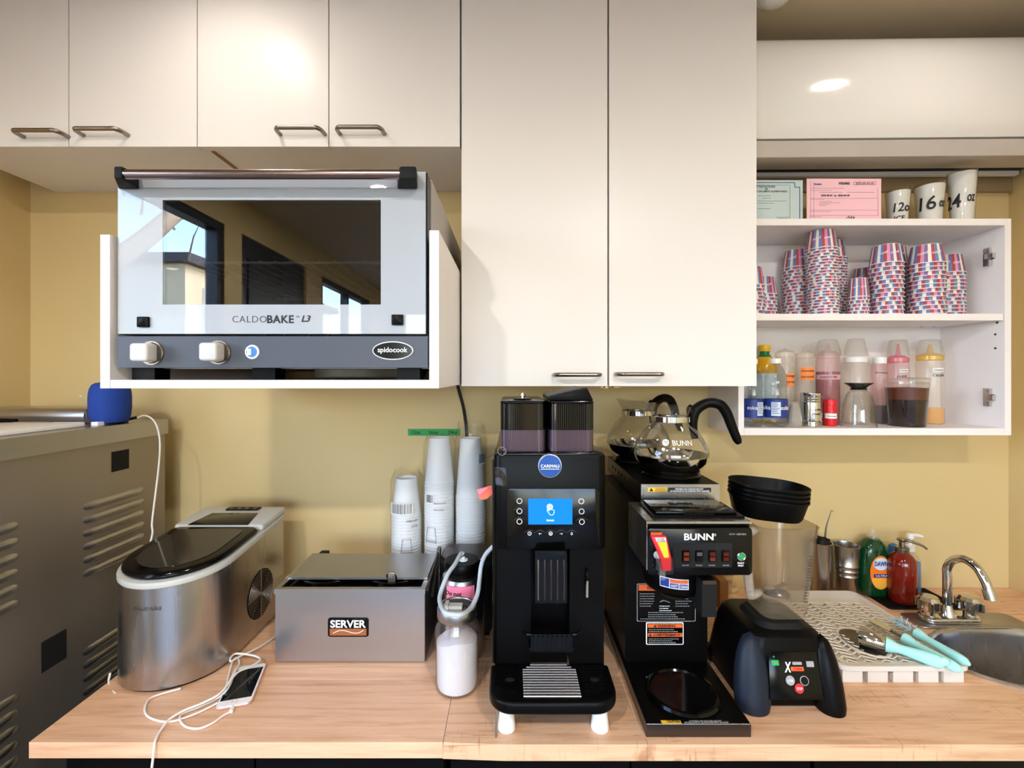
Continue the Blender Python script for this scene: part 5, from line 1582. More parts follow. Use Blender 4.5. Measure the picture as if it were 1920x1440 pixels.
# column labels
yc = 1.0578
def cpl(px0, px1, py0, py1, m, name, par, dy=0.0, r=.003):
    b = N(); prism(b, rrect(PX(px0, yc), PX(px1, yc), PZ(py1, yc), PZ(py0, yc), r), yc - .0006 - dy, yc + .0004 - dy, 'y'); return part(name, b, m, par)
def lines(px0, px1, py0, n, step, par, m='grey_print', dy=.0012, seed=1):
    rn = random.Random(seed); b = N()
    for k in range(n):
        z = PZ(py0 + k * step, yc); u = PX(px0, yc)
        end = PX(px1 - rn.random() * (px1 - px0) * .3, yc)
        while u < end:
            w = rn.uniform(.002, .006); box(b, u, min(u + w, end), yc - dy - .0002, yc - dy + .0002, z - .0008, z + .0008); u += w + .0012
    part('small_print', b, m, par)
l1 = cpl(1194, 1304, 1094, 1165, 'grey_print', 'safety_label', t)
cpl(1195.3, 1302.7, 1095.3, 1163.7, 'black_gloss', 'label_field', l1, .0004)
cpl(1197, 1303, 1096, 1107, 'orange_print', 'label_stripe', l1, .0008, .001)
letters(l1, 'WARNING', (PX(1230, yc), yc - .0014, PZ(1101.5, yc)), w=.045, h=.0095, m='ink', bold=.02)
lines(1199, 1228, 1113, 6, 4.6, l1, seed=1); lines(1266, 1300, 1113, 6, 4.6, l1, seed=2); lines(1215, 1285, 1148, 3, 4, l1, seed=3); lines(1200, 1290, 1160, 1, 4, l1, seed=4); lines(1236, 1260, 1136, 3, 4.2, l1, 'white_print', seed=5)
b = N(); tube(b, [(PX(1237, yc), yc - .0016, PZ(1128, yc)), (PX(1243, yc), yc - .0016, PZ(1125, yc)), (PX(1250, yc), yc - .0016, PZ(1127, yc)), (PX(1256, yc), yc - .0016, PZ(1129, yc))], [.002, .0035, .003, .0022], 6, 3, flat=.2); part('hand_pictogram', b, 'white_print', l1)
l2 = cpl(1211, 1281.5, 1166.5, 1208.5, 'white_print', 'warning_label', t, 0, .003)
cpl(1213, 1280, 1168.5, 1207, 'black_gloss', 'label_field', l2, .0003, .002)
cpl(1214.5, 1279, 1169.5, 1176.5, 'orange_print', 'label_stripe', l2, .0006, .0005); cpl(1214.5, 1279, 1186.5, 1193.5, 'orange_print', 'label_stripe', l2, .0006, .0005)
letters(l2, 'WARNING', (PX(1249, yc), yc - .0012, PZ(1173, yc)), w=.042, h=.0055, m='ink', bold=.02); letters(l2, 'AVERTISSEMENT', (PX(1250, yc), yc - .0012, PZ(1190, yc)), w=.064, h=.0055, m='ink', bold=.02)
b = N()
for py in (1173, 1190):
    z = PZ(py, yc); x = PX(1219, yc) if py > 1180 else PX(1228, yc)
    prism(b, [(x - .004, z - .003), (x + .004, z - .003), (x, z + .0035)], yc - .0017, yc - .0010, 'y')
part('warning_triangle', b, 'ink', l2)
lines(1216, 1278, 1180, 2, 3.6, l2, seed=6); lines(1216, 1278, 1197.5, 3, 3.4, l2, seed=7)
# top warmer deck
ux0, ux1, uy0, uy1, uz0, uz1 = PX(1202, 1.0), BX1, 1.0, 1.345, hz1 + .001, PZ(908, 1.0)
b = N(); box(b, ux0, ux1, uy0 + .001, uy1, uz0, uz1 - .001, .001, 1); ud = part('warmer_deck', b, 'brushed_dark', t)
b = N(); box(b, ux0, ux1, uy0 - .0005, uy0 + .0012, uz0 + .003, uz1, .0005, 1); ds = part('deck_front', b, 'steel', t)
b = N(); box(b, ux0 + .001, ux1 - .001, uy0 + .001, uy1 - .001, uz1 - .0009, uz1 + .0006); part('deck_top', b, 'black_plastic', t)
yd = uy0 - .0006
b = N(); box(b, PX(1215, yd), PX(1250, yd), yd - .0005, yd + .0002, PZ(922, yd), PZ(914, yd)); lb = part('caution_label', b, 'yellow_print', ds)
letters(lb, 'CAUTION', (PX(1238, yd), yd - .0005, PZ(916.2, yd)), w=.022, h=.0034, m='ink'); letters(lb, 'ATTENTION', (PX(1238, yd), yd - .0005, PZ(920, yd)), w=.024, h=.0034, m='ink')
b = N(); x, z = PX(1221, yd), PZ(918, yd); prism(b, [(x - .0042, z - .0035), (x + .0042, z - .0035), (x, z + .004)], yd - .0010, yd - .0004, 'y'); part('warning_triangle', b, 'ink', lb)
b = N(); box(b, PX(1253, yd), PX(1333, yd), yd - .0005, yd + .0002, PZ(922.5, yd), PZ(914.5, yd)); lb = part('warning_strip', b, 'ink', ds)
letters(lb, 'WARMERS AND SURFACES ARE HOT', (PX(1292, yd), yd - .0005, PZ(916.8, yd)), w=.062, h=.0032, m='white_print'); letters(lb, 'LES RECHAUDS ET LES SURFACES SONT CHAUDES', (PX(1293, yd), yd - .0005, PZ(920.6, yd)), w=.086, h=.0032, m='white_print')
b = N()
for k in range(6):
    y = 1.10 + .035 * k; box(b, ux0 - .0012, ux0 + .0004, y, y + .008, uz1 - .022 - .0, uz1 - .014)
part('vent_slot', b, 'black_cavity', t)
DC = [(PX(1258, 1.10), 1.10), (PX(1216, 1.215) + .012, 1.29)]
D1 = (PX(1257.5, 1.095), 1.095); D2 = (.3655, 1.275)
plate(D1[0] , D1[1], uz1 + .0005, .062, t)
plate(D2[0] - .012, 1.275, uz1 + .0005, .062, t)
# ------------------------------------------------ decanters
def decanter(cx, cy, z, label, rot, hm='black_plastic'):
    t = thing('coffee_decanter', label, 'decanter', (cx, cy, z), 'glass coffee decanters', rotz=0)
    R = .0865
    b = N()
    lathe(b, [(0, z), (R * .66, z), (R * .80, z + .006), (R * .96, z + .026), (R, z + .040), (R * .985, z + .042), (R * .94, z + .030), (R * .78, z + .009), (R * .64, z + .003), (0, z + .003)], (cx, cy, 0), 48); part('metal_bowl', b, 'chrome', t)
    b = N(); lathe(b, [(R * .62, z - .0005), (R * .70, z + .0005), (R * .70, z + .004), (R * .62, z + .003)], (cx, cy, 0), 40, closed=True); part('base_ring', b, 'black_plastic', t)
    b = N()
    pf = [(R * 1.0, z + .0405), (R * 1.0, z + .046), (R * .97, z + .058), (R * .88, z + .076), (R * .74, z + .094), (R * .56, z + .110), (R * .50, z + .116), (R * .49, z + .122), (R * .49, z + .134), (R * .53, z + .142), (R * .58, z + .156)]
    inner = [(r - .0018, zz) for r, zz in pf[::-1]]
    lathe(b, pf + inner, (cx, cy, 0), 48, closed=True)
    ca, sa = math.cos(rot), math.sin(rot)
    for v in b.verts:     # pouring lip opposite the handle
        if v.co.z > z + .136:
            u = (v.co.z - z - .136) / .02
            d = -((v.co.x - cx) * ca + (v.co.y - cy) * sa) / (R * .55)
            if d > 0: 
                v.co.x -= ca * d * d * .016 * u; v.co.y -= sa * d * d * .016 * u; v.co.z += d * d * .010 * u
    part('glass', b, 'clear_glass', t)
    b = N(); lathe(b, [(R * .505, z + .118), (R * .525, z + .119), (R * .525, z + .131), (R * .505, z + .132)], (cx, cy, 0), 40, closed=True); part('neck_band', b, 'chrome', t)
    b = N()
    def hpnt(r, zz): return Vector((cx + ca * r, cy + sa * r, z + zz))
    tube(b, [hpnt(.056, .078), hpnt(.052, .105), hpnt(.052, .128), hpnt(.060, .148), hpnt(.085, .163), hpnt(.112, .160), hpnt(.128, .140), hpnt(.140, .108), hpnt(.152, .078), hpnt(.157, .068)], [.008, .010, .012, .013, .012, .0125, .012, .011, .010, .006], 12, 5)
    tube(b, [hpnt(.050, .128), hpnt(.046, .148), hpnt(.050, .156)], [.010, .010, .006], 10, 3)
    h = part('handle', b, hm, t)
    return t, R
DT, DR = decanter(D1[0], D1[1], uz1 + .0105, 'glass coffee decanter at the front of the warming deck, its black handle fully in view', -.12)
Zd = uz1 + .0105
RD = lambda zz: DR * (.97 - (.97 - .74) * max(0, min(1, (zz - Zd - .058) / .036)))
c = (PX(1283, 1.01), 0, PZ(831, 1.02))
letters(DT, 'BUNN', (c[0], 0, c[2]), w=.043, h=.0105, m='white_print', wrap=(D1[0], D1[1], RD), lift=.0012, bold=-.005)
b = N(); band(b, D1[0], D1[1], lambda z: RD(z) + .001, -.08, .08, c[2] - .006, c[2] + .006, .0006, 6)
xx = PX(1254, 1.01); aa = math.asin((xx - D1[0]) / RD(c[2])); q = RD(c[2]) + .0016
b.free(); b = N(); disc(b, (D1[0] + q * math.sin(aa), D1[1] - q * math.cos(aa), c[2]), .0078, .0007, '-y', 24); part('logo_disc', b, 'white_print', DT)
b = N(); p = Vector((D1[0] + q * math.sin(aa), D1[1] - q * math.cos(aa) - .0009, c[2])); tube(b, [p + Vector((-.004, 0, .004)), p, p + Vector((.005, 0, .003))], .0007, 5); part('clock_hands', b, 'ink_soft', DT)
D2T, _ = decanter(D2[0] - .012, D2[1], uz1 + .0105, 'glass coffee decanter standing behind the other on the warming deck', .42)

# ================================================================== blender
gx, gy = .578, 1.02
t = thing('blender', 'black countertop blender with a clear jug and keypad base', 'blender', (gx, gy, CT))
def loft(levels, n=40, par=None):
    """levels: (z, x0, x1, y0, y1, corner radius)"""
    b = N(); rings = []
    for z, x0, x1, y0, y1, r in levels:
        rings.append([b.verts.new((p[0], p[1], z)) for p in rrect(x0, x1, y0, y1, r, 6)])
    for A, B in zip(rings[:-1], rings[1:]):
        m = len(A)
        for i in range(m): b.faces.new((A[i], A[(i + 1) % m], B[(i + 1) % m], B[i]))
    b.faces.new(rings[0][::-1]); b.faces.new(rings[-1])
    return b
b = loft([(CT + .006, gx - .098, gx + .092, .945, 1.135, .03), (CT + .03, gx - .098, gx + .092, .945, 1.135, .03), (CT + .085, gx - .088, gx + .088, .948, 1.13, .03), (CT + .125, gx - .080, gx + .084, .950, 1.125, .03), (CT + .140, gx - .074, gx + .080, .956, 1.12, .03), (CT + .146, gx - .064, gx + .070, .968, 1.112, .028)])
bs = part('base', b, 'black_plastic', t)
b = loft([(CT + .1462, gx - .045, gx + .062, .975, 1.09, .03), (CT + .156, gx - .038, gx + .056, .982, 1.083, .03)]); part('jug_seat', b, 'black_matte', t)
# feet lobes
def lobe(px0, px1, py0, py1, Y, m):
    x0, x1 = PX(px0, Y + .022), PX(px1, Y + .022); xc, hw = (x0 + x1) / 2, (x1 - x0) / 2; zt = PZ(py0, Y + .02)
    b = N(); pr = []
    H = zt - CT
    for i in range(13):
        u = i / 12
        w = math.sqrt(max(0, 1 - max(0, (u - .18) / .82) ** 2.2)) * (1 if u > .05 else .92)
        pr.append((max(w, 0.02 if i < 12 else 0), CT + .0004 + H * u))
    lathe(b, [(0, CT + .0004)] + pr, (0, 0, 0), 28, sx=hw, sy=.030)
    for v in b.verts:
        u = (v.co.z - CT) / H
        v.co.x += xc + .006 * u * (1 if xc < gx else -1); v.co.y += Y + .022 + .022 * u
    return part('foot', b, m, t, ang=60)
lobe(1379, 1443, 1196, 1346, .925, 'rubber_navy')
lobe(1530, 1583, 1200, 1350, .922, 'black_plastic')
for x in (gx - .078, gx + .072):
    b = N(); lathe(b, [(0, CT + .0003), (.022, CT + .0003), (.026, CT + .01), (.024, CT + .03), (0, CT + .03)], (x, 1.11, 0), 20); part('foot', b, 'black_plastic', t)
# slanted keypad
k0, k1 = .925, .948
pb = [Vector((PX(1446, k0) - .002, k0, PZ(1313, k0))), Vector((PX(1546, k0), k0, PZ(1313, k0))), Vector((PX(1532, k1), k1, PZ(1222, k1))), Vector((PX(1441, k1), k1, PZ(1222, k1)))]
nv = (pb[1] - pb[0]).cross(pb[3] - pb[0]).normalized()
if nv.y > 0: nv = -nv
b = solid_from([p for p in pb], [p - nv * .03 for p in pb]); bevel_all(b, .002, 2); kp = part('keypad', b, 'black_gloss', t)
ux = (pb[1] - pb[0] + pb[2] - pb[3]).normalized(); uz = ux.cross(nv).normalized()
if uz.z < 0: uz = -uz
def kpt(px, py, d=.0004):
    """point on the keypad plane seen at a picture position"""
    ray = Vector(((px - HX) / F, 1, -(py - HY) / F)); o = Vector((0, 0, CZ))
    s = (pb[0] - o).dot(nv) / ray.dot(nv)
    return o + ray * s + nv * d
KM = Matrix((( ux.x, uz.x, nv.x, 0), (ux.y, uz.y, nv.y, 0), (ux.z, uz.z, nv.z, 0), (0, 0, 0, 1)))
def kbox(px, py, w, h, m, name, th=.0008, r=.001):
    b = N(); prism(b, rrect(-w / 2, w / 2, -h / 2, h / 2, r), -.0006, th, 'z'); bmesh.ops.transform(b, matrix=Matrix.Translation(kpt(px, py)) @ KM, verts=b.verts); return part(name, b, m, kp)
k = kbox(1453, 1242.5, .0150, .0100, 'tape_green', 'start_button'); letters(k, 'ON', kpt(1453, 1242.5, .0014), w=.008, h=.004, m='grey_print', M=KM)
kbox(1494, 1243.5, .0190, .0055, 'grey_print', 'mode_label'); kbox(1518.5, 1245, .0150, .0105, 'grey_print', 'timer_button')
k = kbox(1494.5, 1254, .0260, .0075, 'orange_print', 'brand_strip'); letters(k, 'XTREME', kpt(1494.5, 1254, .0014), w=.020, h=.004, m='red_plastic', M=KM, bold=.02)
letters(kp, 'X', kpt(1476.5, 1250.5, .0006), w=.0155, h=.0190, m='white_print', M=KM, bold=.03, shear=.25)
def kdisc(px, py, r, m, name, s=None):
    b = N(); disc(b, (0, 0, 0), r, .0014, 'z', 26); bmesh.ops.transform(b, matrix=Matrix.Translation(kpt(px, py)) @ KM, verts=b.verts); k = part(name, b, m, kp)
    if s: letters(k, s, kpt(px, py, .0019), w=r * 1.25, h=r * .55, m='white_print', M=KM)
    return k
kdisc(1481, 1275.5, .0090, 'grey_print', 'low_button', 'LOW'); kd = kdisc(1507.5, 1276, .0090, 'grey_print', 'high_button')
b = N(); disc(b, (0, 0, 0), .0076, .0017, 'z', 24); bmesh.ops.transform(b, matrix=Matrix.Translation(kpt(1507.5, 1276)) @ KM, verts=b.verts); part('button_face', b, 'black_gloss', kd)
kdisc(1498, 1290.5, .0090, 'red_plastic', 'stop_button', 'STOP')
b = N(); disc(b, (0, 0, 0), .0016, .0018, 'z', 12); bmesh.ops.transform(b, matrix=Matrix.Translation(kpt(1450, 1231)) @ KM, verts=b.verts); part('power_light', b, 'green_lamp', kp)
# jug
jx, jy = .605, 1.045
zj0, zj1 = CT + .1565, PZ(990, .985)
def jl(z, w, r): return (z, jx - w, jx + w, jy - w, jy + w, r)
ou = [jl(zj0, .048, .022), jl(zj0 + .028, .052, .022), jl(zj0 + .030, .050, .02), jl(zj0 + .08, .056, .022), jl(zj1 - .006, .066, .026), jl(zj1, .068, .026)]
inn = [jl(zj1, .0658, .024), jl(zj1 - .006, .0638, .024), jl(zj0 + .08, .0538, .02), jl(zj0 + .036, .046, .018)]
b = loft(ou + inn); j = part('jug', b, 'jug_plastic', t)
b = N()
hx = jx - .066
tube(b, [(jx - .060, jy - .03, zj1 - .014), (hx - .018, jy - .035, zj1 - .020), (hx - .022, jy - .036, zj1 - .035), (hx - .012, jy - .036, zj0 + .06), (hx - .006, jy - .034, zj0 + .046), (jx - .050, jy - .028, zj0 + .052)], [.010, .010, .0105, .010, .009, .009], 12, 4); part('jug_handle', b, 'jug_handle', j)
b = N(); lathe(b, [(0, zj0 + .0365), (.03, zj0 + .0365), (.025, zj0 + .042), (.008, zj0 + .047), (0, zj0 + .049)], (jx, jy, 0), 24); part('blade_hub', b, 'steel', j)
b = N()
for a in range(4):
    M_ = Matrix.Translation((jx, jy, zj0 + .047)) @ Matrix.Rotation(a * PI / 2 + .4, 4, 'Z') @ Matrix.Rotation(.35 * (1 if a % 2 else -.3), 4, 'Y')
    box(b, 0, .034, -.006, .006, -.0008, .0008, .0005, 1, M=M_)
part('blade', b, 'chrome', j)
b = N()
for k in range(16):
    z = zj0 + .04 + k * .0068; w = .0515 + (z - zj0 - .03) / (zj1 - zj0 - .03) * .0155
    L_ = .010 if k % 4 == 0 else .006
    box(b, jx + w - .020 - .002, jx + w - .020 - .002 + L_, jy - w - .0012, jy - w + .001, z, z + .0012)
part('measure_scale', b, 'ink_soft', j)
# stack of black bowls on the jug
def bowl():
    b = N(); hw, hd, H = .084, .066, .046
    lv = []
    def lvv(z, k, r): return (z, -hw * k, hw * k, -hd * k, hd * k, r)
    out = [lvv(0, .80, .044), lvv(.006, .86, .05), lvv(H - .004, .97, .058), lvv(H - .004, 1.0, .06), lvv(H, 1.0, .06)]
    inn = [lvv(H, .975, .058), lvv(H - .004, .955, .056), lvv(.0072, .85, .049), lvv(.0016, .785, .043)]
    return loft(out + inn)
me = finish('black_bowl', bowl(), 'black_plastic')
bz = zj1 + .0008
bl = ['lowest of the four nested black bowls, resting on the blender jug', 'second lowest of the four nested black bowls on the blender jug', 'second highest of the four nested black bowls on the blender jug', 'topmost of the four nested black bowls on the blender jug, seen open']
for k in range(4):
    o = bpy.data.objects.new('black_bowl', me); COL.objects.link(o)
    o.location = (jx - .014 + .0007 * k, jy + .014, bz + .0052 + .0096 * k); o.rotation_euler = (0, .07, -.2)
    o['label'] = bl[k]; o['category'] = 'bowl'; o['group'] = 'nested black bowls'
# odds and ends wedged behind the brewer
b = N(); x = PX(1352, 1.36); box(b, x - .012, x + .012, 1.34, 1.40, CT, PZ(1084, 1.36), .002)
solo('wood_block', b, 'wood_scrap', 'upright reddish wood block wedged behind the brewer and blender', 'block')
b = N(); x = PX(1371, 1.42); n = 9; rn = random.Random(5)
rows = []
for i in range(n):
    row = []
    for j in range(12):
        a = 2 * PI * j / 12; q = .026 * (1 + rn.uniform(-.25, .25)) * (1 - .2 * i / n)
        row.append(b.verts.new((x + q * math.cos(a) * 1.2, 1.44 + q * math.sin(a), CT + .0005 + i * (PZ(1076, 1.42) - CT) / (n - 1))))
    rows.append(row)
for i in range(n - 1):
    for j in range(12): b.faces.new((rows[i][j], rows[i][(j + 1) % 12], rows[i + 1][(j + 1) % 12], rows[i + 1][j]))
b.faces.new(rows[0][::-1]); b.faces.new(rows[-1])
solo('paper_bag', b, 'kraft', 'crumpled tan paper bag glimpsed between the brewer and the blender jug', 'bag', ang=15)
# ================================================================== striped paper tubs on the open shelf
def tub_mesh(R, r, h):
    b = N(); w = .0005
    sl = (R - r) / h
    pf = [(R - w, .0004), (r - w + sl * .006, h - .006), (0, h - .0062), (0, h - .0054), (r - .0016, h - .0052), (r - .0014, h - .0006), (r - .0005, h), (r, h - .001), (R - .0004, .0026), (R + .0010, .0024), (R + .0013, .0016), (R + .0011, .0003), (R, 0)]
    lathe(b, pf, (0, 0, 0), 36, closed=True)
    for f in b.faces:
        zs = [v.co.z for v in f.verts]; rs = [math.hypot(v.co.x, v.co.y) for v in f.verts]
        if max(zs) <= h + 1e-4 and min(zs) > .0022 and max(zs) > h - .0012 and min(zs) < .0030 and max(rs) > R - .001:
            f.material_index = 1
    return finish('paper_tub', b, ['cup_paper', 'tub_stripes'], 40)
SZ = S_mid1 + .0006
rr = random.Random(21)
TM = {}
def tub_stack(x, Y, R, n, pitch, words, h=.056, lean=0.0):
    key = (round(R, 4), h)
    if key not in TM: TM[key] = tub_mesh(R, R * .80, h)
    rot0 = rr.random() * 6.28
    for i in range(n):
        k = n - i
        o = bpy.data.objects.new('paper_tub', TM[key]); COL.objects.link(o)
        o.location = (x + lean * i + rr.uniform(-.0001, .0001), Y + rr.uniform(-.0001, .0001), SZ + .0004 + i * pitch)
        o.rotation_euler = (0, 0, rot0 + rr.randrange(36) * PI / 18 + i * PI / 18 * 2)
        o['label'] = f'striped paper tub, {nth(k)} from the top of {words}'
        o['category'] = 'paper tub'; o['group'] = 'striped tubs in ' + words
        if k == 1:
            rt = R * .80
            RR = lambda z, z0=o.location.z: rt + (R - rt) * (1 - (z - z0) / h)
            top = o
    a = math.atan2(-top.location.y, -top.location.x)      # turn the print to the room
    for s in (-.55, .25):
        bm_ = text_bm('gelato', R * .62, None, .0, .35, .0004)
        bmesh.ops.rotate(bm_, verts=bm_.verts, cent=(0, 0, 0), matrix=Matrix.Rotation(PI + .12, 3, 'Z'))
        for v in bm_.verts:
            z = top.location.z + h * .52 + v.co.y
            q = RR(z) + .0004 + v.co.z
            ang = s + v.co.x / R - .35
            v.co = Vector((top.location.x + q * math.sin(ang), top.location.y - q * math.cos(ang), z))
        part('lettering', bm_, 'white_print', top, ang=20)
def stack_px(a, c, Y, ytop, pitch, words, h=.056, R=None, x=None, lean=0.0):
    x0, R0 = cyl(a, c, Y)
    R = R or R0; x = x0 if x is None else x
    zt = PZ(ytop, Y - R * .5)
    n = max(2, int(round((zt - h - SZ) / pitch)) + 1)
    tub_stack(x, Y, R, n, pitch, words, h, lean)
TR = .0420
fy, byk = 1.337, 1.4275
stack_px(1372, 1436, fy, 503, .0105, 'the stack half hidden by tall cabinet', R=.040, x=.697)
stack_px(1400, 1462, byk, 517, .0105, 'the low rear stack beside tall cabinet', R=.0405, x=PX(1431, byk) - .002)
stack_px(1463, 1530, byk - .006, 468, .0098, 'the shaded stack behind the tallest', R=.0415, x=PX(1497, byk - .006) - .004)
stack_px(1509, 1576, fy, 430, .0083, 'the tallest stack', R=.0405, x=cyl(1509, 1578, fy)[0], lean=-.0002)
stack_px(1530, 1592, byk, 449, .0085, 'the stack peeking out behind the tallest', R=.0405, x=cyl(1520, 1592, byk)[0] + .006)
stack_px(1587, 1632, 1.331, 519, .0102, 'the lowest, narrowest stack', R=.0265)
stack_px(1592, 1640, byk + .008, 503, .0105, 'the rear stack behind the lowest', R=.033, x=cyl(1592, 1648, byk + .008)[0] + .002)
stack_px(1627, 1697, fy + .002, 459, .0124, 'the wide stack beside the lowest', R=.0415)
stack_px(1650, 1712, byk, 462, .0105, 'the rear stack between the two widest', R=.040, x=PX(1672, byk) + .002)
stack_px(1699, 1775, 1.334, 455, .0122, 'the widest stack near the upper hinge')
stack_px(1741, 1812, 1.378, 480, .0108, 'the last stack, closest to the hinges')

# ================================================================== on top of the shelf
zt = S_top1
Yp = 1.335
def paper(px0, px1, ytop, name, label, m, Y):
    x0, x1 = PX(px0, Y), PX(px1, Y); z1 = PZ(ytop, Y)
    t = thing(name, label, 'document', ((x0 + x1) / 2, Y, zt))
    b = N(); box(b, x0, x1, Y - .0005, Y + .0005, zt + .0004, z1); part('sheet', b, m, t)
    b = N(); box(b, x0 + .03, x1 - .03, Y + .0006, Y + .012, zt + .0003, zt + .03, .002); part('stand', b, 'clear_plastic', t)
    return t, x0, x1, z1, Y - .0006
def rules(t, segs, Y, m='ink_soft', name='printed_rule', w=.0007):
    b = N()
    for (xa, za), (xb, zb) in segs:
        if abs(xa - xb) < 1e-6: box(b, xa - w / 2, xa + w / 2, Y - .0003, Y + .0002, min(za, zb), max(za, zb))
        else: box(b, min(xa, xb), max(xa, xb), Y - .0003, Y + .0002, za - w / 2, za + w / 2)
    part(name, b, m, t)
t, x0, x1, z1, yy = paper(1376, 1505, 338, 'certificate', 'pale blue certificate with a blue border standing on the open shelf unit', 'paper_blue', 1.345)
def q(px, py): return (PX(px, yy), PZ(py, yy))
rules(t, [(q(1378, 342.5), q(1490, 342.5)), (q(1490, 342.5), q(1490, 351)), (q(1490, 351), q(1500, 351)), (q(1499.5, 351), q(1499.5, 412))], yy, 'ink_blue', 'border', .0022)
rules(t, [(q(1378, 347), q(1480, 347)), (q(1481, 347), q(1481, 410)), (q(1421, 367), q(1445, 367)), (q(1430, 371.5), q(1445, 371.5)), (q(1420, 377), q(1475, 377)), (q(1420, 381), q(1452, 381)), (q(1420, 391.5), q(1445, 391.5)), (q(1455, 407.5), q(1480, 407.5)), (q(1458, 409.5), q(1478, 409.5))], yy)
for s, px, py, w in (('ATTESTATION', 1433, 350, .062), ('EN', 1437, 354.5, .008), ("HYGIENE ET SALUBRITE ALIMENTAIRES", 1436, 359, .125)):
    letters(t, s, (PX(px, yy), yy, PZ(py, yy)), w=w, m='ink_soft')
t, x0, x1, z1, yy = paper(1512.5, 1652, 335, 'permit_sheet', 'pink printed permit sheet standing on the open shelf unit', 'paper_pink', 1.335)
rules(t, [(q(1520, 340), q(1520, 411)), (q(1526, 341), q(1526, 411)), (q(1519, 353), q(1583, 353)), (q(1519, 357), q(1560, 357)), (q(1536, 360.5), q(1580, 360.5)), (q(1588, 360.5), q(1640, 360.5)), (q(1519, 372), q(1646, 372)), (q(1519, 374), q(1545, 374)), (q(1519, 394), q(1646, 394)), (q(1519, 396.5), q(1558, 396.5)), (q(1519, 404), q(1648, 404)), (q(1519, 406.5), q(1540, 406.5)), (q(1600, 341), q(1642, 341)), (q(1600, 346.5), q(1642, 346.5)), (q(1600, 341), q(1600, 346.5)), (q(1642, 341), q(1642, 346.5)), (q(1646, 352), q(1646, 404)), (q(1536, 378), q(1560, 378)), (q(1536, 380.5), q(1576, 380.5)), (q(1536, 383), q(1555, 383)), (q(1536, 385.5), q(1548, 385.5))], yy, 'ink_soft', 'printed_rule', .0005)
for s, px, py, w, m, bo in (('Quebec', 1533, 345.5, .024, 'ink_blue', .03), ('PERMIS', 1583, 344, .032, 'ink_soft', .02), ('2025-03-01-01', 1621, 344, .054, 'ink_soft', .0), ('2025-05-01  au  2026-04-30', 1566, 366.5, .084, 'ink_soft', .03)):
    letters(t, s, (PX(px, yy), yy, PZ(py, yy)), w=w, m=m, bold=bo)
b = N(); sg = [(1585, 411), (1592, 405), (1591, 411), (1597, 405), (1595, 411), (1601, 406), (1600, 410), (1603, 408)]
tube(b, [Vector((PX(a, yy), yy - .0004, PZ(c, yy))) for a, c in sg], .0008, 5, 3); part('signature', b, 'ink', t)
# three sample cups with hand-lettered sizes
def sample(px0, px1, ytop, Y, label, writing):
    x, R = cyl(px0, px1, Y); zt1 = PZ(ytop, Y); h = zt1 - zt; r = R * .72
    t = thing('sample_cup', label, 'cup', (x, Y, zt), 'sample cups on the shelf top')
    b = N(); lathe(b, [(0, zt + .0004), (r, zt + .0004), (R * .955, zt1 - .008), (R * .955 - .0008, zt1 - .008), (r - .0008, zt + .002), (0, zt + .002)], (x, Y, 0), 36); part('paper_liner', b, 'paper_white', t)
    rp = lambda z: r + (R * .955 - r) * (z - zt) / (h - .008)
    b = N(); lathe(b, [(r + .0012, zt + .0003), (R * .955 + .0012, zt1 - .008), (R * .97, zt1 - .003), (R, zt1 - .002), (R, zt1), (R * .97, zt1 + .0004), (R * .955 + .0007, zt1 - .004), (R * .955 + .0007, zt1 - .008), (r + .0007, zt + .0003)], (x, Y, 0), 36, closed=True); part('clear_cup', b, 'clear_glass', t)
    for s, px, py, w, hh in writing:
        letters(t, s, (PX(px, Y - R * .9), 0, PZ(py, Y - R * .9)), w=w, h=hh, m='ink', shear=.1, bold=.012, wrap=(x, Y, lambda z: rp(z) + .0014), lift=.0003)
    return t
sample(1658, 1709, 357, 1.37, 'shortest of the three sample cups, hand-marked 12', [('12o', 1693, 387, .042, .026), ('ICE', 1690, 407, .026, .013)])
sample(1712, 1775, 346, 1.37, 'middle-height sample cup, hand-marked 16', [('16', 1746, 378, .040, .040), ('oz', 1768, 381, .020, .018)])
sample(1774, 1835, 322, 1.355, 'tallest of the three sample cups, hand-marked 24 oz', [('24', 1796, 372, .043, .040), ('oz', 1822, 370, .020, .020)])

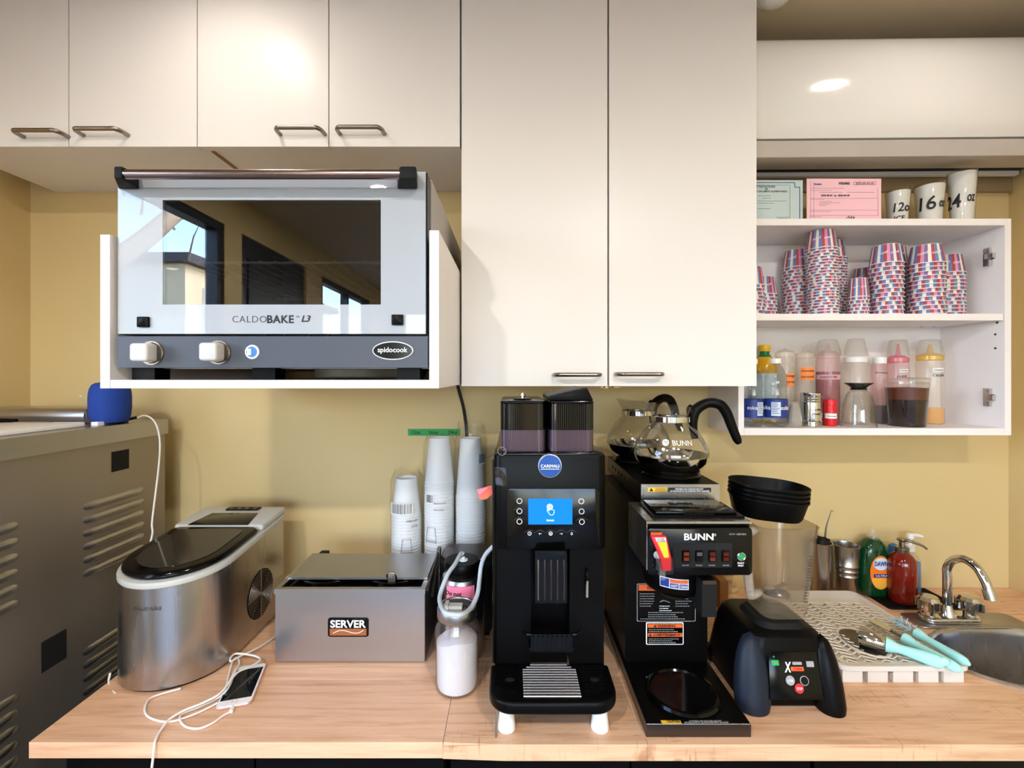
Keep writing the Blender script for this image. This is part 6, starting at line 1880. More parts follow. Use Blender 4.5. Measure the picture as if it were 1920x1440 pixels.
# ================================================================== bottom shelf
bz = S_bot1 + .0006
def bottle_water(px0, px1, Y, ytop, label, rot):
    x, R = cyl(px0, px1, Y); zt = PZ(ytop, Y - R * .4); h = zt - bz
    t = thing('water_bottle', label, 'bottle', (x, Y, bz), 'clear water bottles on the open shelf')
    k = h
    pf = [(0, bz + .006), (R * .5, bz + .001), (R * .85, bz), (R * .98, bz + .006), (R, bz + .015), (R * .97, bz + .03), (R, bz + .036), (R, bz + k * .41), (R * .93, bz + k * .43), (R * .96, bz + k * .46), (R * .90, bz + k * .485), (R * .96, bz + k * .52), (R * .90, bz + k * .55), (R * .97, bz + k * .585), (R * .96, bz + k * .66), (R * .90, bz + k * .74), (R * .74, bz + k * .83), (R * .5, bz + k * .89), (R * .42, bz + k * .915), (R * .42, bz + k * .94)]
    b = N(); lathe(b, pf, (x, Y, 0), 32); part('shell', b, 'water_plastic', t, ang=60)
    b = N(); lathe(b, [(R * .47, bz + k * .925), (R * .50, bz + k * .93), (R * .50, bz + k * .99), (R * .46, bz + k), (0, bz + k)], (x, Y, 0), 28); part('cap', b, 'white_plastic', t)
    z0, z1 = bz + k * .135, bz + k * .405
    b = N(); lathe(b, [(R + .0004, z0), (R + .0008, z0), (R + .0008, z1), (R + .0004, z1)], (x, Y, 0), 36, closed=True); lb = part('paper_label', b, 'label_blue', t)
    rw = R + .0008
    def at(a, z): return (x + rw * math.sin(a), Y - rw * math.cos(a), z)
    for a in (rot, rot + 1.75, rot - 1.75):
        letters(lb, 'eska', at(a, z0 + (z1 - z0) * .55), w=R * .95, m='white_print', wrap=None if abs(a) > 1.4 else (x, Y, rw)) if abs(a) <= 1.4 else None
    b = N()
    a0 = rot + .85
    if abs(a0) < 1.4 or abs(rot - .85) < 1.4:
        aa = a0 if abs(a0) < 1.0 else rot - .85
        if abs(aa) < 1.0:
            band(b, x, Y, rw, aa - .38, aa + .38, z0 + .006, z1 - .008, .0004, 10); nl = part('nutrition_table', b, 'label_pale', lb)
            b = N()
            for i in range(7):
                z = z1 - .012 - i * .0048; band(b, x, Y, rw + .0005, aa - .34, aa + (.1 if i == 0 else .3 - .1 * (i % 3)), z, z + .0016, .0003, 8)
            part('small_print', b, 'ink_blue', nl)
    return t
bottle_water(1391, 1431, 1.335, 673, 'clear water bottle against the side panel, lower half visible below the tall cabinet', -.5)
bottle_water(1431, 1477, 1.330, 672, 'clear water bottle with the nutrition table of its blue label facing out', .38)
def squeeze(px0, px1, Y, zshoulder, ytip, name, label, shell, cap, level=None, liquid=None, tipm=None, dome=None, captop=None, extra=None, rscale=1.0):
    x, R = cyl(px0, px1, Y); R *= rscale
    zs, zt = PZ(zshoulder, Y), PZ(ytip, Y)
    t = thing(name, label, 'bottle', (x, Y, bz), 'squeeze bottles at the back of the open shelf')
    b = N(); lathe(b, [(0, bz), (R * .95, bz), (R, bz + .004), (R, zs - .006), (R * .95, zs), (R * .86, zs + .001)], (x, Y, 0), 30); part('shell', b, shell, t)
    if liquid:
        zl = PZ(level, Y); b = N(); lathe(b, [(0, bz + .0006), (R * .94, bz + .0006), (R * .985, bz + .005), (R * .985, zl), (0, zl)], (x, Y, 0), 30); part('liquid', b, liquid, t)
    b = N()
    if captop is None:
        lathe(b, [(R * .90, zs), (R * .98, zs + .002), (R * .98, zs + .014), (R * .72, zs + .020), (R * .30, zs + .024), (R * .24, zs + .026), (R * .10, zt), (0, zt)], (x, Y, 0), 28)
    else:
        lathe(b, [(R * .80, zs), (R * .84, zs + .001), (R * .84, zs + captop), (R * .78, zs + captop + .002), (0, zs + captop + .002)], (x, Y, 0), 28)
    part('cap', b, cap, t)
    return t, x, R, zs
BY = 1.425
# green bottle with a yellow cap, at the back beside the tall cabinet
x, R = cyl(1412, 1458, 1.432); Y = 1.436
t = thing('lemon_juice_bottle', 'amber juice bottle with a green neck and yellow cap behind the water bottles', 'bottle', (x, Y, bz))
zc1, zc0 = PZ(647, Y), PZ(655, Y)
b = N(); lathe(b, [(0, bz), (R * .95, bz), (R, bz + .004), (R, PZ(690, Y)), (R * .8, PZ(674, Y)), (R * .45, PZ(667, Y))], (x, Y, 0), 30); part('shell', b, 'juice_amber', t)
b = N(); lathe(b, [(R + .0003, bz + .01), (R + .0007, bz + .01), (R + .0007, PZ(700, Y)), (R + .0003, PZ(700, Y))], (x, Y, 0), 30, closed=True); part('paper_label', b, 'label_pale', t)
b = N(); lathe(b, [(R * .62, PZ(671, Y)), (R * .42, PZ(664, Y)), (R * .42, PZ(657, Y)), (0, PZ(657, Y))], (x, Y, 0), 30); part('neck', b, 'bottle_green', t)
b = N(); lathe(b, [(R * .50, PZ(659, Y)), (R * .50, PZ(657.5, Y)), (R * .44, PZ(657, Y)), (R * .46, zc0), (R * .50, zc0), (R * .50, zc1 - .002), (R * .46, zc1), (0, zc1)], (x, Y, 0), 30); part('cap', b, 'cap_yellow', t)
t, x, R, zs = squeeze(1452, 1491, BY, 670, 653, 'squeeze_bottle', 'cloudy squeeze bottle with an orange label, directly behind the water bottles', 'cloudy_plastic', 'cloudy_plastic')
b = N(); band(b, x, BY, R, -.45, .5, PZ(724, BY - R), PZ(700, BY - R), .0006, 10); lb = part('orange_label', b, 'note_orange_label', t)
letters(lb, 'mango', (x + R * .08, 0, PZ(706, BY - R)), w=.030, m='ink', wrap=(x, BY, R + .0006), shear=.2); letters(lb, 'syrup', (x + R * .1, 0, PZ(717, BY - R)), w=.024, m='ink', wrap=(x, BY, R + .0006), shear=.2)
t, x, R, zs = squeeze(1490, 1530, BY, 672, 649, 'squeeze_bottle', 'cloudy squeeze bottle with orange label, beside the red syrup bottle', 'cloudy_plastic', 'cloudy_plastic')
b = N(); band(b, x, BY, R, -1.0, .4, PZ(713, BY - R), PZ(689, BY - R), .0006, 12); lb = part('orange_label', b, 'note_orange_label', t)
letters(lb, 'chocolate', (x - R * .3, 0, PZ(695, BY - R)), w=.036, m='ink', wrap=(x, BY, R + .0006), shear=.2); letters(lb, 'caramel', (x - R * .3, 0, PZ(706, BY - R)), w=.036, m='ink', wrap=(x, BY, R + .0006), shear=.2)
BZ2 = 1.400
t, x, R, zs = squeeze(1529, 1576, BZ2, 672, 643, 'squeeze_bottle', 'squeeze bottle half full of dark red syrup with handwriting across it', 'rosy_plastic', 'rosy_plastic', 697, 'red_syrup')
b = N(); band(b, x, BZ2, R, -1.7, .7, PZ(712, BZ2 - R), PZ(702, BZ2 - R), .0005, 14); lb = part('writing_strip', b, 'rosy_plastic', t)
b = N(); band(b, x, BZ2, R + .0002, -1.7, .7, PZ(711.5, BZ2 - R), PZ(702.5, BZ2 - R), .0003, 14); lb2 = part('pale_tape', b, 'paper_pink', t)
letters(lb2, 'ENERGY MIX', (x - R * .48, 0, PZ(707, BZ2 - R)), w=.046, m='ink', wrap=(x, BZ2, R + .0006), shear=.15)
DOMES = []
def dome_cup(x, Y, ztop, R0, R1, h, label, m='clear_plastic'):
    """clear cup turned upside down over a bottle top"""
    b = N(); z0 = ztop - h
    pf = [(R0, z0), (R0 + .002, z0 + .001), (R0, z0 + .003), (R1, ztop - .003), (R1 - .003, ztop), (0, ztop), (0, ztop - .0012), (R1 - .0035, ztop - .0012), (R1 - .0012, ztop - .0038), (R0 - .0012, z0 + .003)]
    lathe(b, pf, (x, Y, 0), 32, closed=True)
    solo('plastic_cup', b, m, label, 'cup', (x, Y, z0), 'clear cups turned over the bottles')
dome_cup(x, BZ2, PZ(637, BZ2), R * 1.13, R * .80, .050, 'clear plastic cup turned over the top of the red syrup bottle')
t, x, R, zs = squeeze(1576, 1632, BZ2 + .01, 680, 665, 'wide_bottle', 'wide cloudy bottle with a plain white screw cap, behind the upturned glass', 'cloudy_plastic', 'white_plastic', captop=.016)
b = N(); band(b, x, BZ2 + .01, R, -1.2, -.2, bz + .002, PZ(742, BZ2), .0004, 8); 
b.free()
dome_cup(x + .002, BZ2 + .01, PZ(635, BZ2), R * .86, R * .60, .052, 'clear plastic cup turned over the white-capped bottle')
t, x, R, zs = squeeze(1633, 1666, BZ2 + .022, 682, 662, 'narrow_bottle', 'narrow pinkish bottle with a white cap and dark syrup at the bottom', 'rosy_plastic', 'white_plastic', 760, 'black_syrup', captop=.018)
letters(t, 'Strawberry', (x - R * .4, 0, PZ(699, BZ2 - R)), w=.034, m='ink', wrap=(x, BZ2 + .022, R + .0003), shear=.25)
t, x, R, zs = squeeze(1662, 1706, BY + .008, 680, 645, 'squeeze_bottle', 'squeeze bottle with a pink cap behind the tub of brown syrup', 'rosy_plastic', 'pink_plastic', )
b = N(); band(b, x, BY + .008, R, -.6, .3, PZ(698, BY - R), PZ(692, BY - R), .0005, 8); lb = part('paper_label', b, 'paper_white', t); letters(lb, 'RASPBERRY', (x - R * .15, 0, PZ(695, BY - R)), w=.022, m='ink_soft', wrap=(x, BY + .008, R + .0005))
letters(t, 'HAR', (x - R * .35, 0, PZ(706, BY - R)), w=.024, m='ink', wrap=(x, BY + .008, R + .0003), shear=.2)
dome_cup(x, BY + .008, PZ(637, BY), R * 1.02, R * .80, .050, 'clear plastic cup turned over the pink-capped bottle')
t, x, R, zs = squeeze(1716, 1772, BY - .002, 676, 646, 'squeeze_bottle', 'squeeze bottle with yellow cap and yellow syrup, nearest the lower hinge', 'cloudy_plastic', 'yellow_plastic', 764, 'yellow_syrup')
b = N(); band(b, x, BY - .002, R, -.55, .3, PZ(697, BY - R), PZ(690, BY - R), .0005, 8); lb = part('paper_label', b, 'paper_white', t); letters(lb, 'Cinnamon', (x - R * .12, 0, PZ(693.5, BY - R)), w=.024, m='ink_soft', wrap=(x, BY - .002, R + .0005))
letters(t, 'CRISM', (x - R * .12, 0, PZ(704, BY - R)), w=.030, m='ink', wrap=(x, BY - .002, R + .0003), shear=.2)
dome_cup(x, BY - .002, PZ(637, BY), R * 1.0, R * .78, .050, 'clear plastic cup turned over the yellow syrup bottle')
# front row
for k in range(6):
    x, R = cyl(1475, 1504, 1.318); b = N(); z0 = bz + .0004 + k * .0042; h = PZ(753, 1.31) - bz - .0042 * 5 - .0006; r = R * .62
    lathe(b, [(R, z0), (R + .001, z0 + .0005), (R, z0 + .0025), (r, z0 + h - .002), (r - .002, z0 + h), (0, z0 + h), (0, z0 + h - .0008), (r - .0024, z0 + h - .0008), (R - .0008, z0 + .002)], (x, 1.318, 0), 24, closed=True)
    solo('shot_cup', b, 'clear_plastic', f'small clear shot cup, {nth(6 - k)} from the top of its stack beside the water bottles', 'cup', (x, 1.318, z0), 'small clear shot cups')
Y = 1.338; x, R = cyl(1499, 1543, Y); zt_ = PZ(737, Y)
t = thing('steel_shaker', 'ribbed steel shaker can with handwriting on the bottom shelf', 'shaker', (x, Y, bz))
h = zt_ - bz
pf = [(0, bz), (R * .94, bz), (R * .96, bz + h * .02)]
for u in (.05, .10, .15): pf += [(R * .93, bz + h * (u - .02)), (R, bz + h * u), (R * .93, bz + h * (u + .02))]
pf += [(R * .95, bz + h * .22), (R * .95, bz + h * .70)]
for u in (.75, .82, .90): pf += [(R * .94, bz + h * (u - .025)), (R, bz + h * u), (R * .94, bz + h * (u + .025))]
pf += [(R * .98, bz + h * .97), (R * .98, bz + h), (R * .9, bz + h), (R * .9, bz + h * .97), (0, bz + h * .97)]
b = N(); lathe(b, pf, (x, Y, 0), 36); part('can', b, 'chrome', t)
letters(t, 'chocolate', (x - R * .1, 0, bz + h * .52), w=.034, m='ink', shear=.3, wrap=(x, Y, R * .955)); letters(t, 'powder', (x - R * .05, 0, bz + h * .38), w=.026, m='ink', shear=.3, wrap=(x, Y, R * .955))
Y = 1.345; x, R = cyl(1544.5, 1569, Y); h = PZ(749, Y) - bz
t = thing('spice_can', 'small red spice can with a white hand-lettered strip', 'can', (x, Y, bz))
b = N(); lathe(b, [(0, bz), (R * .97, bz), (R, bz + .002), (R, bz + h * .78), (R * .96, bz + h * .80), (0, bz + h * .80)], (x, Y, 0), 30); part('can', b, 'can_red', t)
b = N(); lathe(b, [(R * .94, bz + h * .80), (R * 1.0, bz + h * .81), (R * 1.0, bz + h * .98), (R * .96, bz + h), (0, bz + h)], (x, Y, 0), 30); part('lid', b, 'red_plastic', t)
b = N(); band(b, x, Y, R, -1.5, .9, bz + h * .29, bz + h * .48, .0005, 16); lb = part('paper_label', b, 'paper_white', t); letters(lb, 'Cinnamon', (x - R * .4, 0, bz + h * .385), w=.022, m='ink', shear=.2, wrap=(x, Y, R + .0005))
Y = 1.335; x, R = cyl(1574, 1647, Y); h = PZ(718, Y) - bz
t = thing('sundae_glass', 'stemmed glass standing upside down with its dark foot on top', 'glass', (x, Y, bz))
b = N(); g = [(R, 0), (R * .985, h * .02), (R * .93, h * .12), (R * .90, h * .32), (R * .84, h * .52), (R * .72, h * .70), (R * .56, h * .80), (R * .44, h * .84)]
o = [(r, bz + z) for r, z in g]; i_ = [(r - .002, bz + z - .0005 if z > 0 else bz + z) for r, z in g[::-1]]
lathe(b, o + [(0, bz + h * .86), (0, bz + h * .835)] + i_, (x, Y, 0), 40, closed=True); part('bowl', b, 'clear_glass', t)
b = N(); lathe(b, [(R * .44, bz + h * .842), (R * .46, bz + h * .86), (R * .40, bz + h * .88), (R * .52, bz + h * .93), (R * .78, bz + h * .99), (R * .78, bz + h), (0, bz + h)], (x, Y, 0), 40); part('foot', b, 'smoke_glass', t)
Y = 1.345; x, R = cyl(1657, 1745, Y); h = PZ(716, Y - R * .6) - bz
t = thing('syrup_tub', 'clear deli tub full of dark brown syrup with foam on top', 'tub', (x, Y, bz))
r = R * .84
rp = lambda z: r + (R - r) * (z - bz) / h
b = N(); lathe(b, [(0, bz), (r * .97, bz), (r, bz + .003), (R * .985, bz + h * .93), (R, bz + h * .94), (R, bz + h), (R * .975, bz + h), (R * .97, bz + h * .94)], (x, Y, 0), 40); part('shell', b, 'clear_glass', t)
b = N(); zl = bz + h * .60; lathe(b, [(0, bz + .0008), (r * .965, bz + .0008), (r * .988, bz + .004), (rp(zl) * .985, zl), (0, zl)], (x, Y, 0), 40); part('syrup', b, 'dark_syrup', t)
b = N(); zl2 = bz + h * .86; lathe(b, [(rp(zl) * .985, zl + .0003), (rp(zl2) * .982, zl2), (rp(zl2) * .6, zl2 + .002), (0, zl2 - .003), (0, zl + .0003)], (x, Y, 0), 40); part('foam', b, 'choc_foam', t)
b = N(); lathe(b, [(R * 1.02, bz + h - .002), (R * 1.03, bz + h + .002), (R * .9, bz + h + .006), (R * .5, bz + h + .008), (0, bz + h + .008), (0, bz + h + .006), (R * .9, bz + h + .0035), (R * .985, bz + h + .0015)], (x, Y, 0), 40)
for v in b.verts: v.co.z += (v.co.x - x) * .07 + .004
ld = part('loose_lid', b, 'clear_plastic', t)
b = N(); disc(b, (x - .012, Y - .03, bz + h + .010), .008, .0015, 'z', 18); part('green_dot', b, 'tape_green', ld)

# ================================================================== sink side
mx0, mx1, my0, my1 = 1.115, 1.335, 1.342, 1.474
t = thing('drying_mat', 'black grooved rubber mat under the soap bottles by the wall', 'mat', (1.22, 1.41, CT))
b = N(); prism(b, rrect(mx0, mx1, my0, my1, .01), CT + .0003, CT + .004, 'z', .001)
for k in range(30):
    xx = mx0 + .006 + k * (mx1 - mx0 - .012) / 29; box(b, xx - .0016, xx + .0016, my0 + .005, my1 - .005, CT + .0039, CT + .0062)
part('mat', b, 'black_matte', t)
mz = CT + .0064
# green dish soap
x, Y = PX(1636, 1.435), 1.436
t = thing('dish_soap_bottle', 'green dish soap bottle with an orange label on the black mat', 'bottle', (x, Y, mz))
H = PZ(1000, Y) - mz; hw = .043
b = N()
lv = []
for u, k in ((0, .86), (.02, .96), (.10, 1.0), (.35, 1.0), (.55, .98), (.72, .90), (.82, .78), (.88, .58), (.92, .40)):
    lv.append((mz + H * u, x - hw * k, x + hw * k, Y - .028 * min(1, k + .08), Y + .028 * min(1, k + .08), .026 * k))
b.free(); b = loft(lv); part('shell', b, 'dawn_green', t, ang=60)
b = N(); zc = mz + H * .90
lathe(b, [(.0165, zc), (.0165, zc + .010), (.012, zc + .020), (.0085, zc + .030), (.0085, zc + .036), (0, zc + .036)], (x, Y, 0), 24); part('cap', b, 'clear_plastic', t)
zl = mz + H * .40
b = N(); prism(b, ellipse(x + .004, zl, .033, .052, 36), Y - .0290, Y - .0278, 'y'); lb = part('label', b, 'dawn_orange', t)
b = N(); prism(b, [p for p in ellipse(x + .004, zl, .0315, .050, 36) if p[1] < zl - .012], Y - .0295, Y - .0288, 'y'); part('label_fruit', b, 'dawn_yellow', lb)
b = N(); prism(b, ellipse(x + .004, zl + .027, .023, .019, 30), Y - .0297, Y - .0289, 'y'); part('label_badge', b, 'label_pale', lb)
letters(lb, 'DAWN', (x + .004, Y - .0297, zl + .028), w=.040, h=.0145, m='label_blue', bold=.03)
b = N(); box(b, x - .018, x + .031, Y - .0297, Y - .0288, zl - .014, zl - .004); part('label_stripe', b, 'label_blue', lb)
letters(lb, 'ULTRA', (x + .006, Y - .0297, zl - .009), w=.036, h=.005, m='white_print')
# amber pump bottle
x, R = cyl(1663, 1721, 1.388); Y = 1.388
t = thing('amber_soap_dispenser', 'amber glass soap dispenser with a metal pump on the black mat', 'soap dispenser', (x, Y, mz))
zs = PZ(1060, Y - R); zn = PZ(1040, Y)
b = N(); lathe(b, [(0, mz), (R * .94, mz), (R, mz + .006), (R, zs - .01), (R * .93, zs + .006), (R * .72, zs + .018), (R * .46, zs + .026), (R * .42, zs + .032), (R * .42, zn + .012), (0, zn + .012)], (x, Y, 0), 40); part('bottle', b, 'amber_glass', t, ang=60)
zc = zn + .0122
b = N(); lathe(b, [(R * .46, zc - .006), (R * .48, zc - .005), (R * .48, zc + .011), (R * .40, zc + .013), (0, zc + .013)], (x, Y, 0), 28); part('collar', b, 'nickel', t)
b = N(); tube(b, [(x, Y, zc + .012), (x, Y, zc + .030)], .0075, 14); lathe(b, [(.007, zc + .028), (.012, zc + .031), (.014, zc + .035), (.012, zc + .037), (0, zc + .038)], (x, Y, 0), 24)
tube(b, [(x, Y, zc + .033), (x + .020, Y - .008, zc + .031), (x + .045, Y - .018, zc + .022), (x + .056, Y - .022, zc + .013)], [.0045, .004, .0035, .0028], 10, 4); part('pump', b, 'nickel', t)
# clear pump bottle with blue gel behind it
x, R = cyl(1684, 1727, 1.448); Y = 1.446
t = thing('gel_dispenser', 'clear bottle of blue gel with a white pump behind the amber dispenser', 'soap dispenser', (x, Y, mz))
zs = PZ(1040, Y)
b = N(); lathe(b, [(0, mz), (R * .95, mz), (R, mz + .005), (R * .98, zs - .015), (R * .7, zs), (R * .4, zs + .008), (R * .4, zs + .016)], (x, Y, 0), 32); part('bottle', b, 'clear_plastic', t)
b = N(); lathe(b, [(0, mz + .001), (R * .93, mz + .001), (R * .95, mz + .01), (R * .93, zs - .02), (0, zs - .02)], (x, Y, 0), 32); part('gel', b, 'gel_blue', t)
zc = zs + .0165
b = N(); lathe(b, [(R * .44, zc - .004), (R * .48, zc), (R * .48, zc + .014), (R * .2, zc + .017), (R * .2, zc + .034), (R * .36, zc + .036), (R * .36, zc + .048), (R * .30, zc + .051), (0, zc + .051)], (x, Y, 0), 28)
tube(b, [(x, Y, zc + .046), (x + .020, Y - .006, zc + .047), (x + .032, Y - .009, zc + .043)], [.006, .005, .004], 10, 3); part('pump', b, 'white_plastic', t)
# small blue bottle peeking out between the soaps
x = PX(1677, 1.45); Y = 1.452
b = N(); lathe(b, [(0, mz), (.015, mz), (.017, mz + .004), (.017, PZ(1033, Y)), (.013, PZ(1022, Y)), (.008, PZ(1020, Y)), (0, PZ(1018, Y))], (x, Y, 0), 26)
solo('blue_bottle', b, 'gel_blue', 'small blue bottle half hidden between the green and amber soap bottles', 'bottle', (x, Y, mz))
# steel tumblers
def tumbler(px0, px1, ytop, Y, label, bands):
    x, R = cyl(px0, px1, Y); zt = PZ(ytop, Y - R); r = R * .80
    t = thing('steel_tumbler', label, 'tumbler', (x, Y, CT), 'steel tumblers')
    b = N(); pf = [(0, CT + .0004), (r, CT + .0004), (r + .0006, CT + .003)]
    h = zt - CT
    if bands:
        for u in (.42, .52, .62): 
            rr_ = r + (R - r) * u; pf += [(rr_ - .0006, CT + h * (u - .02)), (rr_ + .0012, CT + h * u), (rr_ - .0004, CT + h * (u + .02))]
    pf += [(R, zt - .002), (R + .001, zt), (R - .0008, zt + .0006), (R - .0016, zt - .003), (r - .001, CT + .003), (0, CT + .0025)]
    lathe(b, pf, (x, Y, 0), 36); part('cup', b, 'steel', t)
    return t, x, R, zt
t1, x, R, zt_ = tumbler(1518, 1561, 1023, 1.432, 'steel tumbler holding dark utensils, nearer the blender', False)
tumbler(1561, 1613, 1029, 1.430, 'empty steel tumbler beside the green dish soap', True)
b = N(); lathe(b, [(0, CT + .004), (R * .72, CT + .004), (R * .9, zt_ - .004), (R * .8, zt_ + .012), (0, zt_ + .016)], (x, 1.432, 0), 14)
rn = random.Random(3)
for v in b.verts:
    if v.co.z > zt_: v.co.z += rn.uniform(-.006, .006)
solo('wet_cloth', b, 'black_matte', 'dark cloth stuffed into the steel tumbler nearer the blender', 'cloth', (x, 1.432, CT + .004), ang=20)
b = N(); tube(b, [(x - .012, 1.43, zt_ - .01), W(1530, 1000, 1.43), W(1532, 985, 1.43)], [.0035, .0025, .0012], 8, 3); solo('skewer', b, 'wood_scrap', 'short brown stick poking out of the steel tumbler', 'stick')
b = N(); tube(b, [(x + .010, 1.43, zt_ - .01), W(1549, 990, 1.43), W(1556, 966, 1.43), W(1559, 957, 1.43), W(1563, 960, 1.43)], [.0030, .0022, .0013, .001, .0008], 8, 4); solo('bar_spoon', b, 'brushed_dark', 'long thin curved bar spoon poking out of the steel tumbler', 'spoon')

# ------------------------------------------------ drying rack
rx0, rx1, ry0, ry1, rz = .736, 1.033, 1.018, 1.378, CT + .040
t = thing('dish_rack', 'off-white plastic dish drying tray beside the sink', 'dish rack', ((rx0 + rx1) / 2, 1.2, CT))
b = N()
oP = rrect(rx0, rx1, ry0, ry1, .022); iP = rrect(rx0 + .006, rx1 - .006, ry0 + .006, ry1 - .006, .018)
iB = rrect(rx0 + .012, rx1 - .012, ry0 + .016, ry1 - .030, .016)
lv = [(CT + .026, rrect(rx0 + .006, rx1 - .006, ry0 + .006, ry1 - .006, .02)), (rz - .012, rrect(rx0 + .002, rx1 - .002, ry0 + .002, ry1 - .002, .022)), (rz - .011, oP), (rz, oP), (rz, iP), (CT + .0295, iB)]
rings = [[b.verts.new((p[0], p[1], z)) for p in P] for z, P in lv]
m = len(rings[0])
for A, B in zip(rings[:-1], rings[1:]):
    for i in range(m): b.faces.new((A[i], A[(i + 1) % m], B[(i + 1) % m], B[i]))
b.faces.new(rings[0][::-1]); b.faces.new(rings[-1])
part('tray', b, 'rack_plastic', t)
for k in range(5):
    xa = rx0 + .008 + k * (rx1 - rx0 - .012) / 5; xb = xa + (rx1 - rx0 - .012) / 5 - .012
    b = N(); box(b, xa, xb, ry0 + .006, ry1 - .02, CT + .0004, CT + .0275, .011, 4); part('runner', b, 'rack_plastic', t)
# ribbed mat lying in the tray
gx0, gx1, gy0, gy1, gz = rx0 + .012, rx1 - .022, ry0 + .012, ry1 - .060, rz - .006
t = thing('drainer_mat', 'beige openwork zigzag mat lying in the dish tray', 'mat', ((gx0 + gx1) / 2, 1.18, gz))
b = N()
op, ip = rrect(gx0, gx1, gy0, gy1, .03), rrect(gx0 + .006, gx1 - .006, gy0 + .006, gy1 - .006, .025)
r_ = [[b.verts.new((p[0], p[1], z)) for p in P] for P, z in ((op, gz), (op, gz + .004), (ip, gz + .004), (ip, gz))]
m = len(op)
for A, B in ((r_[0], r_[1]), (r_[1], r_[2]), (r_[2], r_[3]), (r_[3], r_[0])):
    for i in range(m): b.faces.new((A[i], A[(i + 1) % m], B[(i + 1) % m], B[i]))
nrow, ncol = 17, 12
ecx, ecy, ea, eb = .862, 1.118, .046, .062
def zz(i, j):
    return (gx0 + .005 + (gx1 - gx0 - .010) * j / ncol, gy0 + .012 + (gy1 - gy0 - .024) * i / nrow + (.006 if j % 2 else -.006))
def inside(p): return ((p[0] - ecx) / ea) ** 2 + ((p[1] - ecy) / eb) ** 2 < 1
for i in range(nrow + 1):
    for j in range(ncol):
        p, q_ = zz(i, j), zz(i, j + 1)
        if inside(p) and inside(q_): continue
        tube(b, [(p[0], p[1], gz + .002), (q_[0], q_[1], gz + .002)], .0021, 5)
    if i < nrow:
        for j in range(ncol + 1):
            p, q_ = zz(i, j), zz(i + 1, j)
            if inside(p) or inside(q_): continue
            tube(b, [(p[0], p[1], gz + .002), (q_[0], q_[1], gz + .002)], .0019, 5)
tube(b, [(ecx + ea * math.cos(a), ecy + eb * math.sin(a), gz + .002) for a in [2 * PI * k / 32 for k in range(32)]], .003, 6, closed=True)
for x, y in ((gx0 + .02, gy0 + .03), (gx1 - .02, gy0 + .03), (gx0 + .02, gy1 - .03), (gx1 - .02, gy1 - .03)):
    lathe(b, [(0, CT + .0297), (.004, CT + .0297), (.004, gz + .002), (0, gz + .002)], (x, y, 0), 8)
part('lattice', b, 'mat_plastic', t)
gt = gz + .0045
def rpt(px, py, z):
    Yq = (CZ - z) * F / (py - HY); return Vector((PX(px, Yq), Yq, z))
# mint handled tools
def handle(bm, a, e, r0, r1):
    n = 14; pts = []; rad = []
    for i in range(n + 1):
        u = i / n; pts.append(a + (e - a) * u)
        rad.append(r0 * (.62 + .38 * math.cos(min(1, u / .25) * PI * .5 - .0) ** 2) if u < .25 else r0 * .62 + (r1 - r0 * .62) * min(1, (u - .25) / .5) if u < .85 else r1 * math.sqrt(max(.02, 1 - ((u - .85) / .16) ** 2)))
    tube(bm, pts, rad, 18)
# ice cream scoop (front)
a, e = rpt(1661, 1208, gt + .018), rpt(1772, 1245, gt + .014)
t = thing('ice_cream_scoop', 'steel ice cream scoop with a thick mint handle, frontmost of the three tools', 'scoop', (a.x, a.y, gt))
b = N(); handle(b, a, e, .0165, .0145); hd = part('handle', b, 'mint_plastic', t)
d = (e - a).normalized()
b = N(); c = e - d * .004 + Vector((0, -.004, .006)); lathe(b, [(0, .004), (.007, .003), (.0085, 0), (.006, -.006), (0, -.006)], (0, 0, 0), 20)
b2 = N(); merge(b2, b, Matrix.Translation(c) @ Vector((-.3, -1, .35)).to_track_quat('Z', 'Y').to_matrix().to_4x4()); part('end_cap', b2, 'mint_plastic', hd)
M_ = Matrix.Translation(a - d * .020) @ (-d).to_track_quat('Z', 'Y').to_matrix().to_4x4()
b = N(); lathe(b, [(.012, -.022), (.0165, -.016), (.0205, 0), (.0225, .018), (.0215, .030), (.0195, .030), (.0205, .018), (.0185, 0), (.013, -.014), (0, -.016), (0, -.022)], (0, 0, 0), 26, closed=False)
bb = N(); merge(bb, b, M_); part('scoop_head', bb, 'chrome', t)
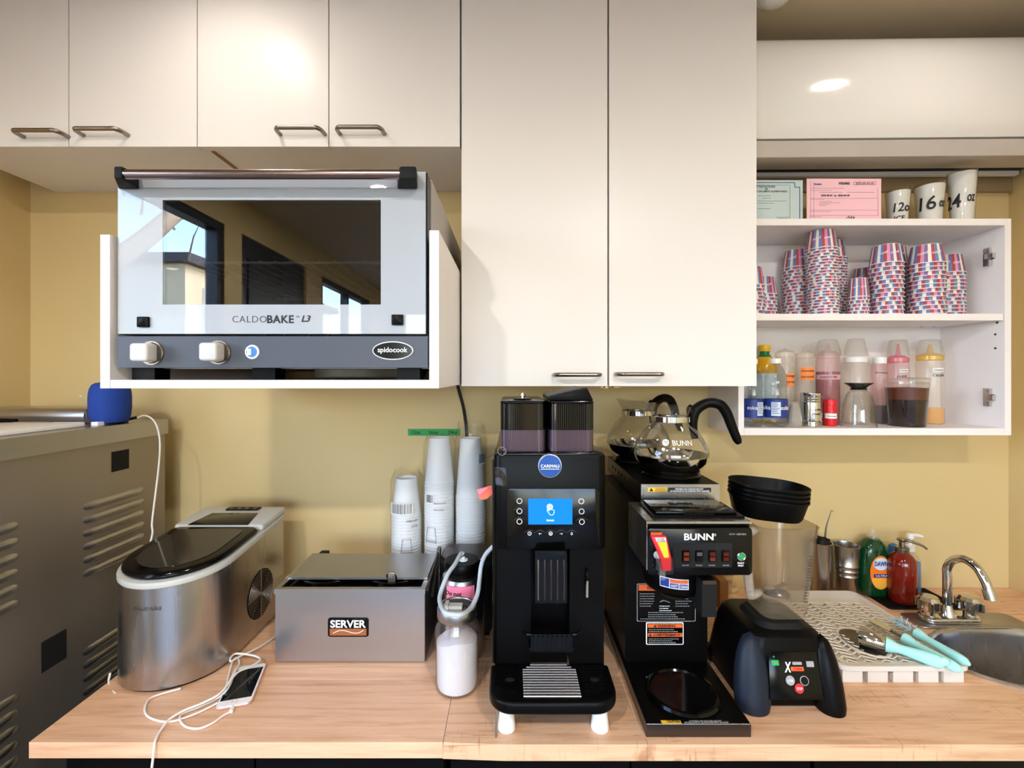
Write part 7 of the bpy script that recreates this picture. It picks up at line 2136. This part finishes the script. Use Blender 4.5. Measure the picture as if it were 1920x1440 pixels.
# second tool: serrated spatula
a, e = rpt(1696, 1197, gt + .016), rpt(1803, 1258, gt + .008)
t = thing('serving_spatula', 'mint-handled tool with a steel neck lying between the other two', 'utensil', (a.x, a.y, gt))
b = N(); handle(b, a, e, .0135, .0115); part('handle', b, 'mint_plastic', t)
d = (e - a).normalized()
b = N(); tube(b, [a + d * .002, a - d * .016, a - d * .03], [.009, .007, .006], 12, 3); part('neck', b, 'chrome', t)
b = N(); s = Vector((d.y, -d.x, 0)).normalized()
p0 = a - d * .028
b = solid_from([p0 + s * .010, p0 - d * .045 + s * .016, p0 - d * .045 - s * .016, p0 - s * .010], [q + Vector((0, 0, .0015)) for q in (p0 + s * .010, p0 - d * .045 + s * .016, p0 - d * .045 - s * .016, p0 - s * .010)]); part('blade', b, 'chrome', t)
# third tool: dish brush
a, e = rpt(1719, 1187, gt + .015), rpt(1818, 1246, gt + .010)
t = thing('dish_brush', 'mint-handled brush with pale bristles, lying closest to the sink', 'brush', (a.x, a.y, gt))
b = N(); handle(b, a, e, .0125, .0105); part('handle', b, 'mint_plastic', t)
d = (e - a).normalized()
b = N(); tube(b, [a + d * .002, a - d * .016, a - d * .035], [.0095, .0085, .008], 14, 3); part('neck', b, 'chrome', t)
b = N(); rn = random.Random(9); s = Vector((d.y, -d.x, 0)).normalized()
for k in range(90):
    p = a - d * rn.uniform(.008, .050) + s * rn.uniform(-.004, .004)
    q_ = p + s * rn.uniform(-.012, .030) * 1.0 + Vector((0, 0, rn.uniform(.004, .016))) + d * rn.uniform(-.006, .006)
    tube(b, [p, q_], .0007, 4)
part('bristles', b, 'gel_pale', t, kind='stuff')
# flat steel paddle in the oval opening
t = thing('steel_paddle', 'dull steel paddle lying in the oval opening of the zigzag mat', 'utensil', (ecx, ecy, gz))
b = N(); lathe(b, [(0, gz + .0006), (.040, gz + .0006), (.042, gz + .004), (.040, gz + .0042), (.036, gz + .0020), (0, gz + .0016)], (ecx, ecy, 0), 36, sy=1.34); part('head', b, 'steel_dull', t)
